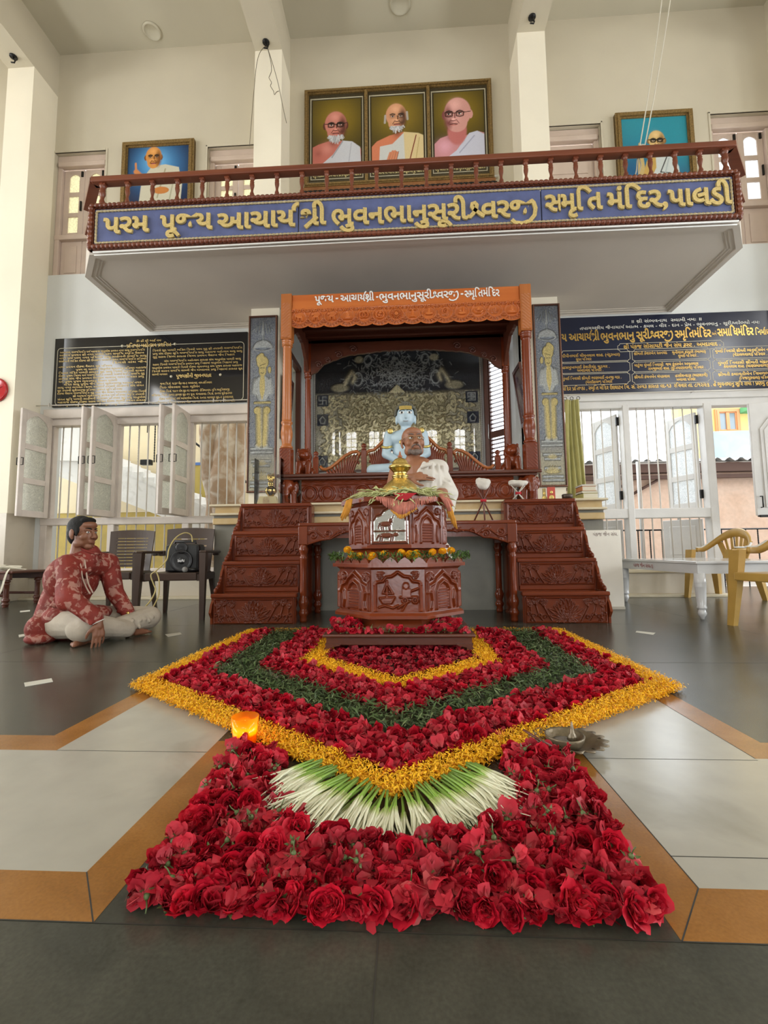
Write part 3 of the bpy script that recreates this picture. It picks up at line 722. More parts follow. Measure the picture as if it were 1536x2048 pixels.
rows = [(40, 708), (36, 702), (34, 722), (30, 722), (450, 722), (28, 450), (165, 720), (30, 705), (30, 705), (30, 700), (30, 490), (70, 680), (20, 700), (18, 530), (18, 718), (140, 705), (20, 712), (20, 712), (18, 690)]
for k, (a, b2) in enumerate(rows):
    v = 213 + k * 23.2
    bline(words(max(3, int((b2 - a) / 70))), a, b2, v + (371 - (a + b2) / 2) * .03, .040)
for k, (a, b2) in enumerate([(770, 1475), (770, 1475), (770, 1415), (860, 1465), (770, 1440), (765, 1475), (765, 1478), (765, 885)]):
    v = 197 + k * 26 + (8 if k > 2 else 0); bline(words(max(2, int((b2 - a) / 70))), a, b2, v - ((a + b2) / 2 - 1120) * .03, .040)
bline('પૂજ્યશ્રીની જીવનયાત્રા', 955, 1232, 412, .075, off=.02)
for k, (s_, a, b2) in enumerate([('જન્મ વિ.સં. ૧૯૬૭ ચૈત્ર વદ-૬ અમદાવાદ. નામ-કાંતિલાલ', 828, 1236), ('પિતા- ચીમનલાલ  માતા- ભૂરીબેન', 825, 1140), ('દીક્ષા- વિ.સં. ૧૯૯૧ પોષ સુદ-૧૨ ચાણસ્મા  દીક્ષિતનામ- મુનિ ભાનુવિજયજી', 825, 1375), ('ગણિપદ- વિ.સં. ૨૦૧૨ ફાગણ સુદ-૧૧ પૂના. પંન્યાસપદ- વિ.સં. ૨૦૧૫ સુરેન્દ્રનગર', 762, 1395), ('દીક્ષા પર્યાય ૫૮ વર્ષ આચાર્યપદ વિ.સં. ૨૦૨૯ માગસર સુદ-૨ અમદાવાદ', 820, 1405), ('સમાધિમરણ વિ.સં. ૨૦૪૯ ચૈત્ર વદ-૧૩ અમદાવાદ પંકજ સોસાયટી.', 765, 1420)]):
    bline(s_, a, b2, 464 + k * 29.5 - ((a + b2) / 2 - 1100) * .02, .045)
q.build('lettering', gold_ink, bl)
q = MB()
def rrect(mb, x0, x1, z0, z1, Y, r, wd_, m=0, notch=False):
    pts = []
    for (cx, cz, a0) in ((x1 - r, z1 - r, 0), (x0 + r, z1 - r, 90), (x0 + r, z0 + r, 180), (x1 - r, z0 + r, 270)):
        for k in range(5):
            a = math.radians(a0 + k * 22.5)
            if notch: a2 = math.radians(a0 + 270 - k * 22.5 - 0); cx2 = cx + (r if a0 in (0, 270) else -r); cz2 = cz + (r if a0 in (0, 90) else -r); pts.append((cx2 + r * math.cos(math.radians(a0 + 180 + 90 - k * 22.5)), cz2 + r * math.sin(math.radians(a0 + 180 + 90 - k * 22.5))))
            else: pts.append((cx + r * math.cos(a), cz + r * math.sin(a)))
    pts.append(pts[0]); v, f = stroke_poly(pts, wd_)
    mb.add([(a, Y - .002, b_) for a, b_ in v], [tuple(reversed(z)) for z in f], m)
rrect(q, BX0 + .05, -3.80, BZ0 + .03, 3.70, yb, .05, .008); rrect(q, -3.76, BX1 - .05, BZ0 + .03, 3.70, yb, .05, .008)
for (u, v) in ((530, 166), (945, 150), (915, 406), (1303, 392)): P = at(*bx(u, v), Y=yb); q.lathe([(0.0, .012), (.017, .008), (.02, 0)], (P.x, yb, P.z), 10, rot=Matrix.Rotation(PI / 2, 3, 'X'))
q.build('ruled_border', mat('board_line', (.55, .50, .36), .4), bl)

br = thing('donor_board', 'long navy board of golden names above the right window and doorway', 'board', (3.7, WY, 2.79))
RX0, RX1, RZ0, RZ1 = 2.03, 5.36, 2.775, 3.885
q = MB(); q.box(RX0, RX1, WY - .03, WY, RZ0, RZ1, 0, .004); q.build('panel', board_b, br)
q = MB(); yb2 = WY - .03
def cx_(u, v): return 1136 + u * .2604, 400 + v * .2604
def rline(mb, s_, u0, u1, v0, v1, size, off=.01, sw=.09, m=0):
    a = cx_(u0, v0); b2 = cx_(u1, v1); mb = MB(); px_text(mb, s_, a[0], b2[0], (a[1] + b2[1]) / 2, yb2, size, off, m, 2, sw)
    mb.build('lettering' if m == 0 else 'white_lettering', gold_leaf if m == 0 else white_ink, br)
w_ = MB()
rline(w_, '॥ શ્રી સંભવનાથ  સ્વામી નમઃ ॥', 480, 1030, 945, 925, .062, m=1)
rline(w_, 'તપાગચ્છીય જૈનાચાર્ય આત્મ - કમલ - વીર - દાન - પ્રેમ - ભુવનભાનુ - સૂરીશ્વરેભ્યો નમઃ', 88, 1475, 992, 955, .062, m=1)
rline(q, 'ય આચાર્યશ્રી', -48, 240, 1085, 1075, .165, .03, .13); rline(q, 'ભુવનભાનુ', 250, 510, 1078, 1070, .165, .03, .13); rline(q, 'સૂરીશ્વરજી', 525, 805, 1066, 1058, .165, .03, .13)
rline(q, 'સ્મૃતિમંદિર', 822, 1100, 1058, 1050, .165, .03, .13); rline(q, 'અને', 1105, 1140, 1040, 1038, .07); rline(q, 'સમાધિમંદિર', 1148, 1425, 1044, 1036, .165, .03, .13); rline(q, 'નિર્માણ', 1438, 1560, 1036, 1032, .12, .02, .1)
rline(q, 'શ્રી પંકજ સોસાયટી જૈન સંઘ ટ્રસ્ટ . અમદાવાદ .', 425, 1172, 1140, 1120, .078, .018)
cells = [[('દીપીનભાઈ ચીમનલાલ શાહ. (નંદુરબાર)', -44, 400, 1198), ('સુરત પરિવાર', 60, 180, 1228)], [('હસમુખભાઈ કેશરીચંદ ચુડગર .', -44, 320, 1288), ('અમદાવાદ પરિવાર .', 70, 272, 1312)], [('મુંબઈ નિવાસી શ્રીમતી ભાણબાઈ નાનજી ગડા .', -44, 412, 1372), ('(મેરાઉકચ્છ) પરિવાર', 135, 340, 1402)],
         [('શ્રીમતી કેશરબેન રતનચંદ', 505, 762, 1182), ('ચુનીલાલ કોઠારી (ભાભર)', 798, 1060, 1172), ('મુંબઈ પરિવાર .', 845, 1000, 1200)], [('માટુંગા મુંબઈ નિવાસી  જય કુંવરબેન અમૃતલાલ', 508, 1002, 1268), ('રામજીભાઈ શાહ. (કુતિયાણાવાળા) પરિવાર .', 615, 1055, 1295)], [('શ્રીમતી કંચનબેન ચંપકલાલ', 508, 782, 1362), ('હરકીશનદાસ (ભણશાળી)', 822, 1072, 1352), ('અમદાવાદ પરિવાર .', 832, 990, 1382)],
         [('મુંબઈ નિવાસી શ્રીમતી ભાનુમતિબેન નરેન્દ્ર', 1128, 1580, 1160), ('(વેરાવળવાળા) પરિવાર .', 1265, 1530, 1190)], [('મુંબઈ નિવાસી શ્રીમતી ચંદ્રાબેન', 1150, 1580, 1252), ('કેશવલાલ શાહ. (ચાણસ્માવાળા)', 1195, 1540, 1280)], [('શ્રીમતી કલાવતીબેન વિમળભાઈ', 1152, 1580, 1340), ('(વિજાપુરવાળા) પરિવાર', 1315, 1560, 1370)]]
for ce in cells:
    for (s_, a, b2, v) in ce: rline(q, s_, a, b2, v + 5 + ((a + b2) / 2 - 750) * 0, v + 5, .058, .012)
rline(q, 'મંદિર પ્રતિષ્ઠા , સ્મૃતિ મંદિર ઉદ્ઘાટન વિ. સં. ૨૦૫૩ કારતક વદ-૧૩  રવિવાર તા. ૮/૧૨/૯૬ . હે ભુવનભાનુ સૂરિ રાયા ! પ્રણમું તુમારા', -46, 1600, 1462, 1418, .075, .015)
q = MB()
for (a, b2) in ((-60, 478), (490, 1095), (1108, 1700)):
    for (v0, v1) in ((1160, 1240), (1248, 1325), (1333, 1410)):
        s_ = -.022 * ((a + b2) / 2 - 250)
        A = at(*cx_(a, v0 + s_), Y=yb2); B = at(*cx_(b2, v1 + s_), Y=yb2); x0, x1 = max(A.x, RX0 + .01), min(B.x, RX1 - .01)
        rrect(q, x0, x1, B.z, A.z, yb2, .035, .006, 0, True)
A = at(*cx_(380, 1105), Y=yb2); B = at(*cx_(1195, 1135), Y=yb2); rrect(q, A.x, B.x, B.z - .01, A.z + .0, yb2, .03, .006, 0, True)
q.build('ruled_border', mat('board_line', (.55, .50, .36), .4), br)

# ================================================================== PICTURES
class Paint:
    """a small raster painter for printed photographs; y runs up, unit = picture width"""
    def __init__(s, nx, ny, asp, bgc):
        s.x, s.y = np.meshgrid(np.linspace(0, 1, nx), np.linspace(0, asp, ny)); s.c = np.ones((ny, nx, 3)) * np.array(bgc)
    def mix(s, a, col): a = np.clip(a, 0, 1)[..., None]; s.c = s.c * (1 - a) + np.array(col) * a
    def ell(s, cx, cy, rx, ry, col, soft=.06, rot=0):
        c, n = math.cos(rot), math.sin(rot); dx, dy = s.x - cx, s.y - cy
        d = np.hypot((dx * c + dy * n) / rx, (-dx * n + dy * c) / ry); s.mix((1 - d) / soft + .5, col)
    def glow(s, cx, cy, r, col, k=1): s.mix(k * np.exp(-((s.x - cx) ** 2 + (s.y - cy) ** 2) / r ** 2), col)
    def line(s, pts, wd_, col, soft=.5): d = seg_dist(s.x, s.y, pts); s.mix((wd_ - d) / (wd_ * soft) + .5, col)
    def poly(s, pts, col, soft=.008):
        ins = np.zeros(s.x.shape, bool); n = len(pts)
        for i in range(n):
            (x0, y0), (x1, y1) = pts[i], pts[(i + 1) % n]
            if y0 == y1: continue
            cnd = ((y0 > s.y) != (y1 > s.y)) & (s.x < (x1 - x0) * (s.y - y0) / (y1 - y0) + x0); ins ^= cnd
        d = seg_dist(s.x, s.y, list(pts) + [pts[0]]); s.mix(np.where(ins, .5 + d / soft, .5 - d / soft), col)
    def mesh(s, mb, x0, x1, z0, z1, Y):
        s.c = s.c * (1 + .07 * (rng.random(s.x.shape) - .5)[..., None])
        P = np.stack([x0 + s.x * (x1 - x0), np.full(s.x.shape, Y), z0 + s.y / s.y.max() * (z1 - z0)], -1); mb.grid(P, 0, False, s.c)
print_m = mat('photo_print', (1, 1, 1), .3, attr=1)
def L(r, g, b_): return tuple(((c / 255) / 12.92 if c / 255 <= .04045 else ((c / 255 + .055) / 1.055) ** 2.4) for c in (r, g, b_))
def face(p, cx, cy, r, skin, dark, glasses=None, beard=None, turn=0.0, hair=None, brow=(40, 30, 25), br_w=.012):
    """front or three-quarter face, r = half width"""
    D = L(*dark); S = L(*skin); hi = L(*[min(255, c + 28) for c in skin])
    t = turn * r
    p.ell(cx - r * 1.0 + t * .1, cy - .10 * r, .17 * r, .36 * r, D); p.ell(cx + r * 1.0 + t * .1, cy - .10 * r, .17 * r, .36 * r, S if turn < 0 else D)
    p.ell(cx, cy + .10 * r, r, 1.22 * r, S, .08); p.ell(cx + t * .25, cy - .75 * r, .78 * r, .78 * r, S, .1)
    p.ell(cx + .62 * r, cy - .25 * r, .36 * r, .95 * r, D, .9) if turn >= 0 else p.ell(cx - .72 * r, cy - .3 * r, .3 * r, .9 * r, D, .9)
    p.glow(cx + t * .3 - .1 * r, cy + .75 * r, .42 * r, hi, .8); p.glow(cx + t - .35 * r, cy - .35 * r, .24 * r, hi, .5); p.glow(cx + t + .35 * r, cy - .35 * r, .24 * r, hi, .35)
    for q in (-1, 1):
        ex = cx + t * .9 + q * .40 * r; ey = cy - .02 * r
        p.glow(ex, ey + .02 * r, .26 * r, D, .6); p.line([(ex - .22 * r, ey + .20 * r), (ex, ey + .27 * r), (ex + .22 * r, ey + .20 * r)], br_w, L(*brow))
        p.ell(ex, ey, .15 * r, .07 * r, L(215, 200, 190), .2); p.ell(ex + t * .1, ey, .07 * r, .075 * r, L(25, 18, 15), .3); p.line([(ex - .16 * r, ey + .05 * r), (ex, ey + .09 * r), (ex + .16 * r, ey + .05 * r)], .006, L(50, 30, 25))
    nx_ = cx + t * 1.15
    p.line([(cx + t + .06 * r, cy + .02 * r), (nx_ + .10 * r, cy - .40 * r)], .010, D); p.ell(nx_, cy - .46 * r, .16 * r, .11 * r, hi, .5); p.line([(nx_ - .18 * r, cy - .52 * r), (nx_, cy - .58 * r), (nx_ + .18 * r, cy - .52 * r)], .008, D)
    p.line([(nx_ - .28 * r, cy - .86 * r), (nx_, cy - .83 * r), (nx_ + .28 * r, cy - .86 * r)], .010, L(90, 35, 35)); p.line([(nx_ - .2 * r, cy - .93 * r), (nx_ + .2 * r, cy - .93 * r)], .008, L(190, 110, 100))
    for q in (-1, 1): p.line([(nx_ + q * .22 * r, cy - .5 * r), (nx_ + q * .42 * r, cy - .82 * r)], .006, D)
    if beard:
        for i in range(60):
            a = rng.uniform(-1, 1); x = nx_ + a * .62 * r; y0 = cy - (1.02 + .25 * (1 - a * a) * rng.random()) * r; p.line([(x, y0), (x + rng.uniform(-.05, .05), y0 - beard * (1 - .6 * abs(a)) * rng.uniform(.4, 1))], .008, L(*[int(rng.uniform(150, 215))] * 3))
    if glasses:
        g = L(*glasses)
        for q in (-1, 1):
            ex = cx + t * .9 + q * .42 * r; ey = cy - .04 * r
            p.line([(ex - .28 * r, ey + .17 * r), (ex + .28 * r, ey + .17 * r), (ex + .26 * r, ey - .14 * r), (ex, ey - .21 * r), (ex - .26 * r, ey - .14 * r), (ex - .28 * r, ey + .17 * r)], .010, g)
        p.line([(cx + t * .9 - .16 * r, cy + .06 * r), (cx + t * .9 + .16 * r, cy + .06 * r)], .010, g)
        p.line([(cx + t * .9 + .68 * r, cy + .08 * r), (cx + r * .98, cy + .14 * r)], .008, g); p.line([(cx + t * .9 - .68 * r, cy + .08 * r), (cx - r * .98, cy + .12 * r)], .008, g)
gilt = mat('gilt_frame', (.24, .15, .05), .4, metal=.4, var=(50, .5), bump=(90, .6))
gilt_dk = mat('dark_carved_frame', (.06, .045, .02), .4, metal=.3, var=(70, .5), bump=(110, .7))
brown_frame = mat('brown_frame', (.20, .075, .022), .4, streak=(2, 8, (.28, .12, .04)))
def frame(mb, x0, x1, z0, z1, y, wd_, d_, m=0):
    """mitred four-sided frame with a stepped section"""
    for (t0, t1, dd) in ((0, .3, d_ * .8), (.3, .75, d_), (.75, 1, d_ * .6)):
        a, b_ = wd_ * t0, wd_ * t1
        mb.box(x0 + a, x1 - a, y - dd, y, z1 - b_, z1 - a, m); mb.box(x0 + a, x1 - a, y - dd, y, z0 + a, z0 + b_, m)
        mb.box(x0 + a, x0 + b_, y - dd, y, z0 + b_, z1 - b_, m); mb.box(x1 - b_, x1 - a, y - dd, y, z0 + b_, z1 - b_, m)
# ---- triple portrait above the balcony
TX0, TX1, TZ0, TZ1 = -1.465, 1.345, 6.05, 7.63
tp = thing('triple_portrait', 'wide carved frame holding three portraits of robed elders', 'picture', ((TX0 + TX1) / 2, WY, TZ0))
f_ = MB(); frame(f_, TX0, TX1, TZ0, TZ1, WY - .01, .062, .07, 0)
f_.box(TX0, TX1, WY - .03, WY, TZ0, TZ1, 1)
for xx in (-.53, .405): f_.box(xx - .024, xx + .024, WY - .07, WY - .01, TZ0 + .05, TZ1 - .05, 0, .01)
f_.box(TX0 - .02, TX1 + .02, WY - .06, WY, TZ0 - .06, TZ0, 2, .008); f_.build('frame', [gilt, gilt_dk, brown_frame], tp)
def cap_strip(mb, txt, x0, x1, z): put_text(mb, txt, (x0, WY - .0335, z), width=x1 - x0, size=.10, res=2, off=.02, lift=.001)
cap = MB(); capbg = MB()
sets = [(-1.345, -.61), (-.45, .325), (.485, 1.225)]
for k, (a, b_) in enumerate(sets):
    z0, z1 = TZ0 + .33, TZ1 - .16; asp = (z1 - z0) / (b_ - a)
    p = Paint(110, 170, asp, L(62, 52, 18)); p.glow(.5, asp * .72, .5, L(140, 115, 30), .9)
    if k == 0:
        p.poly([(.0, .0), (.0, .44), (.12, .50), (.33, .56), (.6, .56), (.86, .50), (1, .36), (1, 0)], L(190, 108, 94)); p.glow(.3, .40, .12, L(212, 138, 124), .8); p.glow(.12, .3, .08, L(140, 70, 60), .5); p.glow(.42, .52, .08, L(120, 60, 50), .6)
        p.poly([(.12, .0), (.42, .26), (.62, .56), (.82, .53), (.98, .40), (1, 0)], L(196, 196, 200)); p.line([(.40, .20), (.62, .54)], .012, L(150, 150, 155)); p.line([(.75, .1), (.8, .5)], .010, L(170, 170, 176))
        face(p, .48, .92, .225, (196, 122, 106), (92, 48, 38), glasses=(20, 12, 10), beard=.20)
    if k == 1:
        p.poly([(0, 0), (.0, .36), (.10, .47), (.35, .58), (.62, .64), (.9, .58), (1, .53), (1, 0)], L(206, 122, 88)); p.glow(.5, .62, .09, L(110, 55, 38), .7)
        p.poly([(.62, .64), (.9, .60), (1, .55), (1, 0), (.55, 0), (.60, .4)], L(212, 190, 140)); p.poly([(.14, .0), (.16, .36), (.40, .40), (.62, .62), (.64, 0)], L(198, 198, 192))
        p.line([(.86, .56), (.72, 0)], .010, L(120, 30, 20)); p.line([(.92, .5), (.84, 0)], .010, L(190, 165, 110))
        for q in range(4): p.line([(.30 + q * .05, .04), (.36 + q * .045, .26 - abs(q - 1.5) * .03)], .024, L(205, 130, 95)); p.line([(.325 + q * .05, .05), (.385 + q * .045, .24)], .005, L(110, 55, 40))
        face(p, .48, .98, .20, (205, 146, 108), (82, 50, 34), beard=.12, turn=.06, brow=(45, 35, 30)); p.line([(.27, 1.0), (.26, .85)], .02, L(170, 160, 150)); p.line([(.69, 1.05), (.70, .9)], .02, L(170, 160, 150))
    if k == 2:
        p.poly([(0, 0), (0, .36), (.12, .48), (.3, .54), (.6, .5), (.85, .60), (1, .55), (1, 0)], L(200, 138, 140)); p.glow(.2, .3, .14, L(226, 165, 180), .8); p.glow(.33, .50, .07, L(120, 60, 70), .7)
        p.poly([(.18, 0), (.44, .20), (.70, .56), (.86, .60), (1, .52), (1, 0)], L(200, 200, 214)); p.line([(.5, .15), (.8, .5)], .012, L(165, 165, 185))
        p.ell(.46, .62, .19, .30, L(190, 110, 105), .2)
        face(p, .48, 1.00, .265, (208, 150, 140), (122, 66, 64), glasses=(60, 30, 25), turn=-.28, brow=(50, 35, 35))
    pm_ = MB(); p.mesh(pm_, a, b_, z0, z1, WY - .036); pm_.build('portrait_print', print_m, tp)
    bd = MB(); frame(bd, a - .035, b_ + .035, z0 - .03, z1 + .035, WY - .03, .014, .008); frame(bd, a - .03, b_ + .03, TZ0 + .13, TZ0 + .26, WY - .03, .012, .006); bd.build('inner_border', mat('pale_fillet', (.50, .45, .32), .4), tp)
    put_text(cap, ['પ.પૂ. સિદ્ધાંત મહોદધિ આ.ભ. શ્રી પ્રેમસૂરીશ્વરજી મહારાજ', 'પ.પૂ. સંઘસ્થવિર આ.ભ. શ્રી સિદ્ધિસૂરીશ્વરજી મહારાજ', 'પ.પૂ. વર્ધમાન તપોનિધિ શ્રી ભુવનભાનુસૂરીશ્વરજી મહારાજ'][k], (a, WY - .0315, TZ0 + .175), width=b_ - a, size=.085, res=2, off=.02, lift=.001)
cap.build('caption_lettering', mat('caption_gold', (.68, .55, .25), .4), tp)
# metal rod and tube lying on the ledge below it
q = MB(); A = at(605, 369, Y=WY - .05); B = at(996, 352, Y=WY - .05); q.tube([(A.x, WY - .05, A.z), (B.x, WY - .05, B.z)], .016, 8)
tag(q.build('tube_light', mat('tube_white', (.7, .68, .62), .3)), 'thin white tube fixed below the triple portrait', 'tube')
q = MB(); A = at(606, 384, Y=WY - .06); B = at(994, 363, Y=WY - .06); n = 36
for i in range(n):
    t0, t1 = i / n, (i + .62) / n; q.tube([A.lerp(B, t0), A.lerp(B, t1)], .015, 6)
q.tube([A, B], .007, 6); tag(q.build('light_strip', black_iron), 'dark beaded rod running below the triple portrait', 'rod')
# ---- the two painted portraits
def painting(name, label, x0, x1, z0, z1, kind):
    t = thing(name, label, 'picture', ((x0 + x1) / 2, WY, z0)); f_ = MB(); frame(f_, x0, x1, z0, z1, WY - .02, .085, .06); f_.box(x0, x1, WY - .035, WY, z0, z1, 0); f_.build('frame', gilt, t)
    a, b_, c_, d_ = x0 + .085, x1 - .085, z0 + .085, z1 - .085; asp = (d_ - c_) / (b_ - a)
    if kind == 0:
        p = Paint(120, 140, asp, L(20, 30, 62)); p.glow(.48, asp * .66, .40, L(60, 130, 190), 1); p.glow(.46, asp * .74, .22, L(120, 185, 225), .7)
        p.poly([(.20, 0), (.24, .42), (.40, .64), (.62, .66), (.84, .60), (.90, .3), (.88, 0)], L(196, 190, 168)); p.line([(.5, .1), (.62, .58)], .012, L(160, 150, 120)); p.line([(.7, .05), (.78, .5)], .012, L(165, 160, 135))
        p.ell(.56, .22, .13, .06, L(190, 120, 60)); p.line([(.14, .56), (.20, .50), (.22, .42)], .04, L(200, 130, 75)); p.line([(.14, .56), (.13, .70)], .016, L(200, 130, 75))
        face(p, .42, .80, .13, (205, 140, 70), (120, 70, 30))
    else:
        p = Paint(120, 140, asp, L(40, 135, 150)); p.glow(.15, .2, .5, L(25, 75, 120), .9); p.glow(.9, .1, .3, L(25, 85, 120), .8)
        p.poly([(.20, 0), (.22, .3), (.25, .72), (.27, .74), (.29, .72), (.33, .3), (.35, 0)], L(185, 160, 105)); 
        p.poly([(.34, 0), (.36, .30), (.48, .56), (.6, .62), (.74, .56), (.84, .3), (.86, 0)], L(190, 195, 190)); p.poly([(.30, .2), (.36, .42), (.5, .56), (.5, .3), (.42, .14)], L(185, 150, 80))
        p.line([(.68, .50), (.56, .22), (.70, .20)], .008, L(25, 25, 25)); p.line([(.6, .1), (.7, .45)], .010, L(165, 172, 170))
        face(p, .53, .76, .125, (200, 165, 105), (125, 90, 50), glasses=(25, 20, 15))
    q = MB(); p.mesh(q, a, b_, c_, d_, WY - .040); q.build('canvas', print_m, t)
painting('framed_painting', 'gilt framed painting of a robed elder on deep blue, left behind the railing', -4.30, -3.17, 5.85, 6.95, 0)
painting('framed_painting', 'gilt framed painting of a robed elder on turquoise, right behind the railing', 3.11, 4.20, 5.72, 6.945, 1)
# ---- wall clock at the left edge
ck = thing('wall_clock', 'round red rimmed wall clock on the left pillar', 'clock', (-5.77, PY, 2.92)); P = at(-6, 781, Y=PY)
q = MB(); RX = Matrix.Rotation(PI / 2, 3, 'X'); q.lathe([(.16, 0), (.175, .012), (.17, .034), (.15, .04), (.142, .026)], (P.x, PY, P.z), 40, rot=RX); q.build('rim', mat('red_plastic', (.38, .012, .015), .25), ck)
q = MB(); q.lathe([(0, .02), (.146, .02)], (P.x, PY, P.z), 40, rot=RX)
q.build('dial', mat('clock_dial', (.62, .63, .66), .2), ck)
q = MB()
q.tube([(P.x, PY - .024, P.z), (P.x + .07, PY - .024, P.z + .02)], .005, 6); q.tube([(P.x, PY - .026, P.z), (P.x + .10, PY - .026, P.z + .045)], .003, 6); q.build('hand', black_iron, ck)

# ================================================================== EMBOSSED METAL PANELS
emb = mat('embossed_silver', (1, 1, 1), .30, metal=.55, attr=1, var=(55, .25), bump=(85, .6))
bead_m = mat('beaded_brown_frame', (.095, .036, .022), .35, var=(30, .2))
glass_cover = sheet_glass('panel_glass', 1.42)
SIL = np.array(L(186, 190, 190)); GLD = np.array(L(214, 196, 132)); DRK = np.array(L(105, 118, 146))
def side_panel(name, label, x0, x1, z0, z1, y, flip):
    t = thing(name, label, 'panel', ((x0 + x1) / 2, y, z0)); wd_ = .028
    f_ = MB(); f_.box(x0, x1, y - .02, y, z0, z1); frame(f_, x0, x1, z0, z1, y - .005, wd_, .035)
    f_.build('frame', bead_m, t)
    bd = MB()
    for (p0, p1) in (((x0 + .012, z0), (x0 + .012, z1)), ((x1 - .012, z0), (x1 - .012, z1)), ((x0, z0 + .012), (x1, z0 + .012))):
        rope_bead(bd, (p0[0], y - .040, p0[1]), (p1[0], y - .040, p1[1]), .009, .028)
    bd.build('bead_edging', mat('bead_edging', (.20, .09, .05), .35), t)
    W_, H_ = x1 - x0 - 2 * wd_, z1 - z0 - 2 * wd_
    def parts(U, V):
        u = U / W_; u = 1 - u if flip else u; v = V / H_; return u, v
    def masks(U, V):
        u, v = parts(U, V); a = H_ / W_
        E = lambda cx, cy, rx, ry: np.clip((1 - np.hypot((u - cx) / rx, (v - cy) / ry)) * 6, 0, 1)
        S = lambda pts, w_: np.clip(1.4 - seg_dist(u, v * a, [(p[0], p[1] * a) for p in pts]) / w_, 0, 1)
        g = np.zeros(u.shape); s_ = np.zeros(u.shape)
        # parasol
        s_ = np.maximum(s_, E(.5, .82, .46, .022) - E(.5, .818, .34, .012)); s_ = np.maximum(s_, np.where(v > .822, E(.5, .825, .42, .045), 0)); s_ = np.maximum(s_, S([(.5, .85), (.5, .97)], .03))
        for q in range(7):
            for e in (-1, 1): s_ = np.maximum(s_, S(spiral(.5 + e * (.14 + .045 * q), .88 + .012 * q, .0, .075, q, q + 5 * e, 10)[0:0] or [(.5 + e * .06 * q, .98 - .008 * q), (.5 + e * (.05 + .06 * q), .90 + .004 * q)], .022) * (q % 2 == 0))
        # turbaned figure
        g = np.maximum(g, np.maximum(E(.5, .735, .26, .042), np.maximum(E(.62, .755, .16, .03), E(.55, .775, .12, .018))))
        g = np.maximum(g, E(.5, .69, .17, .042)); g = np.maximum(g, E(.22, .69, .08, .022))
        s_ = np.maximum(s_, E(.5, .585, .34, .085)); g = np.maximum(g, E(.5, .60, .12, .075))
        s_ = np.maximum(s_, np.maximum(S([(.22, .63), (.16, .56), (.42, .545)], .10), S([(.78, .63), (.84, .56), (.58, .545)], .10)))
        g = np.maximum(g, S([(.5, .66), (.42, .60), (.5, .52), (.58, .60), (.5, .66)], .03)); g = np.maximum(g, S([(.2, .50), (.8, .50)], .05))
        g = np.maximum(g, np.maximum(E(.30, .455, .15, .024), E(.70, .455, .15, .024)))
        g = np.maximum(g, np.maximum(S([(.36, .46), (.38, .33), (.40, .262)], .12), S([(.64, .46), (.62, .33), (.60, .262)], .12)))
        s_ = np.maximum(s_, np.maximum(E(.34, .252, .14, .016), E(.66, .252, .14, .016)))
        # stacked pedestals and lotus
        for (vv, hw) in ((.235, .46), (.215, .46), (.165, .40), (.14, .34), (.09, .36), (.045, .44), (.025, .46)): s_ = np.maximum(s_, np.clip((.009 - np.abs(v - vv)) * 300, 0, 1) * (np.abs(u - .5) < hw))
        for q in range(9):
            aa = math.radians(90 + (q - 4) * 19); pt = petal(u, v * a, .5, .062 * a, aa, .36, .062); g = np.maximum(g, (pt > 0) * (1.2 - pt))
        for q in range(7):
            aa = math.radians(90 + (q - 3) * 22); pt = petal(u, v * a, .5, .14 * a, aa, .26, .05); g = np.maximum(g, (pt > 0) * (1.1 - pt))
        return np.clip(g, 0, 1), np.clip(s_, 0, 1), u, v
    def hf(U, V): g, s_, u, v = masks(U, V); tex = .12 * np.sin(u * 90) * np.sin(v * 420); return np.maximum(g, s_) + tex
    def cf(U, V):
        g, s_, u, v = masks(U, V); base = DRK * (.75 + .0 * u[..., None]) + 0; n = rng.random(u.shape)[..., None]
        base = base * (1 - .8 * n) + SIL * .8 * n
        lowfade = np.clip((.25 - v) * 8, 0, 1)[..., None]; base = base * (1 - lowfade * .7) + (GLD * .6 + SIL * .3) * lowfade * .7
        c_ = base * (1 - s_[..., None]) + SIL * s_[..., None]; c_ = c_ * (1 - g[..., None]) + GLD * g[..., None]
        # engraved face
        a = H_ / W_
        for pts in ([(.42, .70), (.48, .703)], [(.52, .703), (.58, .70)], [(.43, .675), (.5, .668), (.57, .675)], [(.40, .725), (.6, .716)]):
            k = np.clip(1.3 - seg_dist(u, v * a, [(p[0], p[1] * a) for p in pts]) / .016, 0, 1)[..., None]; c_ = c_ * (1 - k * .85)
        return c_
    q = MB(); relief(q, (x0 + wd_, y - .022, z0 + wd_), (1, 0, 0), (0, 0, 1), W_, H_, 80, 330, hf, .010, 0, None, cf); q.build('embossed_sheet', emb, t)
    q = MB(); q.box(x0 + wd_, x1 - wd_, y - .036, y - .033, z0 + wd_, z1 - wd_); q.build('glass_cover', glass_cover, t)
side_panel('embossed_panel', 'tall silver and gold embossed panel left of the throne behind the trophy', -2.12, -1.725, 1.41, 3.84, PY, True)
side_panel('embossed_panel', 'tall silver and gold embossed panel right of the throne beside the green curtain', 1.685, 2.04, 1.415, 3.85, PY, False)
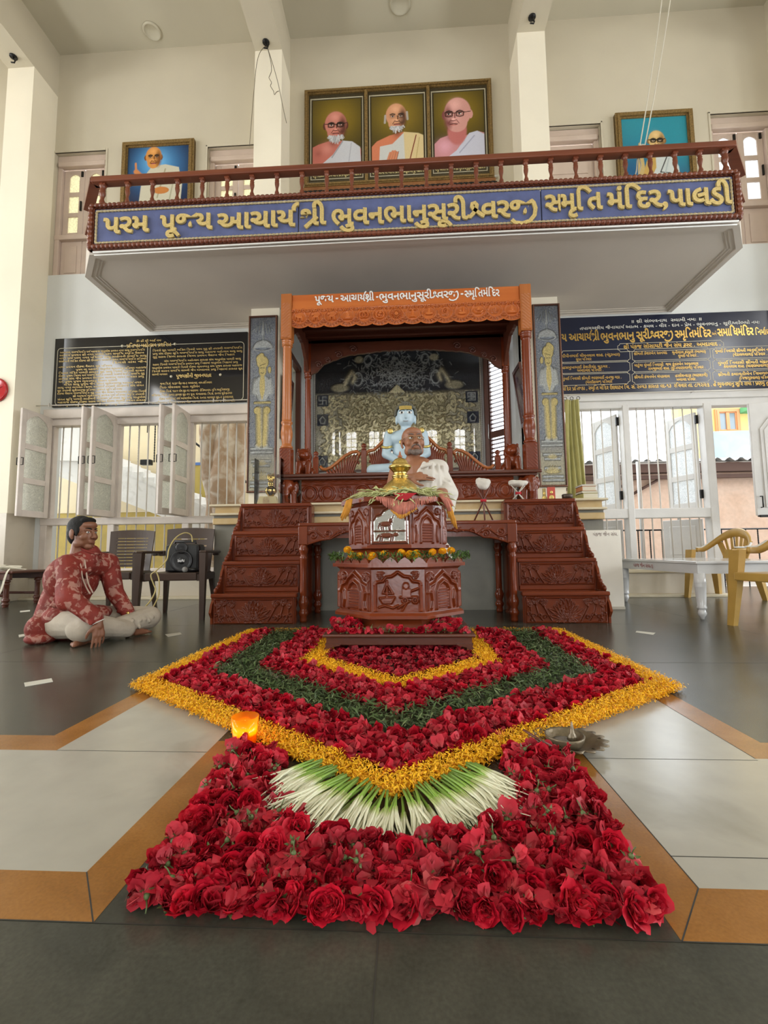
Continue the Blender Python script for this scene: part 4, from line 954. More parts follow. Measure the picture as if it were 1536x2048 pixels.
# ---- large panel behind the statue
bx0, bx1, bz0, bz1 = -1.49, 1.20, 1.95, 4.05
t = thing('embossed_backdrop', 'large embossed tree backdrop of gold and silver behind the blue statue', 'panel', ((bx0 + bx1) / 2, BY, bz0))
f_ = MB(); frame(f_, bx0 - .03, bx1 + .03, bz0 - .03, bz1 + .03, BY, .03, .035); f_.box(bx0, bx1, BY - .012, BY, bz0, bz1); f_.build('frame', bead_m, t)
bd = MB()
for x in (bx0 - .015, bx1 + .015): rope_bead(bd, (x, BY - .035, bz0), (x, BY - .035, bz1), .010, .034)
bd.build('bead_edging', mat('bead_white', (.55, .53, .48), .35), t)
W_, H_ = bx1 - bx0, bz1 - bz0
r5 = np.random.default_rng(5)
leafs = [(r5.normal(W_ / 2 + .0, .36), r5.normal(H_ * .76, .20), r5.uniform(0, PI)) for _ in range(620)]
blobs = [(r5.uniform(.1, W_ - .1), r5.uniform(.1, H_ * .60), r5.uniform(0, PI)) for _ in range(900)]
def bfields(U, V):
    g = np.zeros(U.shape); s_ = np.zeros(U.shape); top = np.clip((V - H_ * .585) * 14, 0, 1)
    def local(x, y, r):
        j0, j1 = np.searchsorted(U[0], x - r), np.searchsorted(U[0], x + r); i0, i1 = np.searchsorted(V[:, 0], y - r), np.searchsorted(V[:, 0], y + r)
        return slice(max(i0, 0), max(i1, 0)), slice(max(j0, 0), max(j1, 0))
    for (x, y, a) in leafs:
        sl = local(x, y, .06)
        if y < H_ * .5 or y > H_ - .03: continue
        k = ridge(U[sl], V[sl], [(x - .035 * math.cos(a), y - .03 * math.sin(a)), (x + .03 * math.cos(a), y + .03 * math.sin(a))], .0052); s_[sl] = np.maximum(s_[sl], k)
    for (x, y, a) in blobs:
        sl = local(x, y, .07); c_, n_ = math.cos(a), math.sin(a); dx, dy = U[sl] - x, V[sl] - y
        k = np.clip((1 - np.hypot((dx * c_ + dy * n_) / .05, (-dx * n_ + dy * c_) / .024)) * 3, 0, 1); g[sl] = np.maximum(g[sl], k)
    g = g * (1 - top)
    for e in (-1, 1):   # garlanded birds and pots either side of the tree
        bx_ = W_ / 2 + e * .72
        sw_ = [(bx_ + e * .16, H_ * .66), (bx_ + e * .10, H_ * .72), (bx_ + e * .02, H_ * .78), (bx_ - e * .03, H_ * .74), (bx_ + e * .0, H_ * .70)]
        g = np.maximum(g, ridge(U, V, sw_, .035) * .8); g = np.maximum(g, np.clip((1 - np.hypot((U - bx_ - e * .22) / .17, (V - H_ * .655) / .085)) * 3, 0, 1) * .6)
        ring = np.abs(np.hypot((U - bx_ + e * .08) / .07, (V - H_ * .72) / .11) - 1); s_ = np.maximum(s_, np.exp(-(ring / .16) ** 2))
        g = np.maximum(g, np.clip((1 - np.hypot((U - bx_ + e * .10) / .09, (V - H_ * .88) / .07)) * 3, 0, 1) * .7); ring = np.abs(np.hypot((U - bx_ + e * .25) / .06, (V - H_ * .87) / .08) - 1); s_ = np.maximum(s_, np.exp(-(ring / .2) ** 2))
    # stupa finial over the statue
    hx = W_ * .5; pg = (V > H_ * .60) & (V < H_ * .665) & (np.abs(U - hx) < (H_ * .672 - V) * .95); g = np.where(pg, 1, g)
    return g, s_, top
def sq_marks(U, V):
    """square auspicious emblems set into both sides of the backdrop"""
    m_ = np.zeros(U.shape); sqr = np.zeros(U.shape)
    for (cx, cy, kind) in ((.115, H_ * .555, 0), (W_ - .13, H_ * .555, 1), (.115, H_ * .40, 2), (W_ - .12, H_ * .39, 2), (.11, H_ * .07, 2), (W_ - .11, H_ * .08, 2)):
        du, dv = U - cx, V - cy; ins = (np.abs(du) < .095) & (np.abs(dv) < .095); sqr = np.where(ins, 1, sqr); a = .06
        if kind == 0: pts = [[(-a, 0), (a, 0)], [(0, -a), (0, a)], [(0, a), (a, a)], [(a, 0), (a, -a)], [(0, -a), (-a, -a)], [(-a, 0), (-a, a)]]
        elif kind == 1: pts = [[(-a, -a), (a, -a), (a, a), (-a, a), (-a, -.3 * a)], [(-.5 * a, -.5 * a), (.5 * a, -.5 * a), (.5 * a, .5 * a), (-.5 * a, .5 * a)], [(0, -a), (0, a)], [(-a, 0), (a, 0)]]
        else: pts = [[(-.5 * a, -a), (.5 * a, -a), (.8 * a, 0), (0, a), (-.8 * a, 0), (-.5 * a, -a)]]
        for p in pts: m_ = np.maximum(m_, np.where(ins, np.clip(1.5 - seg_dist(du, dv, p) / .011, 0, 1), 0))
    return m_, sqr
def bh(U, V): g, s_, top = bfields(U, V); m_, sq = sq_marks(U, V); return np.where(sq > 0, m_, np.maximum(g, s_))
def bc(U, V):
    g, s_, top = bfields(U, V); m_, sq = sq_marks(U, V); n = rng.random(U.shape)[..., None]
    base = (DRK * .10) * top[..., None] + (GLD * (.22 + .6 * n) + SIL * (.05 + .4 * n)) * (1 - top[..., None])
    edge = np.clip((np.abs(U - W_ / 2) - .75) * 6, 0, 1)[..., None] * (1 - top[..., None]); base = base * (1 - .4 * edge) + SIL * .35 * edge
    c_ = base * (1 - s_[..., None]) + SIL * s_[..., None]; gg = g[..., None]; mixc = (GLD * .6 + SIL * .4) * (.75 + 1.0 * n); c_ = np.clip(c_ * (1 - gg) + mixc * gg, 0, .95)  # random bright specks put the metal's sparkle into the colour
    sq = sq[..., None]; c_ = c_ * (1 - sq) + (DRK * .3 * (1 - m_[..., None]) + SIL * m_[..., None]) * sq
    return c_
q = MB(); relief(q, (bx0, BY - .014, bz0), (1, 0, 0), (0, 0, 1), W_, H_, 300, 240, bh, .022, 0, None, bc); q.build('embossed_sheet', emb, t)
q = MB(); q.box(bx0, bx1, BY - .038, BY - .034, bz0, bz1); q.build('glass_cover', glass_cover, t)

# ================================================================== ALTAR FURNITURE
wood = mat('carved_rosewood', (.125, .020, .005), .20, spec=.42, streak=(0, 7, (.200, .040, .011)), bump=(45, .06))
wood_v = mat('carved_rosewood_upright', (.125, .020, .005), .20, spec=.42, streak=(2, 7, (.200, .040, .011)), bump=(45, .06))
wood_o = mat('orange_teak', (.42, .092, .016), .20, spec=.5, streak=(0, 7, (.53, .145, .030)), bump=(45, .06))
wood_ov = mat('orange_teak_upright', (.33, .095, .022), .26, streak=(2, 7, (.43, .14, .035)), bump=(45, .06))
wood_dk = mat('dark_teak', (.075, .020, .011), .32, streak=(0, 7, (.11, .032, .016)), bump=(45, .06))

def lotus_fn(w_, h_, mirror=1):
    def f(U, V):
        H = np.zeros(U.shape); cx, by = w_ * .5, h_ * .16; s = h_
        for k, (a, l, wd) in enumerate([(168, .52, .07), (12, .52, .07), (150, .62, .09), (30, .62, .09), (133, .68, .10), (47, .68, .10), (118, .72, .10), (62, .72, .10), (104, .76, .10), (76, .76, .10), (90, .80, .12)]):
            H = np.maximum(H, petal(U, V, cx, by, math.radians(a), l * s * (1.25 if a in (150, 30, 168, 12) else 1), wd * s) * (.7 + .03 * k))
        for a in (200, -20, 215, -35): H = np.maximum(H, petal(U, V, cx, by + .05 * s, math.radians(a), .42 * s, .09 * s) * .7)
        for e in (-1, 1):
            for (dx, by2, tx, ty, sz) in ((.22, .05, .27, .60, .30), (.34, .10, .37, .66, .34), (.43, .05, .44, .58, .24)):
                x0, x1 = cx + e * dx * w_, cx + e * tx * w_
                H = np.maximum(H, ridge(U, V, [(x0 - e * .05 * w_, by2 * h_), (x0, .3 * h_), (x1, ty * h_)], .012 * s) * .8)
                for a in (60, 75, 90, 105, 120): H = np.maximum(H, petal(U, V, x1, ty * h_, math.radians(a), sz * s, .035 * s) * .8)
            for (dx, yy, r) in ((.26, .24, .07), (.33, .30, .06), (.40, .27, .08), (.46, .36, .06), (.30, .78, .06), (.42, .14, .05)):
                H = np.maximum(H, ridge(U, V, spiral(cx + e * dx * w_, yy * h_, .012, r * s * 1.1, 0, e * 6.5), .011 * s) * .8)
        m = np.minimum(np.minimum(U, w_ - U), np.minimum(V, h_ - V)); H = H * np.clip(m / .006, 0, 1)
        fr_ = np.exp(-((m - .012) / .004) ** 2) * .6
        return np.maximum(H, fr_)
    return f
def vine_fn(w_, h_, n=6, amp=.26):
    def f(U, V):
        H = np.zeros(U.shape); c = h_ * .55
        wave = [(w_ * i / 80, c + amp * h_ * math.sin(i / 80 * PI * n)) for i in range(81)]; H = ridge(U, V, wave, .035 * h_)
        for i in range(n):
            x = w_ * (i + .5) / n; e = 1 if i % 2 == 0 else -1
            H = np.maximum(H, ridge(U, V, spiral(x, c - e * .06 * h_, .02 * h_, .24 * h_, e * 1.0, e * 9.0), .035 * h_))
            for a in (30, 75, 120, 165): H = np.maximum(H, petal(U, V, x, c + e * .16 * h_, e * math.radians(a), .26 * h_, .05 * h_) * .8)
        m = np.minimum(np.minimum(U, w_ - U), np.minimum(V, h_ - V)); return H * np.clip(m / .004, 0, 1)
    return f
STEP_Y = [3.967, 4.175, 4.400, 4.605]; STEP_Z = [.262, .542, .832, 1.128]
def steps(label, x0, x1, out):
    t = thing('wooden_steps', label, 'steps', ((x0 + x1) / 2, 3.967, 0)); zb = 0
    for k in range(4):
        y, z = STEP_Y[k], STEP_Z[k]; xa = x0 + (.0 if k == 0 else .015); xb = x1 - (.0 if k == 0 else .015)
        q = MB(); q.box(xa, xb, y + .02, (STEP_Y[k + 1] if k < 3 else 4.76) + .03, z - .03, z, 0, .007); q.box(xa - .012, xb + .012, y - .018, y + .04, z - .034, z + .002, 0, .010); q.build('tread', wood, t)
        q = MB(); q.box(xa + .01, xb - .01, y + .004, y + .03, zb, z - .03); w_, h_ = xb - xa - .03, z - .036 - zb - (.0 if k == 0 else .045)
        if k: q.box(xa + .01, xb - .01, y - .004, y + .02, zb, zb + .04, 0, .006)
        relief(q, (xa + .015, y + .002, zb + (.0 if k == 0 else .043)), (1, 0, 0), (0, 0, 1), w_, h_, 190, 66, lotus_fn(w_, h_), .032); q.build('carved_riser', wood, t)
        # turned edging balls on the outer cheek of each step
        q = MB(); xe = x0 - .004 if out < 0 else x1 + .004
        q.prism([(y + .02, zb), ((STEP_Y[k + 1] if k < 3 else 4.76), zb), ((STEP_Y[k + 1] if k < 3 else 4.76), z - .03), (y + .02, z - .03)], xe - .012, xe + .012, 'x')
        if k: 
            for i in range(5): tt = i / 4; q.ball((xe, y - .13 + .14 * tt, zb + .02 + .16 * tt ** 1.6), (.016, .026 - .002 * i, .028), 0, 8)
        q.prism([(y - (.12 if k else .0), zb), (y + .03, zb), (y + .03, z - .05), (y - .01, z - .09), (y - .04, zb + .10), (y - (.08 if k else 0), zb + .05)], xe - .010, xe + .010, 'x')
        q.build('cheek', wood_v, t); zb = z
    for xe in ((x0 + .012, x1 - .012)):
        q = MB(); pr = [(3.99, 0)]
        for k in range(4): pr += [(STEP_Y[k] + .022, STEP_Z[k - 1] if k else 0), (STEP_Y[k] + .022, STEP_Z[k] - .03)]
        pr += [(4.76, STEP_Z[3] - .03), (4.76, 0)]
        q.prism(pr[1:], xe - .011, xe + .011, 'x'); q.build('side_panel', wood_v, t)
    return t
steps('four carved lotus steps on the left side of the altar', -1.738, -.992, -1)
steps('four carved lotus steps on the right side of the altar, beside the white cabinet', .972, 1.683, 1)
TURN = [(.030, 0), (.034, .02), (.030, .05), (.040, .065), (.044, .085), (.036, .10), (.030, .12), (.042, .15), (.046, .18), (.036, .21), (.030, .225), (.032, .24), (.030, .42), (.033, .56), (.038, .575), (.030, .59), (.028, .60), (.040, .625), (.044, .65), (.034, .675), (.034, .70)]
tb = thing('carved_table', 'low carved table between the two flights of steps behind the pedestal', 'table', (-.01, 4.4, 0)); TX0_, TX1_, TY0_, TY1_ = -.985, .955, 4.03, 4.74; TZ_ = .885
q = MB(); q.box(TX0_, TX1_, TY0_, TY1_, TZ_ - .03, TZ_, 0, .008); q.build('tabletop', wood, tb)
def apron_fn(w_, h_):
    v = vine_fn(w_, h_, 12, .2)
    return v
q = MB(); W_, H_ = TX1_ - TX0_ - .14, .17
botf = lambda U: .045 + .05 * np.cos(U / W_ * 2 * PI * 2 + PI) * (1) + .02 * np.abs(np.sin(U / W_ * PI * 8))
relief(q, (TX0_ + .07, TY0_ + .012, TZ_ - .03 - H_), (1, 0, 0), (0, 0, 1), W_, H_, 420, 40, lambda U, V: vine_fn(W_, H_, 14, .2)(U, V) + .8 * np.exp(-((V - botf(U) - .008) / .006) ** 2), .012, 0, botf)
q.box(TX0_ + .07, TX1_ - .07, TY0_ + .03, TY0_ + .05, TZ_ - .14, TZ_ - .03); q.build('carved_apron', wood, tb)
for x in (TX0_ + .04, TX1_ - .04):
    for y in (TY0_ + .035, TY1_ - .04):
        q = MB(); q.lathe(TURN, (x, y, 0), 16); q.box(x - .042, x + .042, y - .035, y + .035, .69, TZ_ - .03, 0, .005); q.build('leg', wood_v, tb)
    q = MB(); q.box(x - .015, x + .015, TY0_ + .06, TY1_ - .06, TZ_ - .16, TZ_ - .03, 0, .004); q.build('side_apron', wood, tb)

# ------------------------------------------------------------------ throne with canopy
th = thing('canopied_throne', 'large carved wooden throne with a canopy on turned posts over the statue', 'throne', (0, 5.0, PT))
TF = 4.95; SB0, SB1 = 1.445, 1.482
q = MB(); q.box(-1.445, 1.445, 4.86, 6.06, SB0, SB1, 0, .012); q.box(-1.40, 1.40, 4.89, 6.04, SB0 - .025, SB0, 0, .006); q.build('seat_board', wood_dk, th)
q = MB(); W_, H_ = 2.34, .27
def throne_front(U, V):
    H = np.zeros(U.shape); n = 12
    for i in range(n):
        x = W_ * (i + .5) / n
        if i in (0, 3, 8, 11) or i % 3 == 1:
            H = np.maximum(H, np.clip((1 - np.hypot((U - x) / .055, (V - .115) / .075)) * 3, 0, 1) * .9); H = np.maximum(H, ridge(U, V, spiral(x, .115, .085, .085, 0, 6.4), .009))
            for a in range(0, 360, 45): H = np.maximum(H, petal(U, V, x, .115, math.radians(a), .05, .016))
        else:
            for e in (-1, 1):
                H = np.maximum(H, ridge(U, V, spiral(x + e * .035, .09, .008, .04, 0, e * 8), .008)); H = np.maximum(H, ridge(U, V, spiral(x + e * .03, .155, .006, .035, 2, 2 - e * 8), .008))
            for a in (60, 90, 120): H = np.maximum(H, petal(U, V, x, .05, math.radians(a), .14, .018))
    H = np.where((V > .03) & (V < .205), H, 0); H = np.maximum(H, np.exp(-((V - .022) / .006) ** 2)); H = np.maximum(H, np.exp(-((V - .212) / .006) ** 2))
    H = np.maximum(H, .55 * ridge(U, V, [(W_ * i / 120, .24 + .008 * math.sin(i * .9)) for i in range(121)], .008)); return H
relief(q, (-1.18, TF + .012, PT + .008), (1, 0, 0), (0, 0, 1), W_, H_, 420, 60, throne_front, .022); q.box(-1.18, 1.16, TF + .02, TF + .06, PT + .002, SB0 - .02); q.build('carved_front', wood, th)
COLP = [(.062, 0), (.066, .02), (.052, .04), (.050, .06), (.060, .12), (.064, .17), (.054, .24), (.048, .26), (.060, .275), (.062, .29), (.050, .305)]
def column(mb, x, y, z0, z1, s=1.0):
    pr = [(r * s, z0 + z * s) for r, z in COLP]
    n = 40; za, zb = z0 + .31 * s, z1 - .07
    for i in range(n): t = i / (n - 1); pr.append(((.050 - .006 * t + .0025 * (i % 2)) * s, za + (zb - za) * t))
    pr += [(.056 * s, z1 - .066), (.060 * s, z1 - .058), (.050 * s, z1 - .048), (.058 * s, z1 - .038), (.060 * s, z1 - .03), (.052 * s, z1 - .022), (.060 * s, z1 - .012), (.062 * s, z1)]
    mb.lathe(pr, (x, y, 0), 20)
def twist(mb, x0, x1, z0, z1, y, n, slant=1):
    """a flat strip of slanting cuts"""
    W_, H_ = x1 - x0, z1 - z0
    relief(mb, (x0, y, z0), (1, 0, 0), (0, 0, 1), W_, H_, 16, 90, lambda U, V: (.5 + .5 * np.sin((V + slant * U * 1.0) / H_ * 2 * PI * n)) * np.clip(np.minimum(U, W_ - U) / .01 - .6, 0, 1), .008)
for e in (-1, 1):
    x = 1.352 * e
    q = MB(); q.box(x - .065, x + .065, TF - .055, TF + .075, SB1, 1.785, 0, .006); twist(q, x - .058, x + .058, SB1 + .02, 1.77, TF - .057, 7, e); q.build('post_base', wood_v, th)
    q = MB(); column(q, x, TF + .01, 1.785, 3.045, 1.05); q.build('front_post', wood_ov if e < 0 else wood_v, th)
    q = MB(); q.box(x - .062, x + .062, TF - .055, TF + .075, 3.045, 3.585, 0, .006); twist(q, x - .052, x + .052, 3.06, 3.47, TF - .057, 11, e); q.build('post_head', wood_ov, th)
    q = MB(); q.box(x * .985 - .05, x * .985 + .05, 5.90, 6.0, SB1, 1.62, 0, .006); column(q, x * .985, 5.95, 1.62, 3.06, .85); q.box(x * .985 - .05, x * .985 + .05, 5.90, 6.0, 3.06, 3.5, 0, .006); q.build('rear_post', wood_v, th)
# canopy roof and fascia
q = MB(); q.box(-1.40, 1.40, TF + .03, 6.05, 3.50, 3.57, 0, .006)
for yy in np.linspace(TF + .2, 5.9, 5): q.box(-1.36, 1.36, yy, yy + .05, 3.46, 3.505)
q.build('canopy_roof', wood_dk, th)
q = MB(); q.box(-1.29, 1.29, TF - .035, TF + .03, 3.40, 3.575, 0, .008); q.box(-1.29, 1.29, TF - .048, TF, 3.385, 3.41, 0, .006); q.build('fascia', wood_o, th)
q = MB(); W_, H_ = 2.58, .235; NM = 14
fb = lambda U: .030 - .028 * np.abs(np.sin(U / W_ * PI * NM)) ** .6
def med_icons(U, V):
    H = np.zeros(U.shape); s = .052; cy = .125; R = ridge
    P_ = lambda cx, pts: [(cx + a * s, cy + b_ * s) for a, b_ in pts]
    E = lambda cx, a, b_, rx, ry: np.clip((1 - np.hypot((U - cx - a * s) / (rx * s), (V - cy - b_ * s) / (ry * s))) * 4, 0, 1)
    for i in range(NM):
        cx = W_ * (i + .5) / NM; w_ = .007
        H = np.maximum(H, .75 * np.exp(-((np.hypot(U - cx, V - cy) - .078) / .006) ** 2) * (V < .19))
        for a in range(-160, -15, 18): H = np.maximum(H, petal(U, V, cx, cy, math.radians(a), .118, .016) * (np.hypot(U - cx, V - cy) > .083) * .9)
        for e in (-1, 1):
            H = np.maximum(H, R(U, V, spiral(cx + e * .042, .205, .004, .024, 1, 1 + e * 8), .007)); H = np.maximum(H, petal(U, V, cx + e * .09, .19, math.radians(90 + 40 * e), .05, .014)); H = np.maximum(H, petal(U, V, cx + e * .086, .10, math.radians(90), .05, .008))
        H = np.maximum(H, petal(U, V, cx, .188, PI / 2, .05, .02))
        if i == 0: H = np.maximum.reduce([H, E(cx, 0, .1, .8, .5), E(cx, -.7, .2, .35, .4), R(U, V, P_(cx, [(-.95, .1), (-1.0, -.6)]), w_), *[R(U, V, P_(cx, [(a, 0), (a, -.75)]), w_ * 1.2) for a in (-.45, -.2, .35, .6)]])
        elif i in (1, 2): H = np.maximum.reduce([H, E(cx, 0, .0, .7, .33), E(cx, -.65, .45, .3, .28), R(U, V, P_(cx, [(.6, .1), (.95, .5), (.8, .75)]), w_), *[R(U, V, P_(cx, [(a, 0), (a * 1.2, -.8)]), w_) for a in (-.5, -.25, .3, .55)]])
        elif i == 3 or i == 13: H = np.maximum.reduce([H, E(cx, 0, .15, .4, .5), E(cx, 0, .7, .22, .22), E(cx, 0, -.45, .9, .28), R(U, V, P_(cx, [(-1, -.75), (1, -.75)]), w_)])
        elif i == 4: H = np.maximum.reduce([H, R(U, V, spiral(cx - .35 * s, cy, .6 * s, .6 * s, 0, 6.3), w_), R(U, V, spiral(cx + .35 * s, cy, .6 * s, .6 * s, 0, 6.3), w_)])
        elif i == 5: H = np.maximum.reduce([H, R(U, V, spiral(cx, cy, .85 * s, .85 * s, 2.2, 7.2), w_ * 1.4), E(cx, .1, .3, .3, .25), E(cx, -.2, -.25, .3, .3)])
        elif i == 6: H = np.maximum(H, E(cx, 0, 0, .5, .5)); H = np.maximum.reduce([H, *[R(U, V, P_(cx, [(.6 * math.cos(a), .6 * math.sin(a)), (1.0 * math.cos(a), 1.0 * math.sin(a))]), w_ * .6) for a in np.linspace(0, 2 * PI, 16, False)]])
        elif i == 7: H = np.maximum.reduce([H, R(U, V, P_(cx, [(-.6, .8), (.6, .8)]), w_ * 1.4), R(U, V, P_(cx, [(0, .8), (0, -.7)]), w_ * 1.6), R(U, V, P_(cx, [(-.5, -.75), (.5, -.75)]), w_ * 1.4)])
        elif i == 8: H = np.maximum.reduce([H, E(cx, 0, -.3, .9, .3), E(cx, 0, .2, .3, .6), E(cx, 0, .85, .15, .2), R(U, V, P_(cx, [(-.8, -.1), (.8, -.1)]), w_)])
        elif i == 9: H = np.maximum.reduce([H, R(U, V, spiral(cx, cy + .25 * s, .1 * s, .7 * s, 0, 11), w_ * .9), *[petal(U, V, cx, cy - .8 * s, math.radians(a), .7 * s, .2 * s) for a in (20, 60, 120, 160)]])
        elif i == 10: H = np.maximum.reduce([H, E(cx, .0, -.45, .95, .35), R(U, V, P_(cx, [(.2, -.2), (.35, .8)]), w_ * 1.2), E(cx, -.3, .1, .3, .3)])
        elif i == 11: H = np.maximum.reduce([H, R(U, V, P_(cx, [(-.9, 0), (-.4, -.5), (.4, -.5), (.9, 0)]), w_ * 1.6), E(cx, 0, .3, .35, .45)])
        elif i == 12: H = np.maximum.reduce([H, petal(U, V, cx, cy - .8 * s, PI / 2, 1.5 * s, .4 * s), petal(U, V, cx, cy - .8 * s, math.radians(125), 1.3 * s, .35 * s), petal(U, V, cx, cy - .8 * s, math.radians(55), 1.3 * s, .35 * s)])
    return H
relief(q, (-1.29, TF - .028, 3.175), (1, 0, 0), (0, 0, 1), W_, H_, 760, 90, med_icons, .026, 0, fb); q.box(-1.29, 1.29, TF + .0, TF + .02, 3.225, 3.40); q.build('carved_frieze', wood_o, th)
for (s_, a, c_, yy) in [('પૂજ્ય', 630, 667, 606.6), ('-', 671, 677, 603), ('આચાર્યશ્રી', 681, 748, 604.8), ('-', 752, 757, 600), ('ભુવનભાનુસૂરીશ્વરજી', 758, 917, 602.2), ('-', 921, 927, 594), ('સ્મૃતિમંદિર', 929, 999, 595.8)]:
    q = MB(); A = at(a, yy, Y=TF - .035); B = at(c_, yy, Y=TF - .035); put_text(q, s_, (A.x, TF - .036, A.z + .004), width=B.x - A.x, size=.125, off=.02, depth=.004, sw=.12); q.build('lettering', mat('white_letter_paint', (.72, .71, .68), .4), th)
# rear arch and side valances
def bracket_edge(n=60):
    pts = []
    for i in range(n + 1):
        t = i / n; x = -1.28 + 2.56 * t; d = min(t, 1 - t) * 2      # 0 at the posts, 1 in the middle
        z = 3.07 + .0 * d
        z = 3.05 + .10 * min(1, d / .12) ** .8 if d < .12 else (3.15 + .12 * ((d - .12) / .25) if d < .37 else 3.27 + .05 * min(1, (d - .37) / .4))
        z += -.06 * math.exp(-((d - .05) / .05) ** 2) + .012 * abs(math.sin(d * 34)); pts.append((x, z))
    return pts
q = MB(); be = bracket_edge(); q.prism([(-1.28, 3.5)] + be + [(1.28, 3.5)], 5.90, 5.94, 'y')
for e in (-1, 1):
    for (cx, cz, r) in ((1.17, 3.16, .05), (1.05, 3.22, .04), (.9, 3.29, .05), (.7, 3.36, .05)): q.tube([(e * (cx + a - cx) if 0 else cx * e + (a - cx) * 1.0, 5.893, b_) for a, b_ in spiral(cx, cz, .01, r, 0, 9)], .010, 6)
q.build('rear_arch', wood_dk, th)
for e in (-1, 1):
    q = MB(); pr = []
    for i in range(31):
        t = i / 30; d = min(t, 1 - t) * 2; pr.append((TF + .06 + (5.9 - TF - .06) * t, 3.06 + .26 * min(1, d * 1.5) ** .7 + .01 * abs(math.sin(t * 30))))
    q.prism([(TF + .06, 3.5)] + pr + [(5.9, 3.5)], 1.335 * e - .02, 1.335 * e + .02, 'x'); q.build('side_valance', wood_dk, th)
# carved backrest with flowing rails
bk = 5.72
def rail(mb, pts, r, y=bk, m=0): mb.tube([(at(p[0], p[1], Y=y).x, y, at(p[0], p[1], Y=y).z) for p in pts], r, 8, m)
def back_half(e):
    f = lambda x: x if e < 0 else 2 * 813.5 - x
    dz = 0 if e < 0 else -3
    A = [(f(x), y + dz) for x, y in [(640, 933), (645, 938), (652, 939), (662, 935), (675, 925), (690, 912), (703, 905), (714, 903), (720, 907), (717, 912)]]
    B = [(f(x), y + dz) for x, y in [(735, 911), (732, 906), (738, 902), (748, 900), (756, 893), (764, 885), (774, 876), (786, 868)]]
    q = MB(); rail(q, A, .022); rail(q, B, .022); q.build('back_rail', wood_ov, th)
    q = MB()
    def low(pts, z0=1.48):
        W3 = [at(x, y, Y=bk) for x, y in pts]; n = len(W3)
        return W3
    for pts in (A[2:9], B[2:]):
        W3 = low(pts); x0, x1 = W3[0].x, W3[-1].x
        xs_ = np.linspace(x0, x1, 46); zs_ = np.interp(xs_ if x1 > x0 else -xs_, [w.x if x1 > x0 else -w.x for w in W3], [w.z for w in W3])
        for i in range(12):    # fan of curling leaves filling the panel
            t = (i + .5) / 12; xb = x0 + (x1 - x0) * (.25 + .5 * t); xt = x0 + (x1 - x0) * t; zt = np.interp(t, np.linspace(0, 1, 46), zs_) - .02
            h_ = zt - 1.49; pts3 = [(xb, bk, 1.485), (xb + (xt - xb) * .3, bk - .01, 1.485 + h_ * .45), (xt, bk - .015, zt - h_ * .12), (xt + (xt - xb) * .18 + .012, bk - .01, zt - h_ * .02)]
            q.tube(pts3, [.012, .016, .015, .006], 6)
            q.ball((xt, bk - .012, zt - h_ * .3), (.016, .01, .022), 0, 6)
        for t in (.2, .5, .8):
            xm = x0 + (x1 - x0) * t; zm = 1.60; q.tube([(xm + .05 * math.cos(a) * (1 - a / 12), bk - .006, zm + .05 * math.sin(a) * (1 - a / 12)) for a in np.linspace(0, 9, 24)], .008, 5)
    q.build('openwork_leaves', wood, th)
    for (px, yt) in ((632, 912), (728, 896)):
        q = MB(); P = at(f(px), yt + dz, Y=bk); q.box(P.x - .035, P.x + .035, bk - .035, bk + .035, SB1, P.z - .03, 0, .006); q.lathe([(.03, -.03), (.036, -.015), (.018, -.002), (.030, .012), (.036, .03), (.024, .05), (.008, .06), (0, .065)], (P.x, bk, P.z), 14); q.build('back_post', wood_v, th)
back_half(-1); back_half(1)

# ------------------------------------------------------------------ organic forms: overlapping limbs fused into one smooth skin
def fuse(parts, voxel=.006, smooth=6, factor=.5):
    """parts: ('e', centre, radii[, rotation]) ellipsoids and ('c', p0, r0, p1, r1) tapered limbs, fused into one continuous mesh"""
    bm = bmesh.new()
    for p in parts:
        if p[0] == 'e':
            r = bmesh.ops.create_icosphere(bm, subdivisions=3, radius=1)
            rot = p[3] if len(p) > 3 else Matrix.Identity(3)
            for v in r['verts']: v.co = Vector(p[1]) + rot @ Vector((v.co.x * p[2][0], v.co.y * p[2][1], v.co.z * p[2][2]))
        else:
            a, ra, b_, rb = Vector(p[1]), p[2], Vector(p[3]), p[4]; ax = (b_ - a); ln = ax.length; ax.normalize(); u = ax.orthogonal().normalized(); w2 = ax.cross(u); n = 14; rings = []
            prof = [(-ra * math.cos(k * PI / 8), ra * math.sin(k * PI / 8)) for k in range(1, 5)] + [(ln + rb * math.sin(k * PI / 8), rb * math.cos(k * PI / 8)) for k in range(0, 4)]
            for (d_, r_) in prof: rings.append([bm.verts.new(a + ax * d_ + (u * math.cos(2 * PI * k / n) + w2 * math.sin(2 * PI * k / n)) * r_) for k in range(n)])
            t0 = bm.verts.new(a - ax * ra); t1 = bm.verts.new(b_ + ax * rb)
            for i in range(len(rings) - 1):
                for k in range(n): bm.faces.new((rings[i][k], rings[i][(k + 1) % n], rings[i + 1][(k + 1) % n], rings[i + 1][k]))
            for k in range(n): bm.faces.new((t0, rings[0][(k + 1) % n], rings[0][k])); bm.faces.new((t1, rings[-1][k], rings[-1][(k + 1) % n]))
    me = bpy.data.meshes.new('f'); bm.to_mesh(me); bm.free()
    o = bpy.data.objects.new('f', me); COL.objects.link(o)
    md = o.modifiers.new('r', 'REMESH'); md.mode = 'VOXEL'; md.voxel_size = voxel; md.use_smooth_shade = True
    if smooth: s_ = o.modifiers.new('s', 'SMOOTH'); s_.iterations = smooth; s_.factor = factor
    dg = bpy.context.evaluated_depsgraph_get(); dg.update()
    m2 = bpy.data.meshes.new_from_object(o.evaluated_get(dg)); bpy.data.objects.remove(o); bpy.data.meshes.remove(me)
    return m2
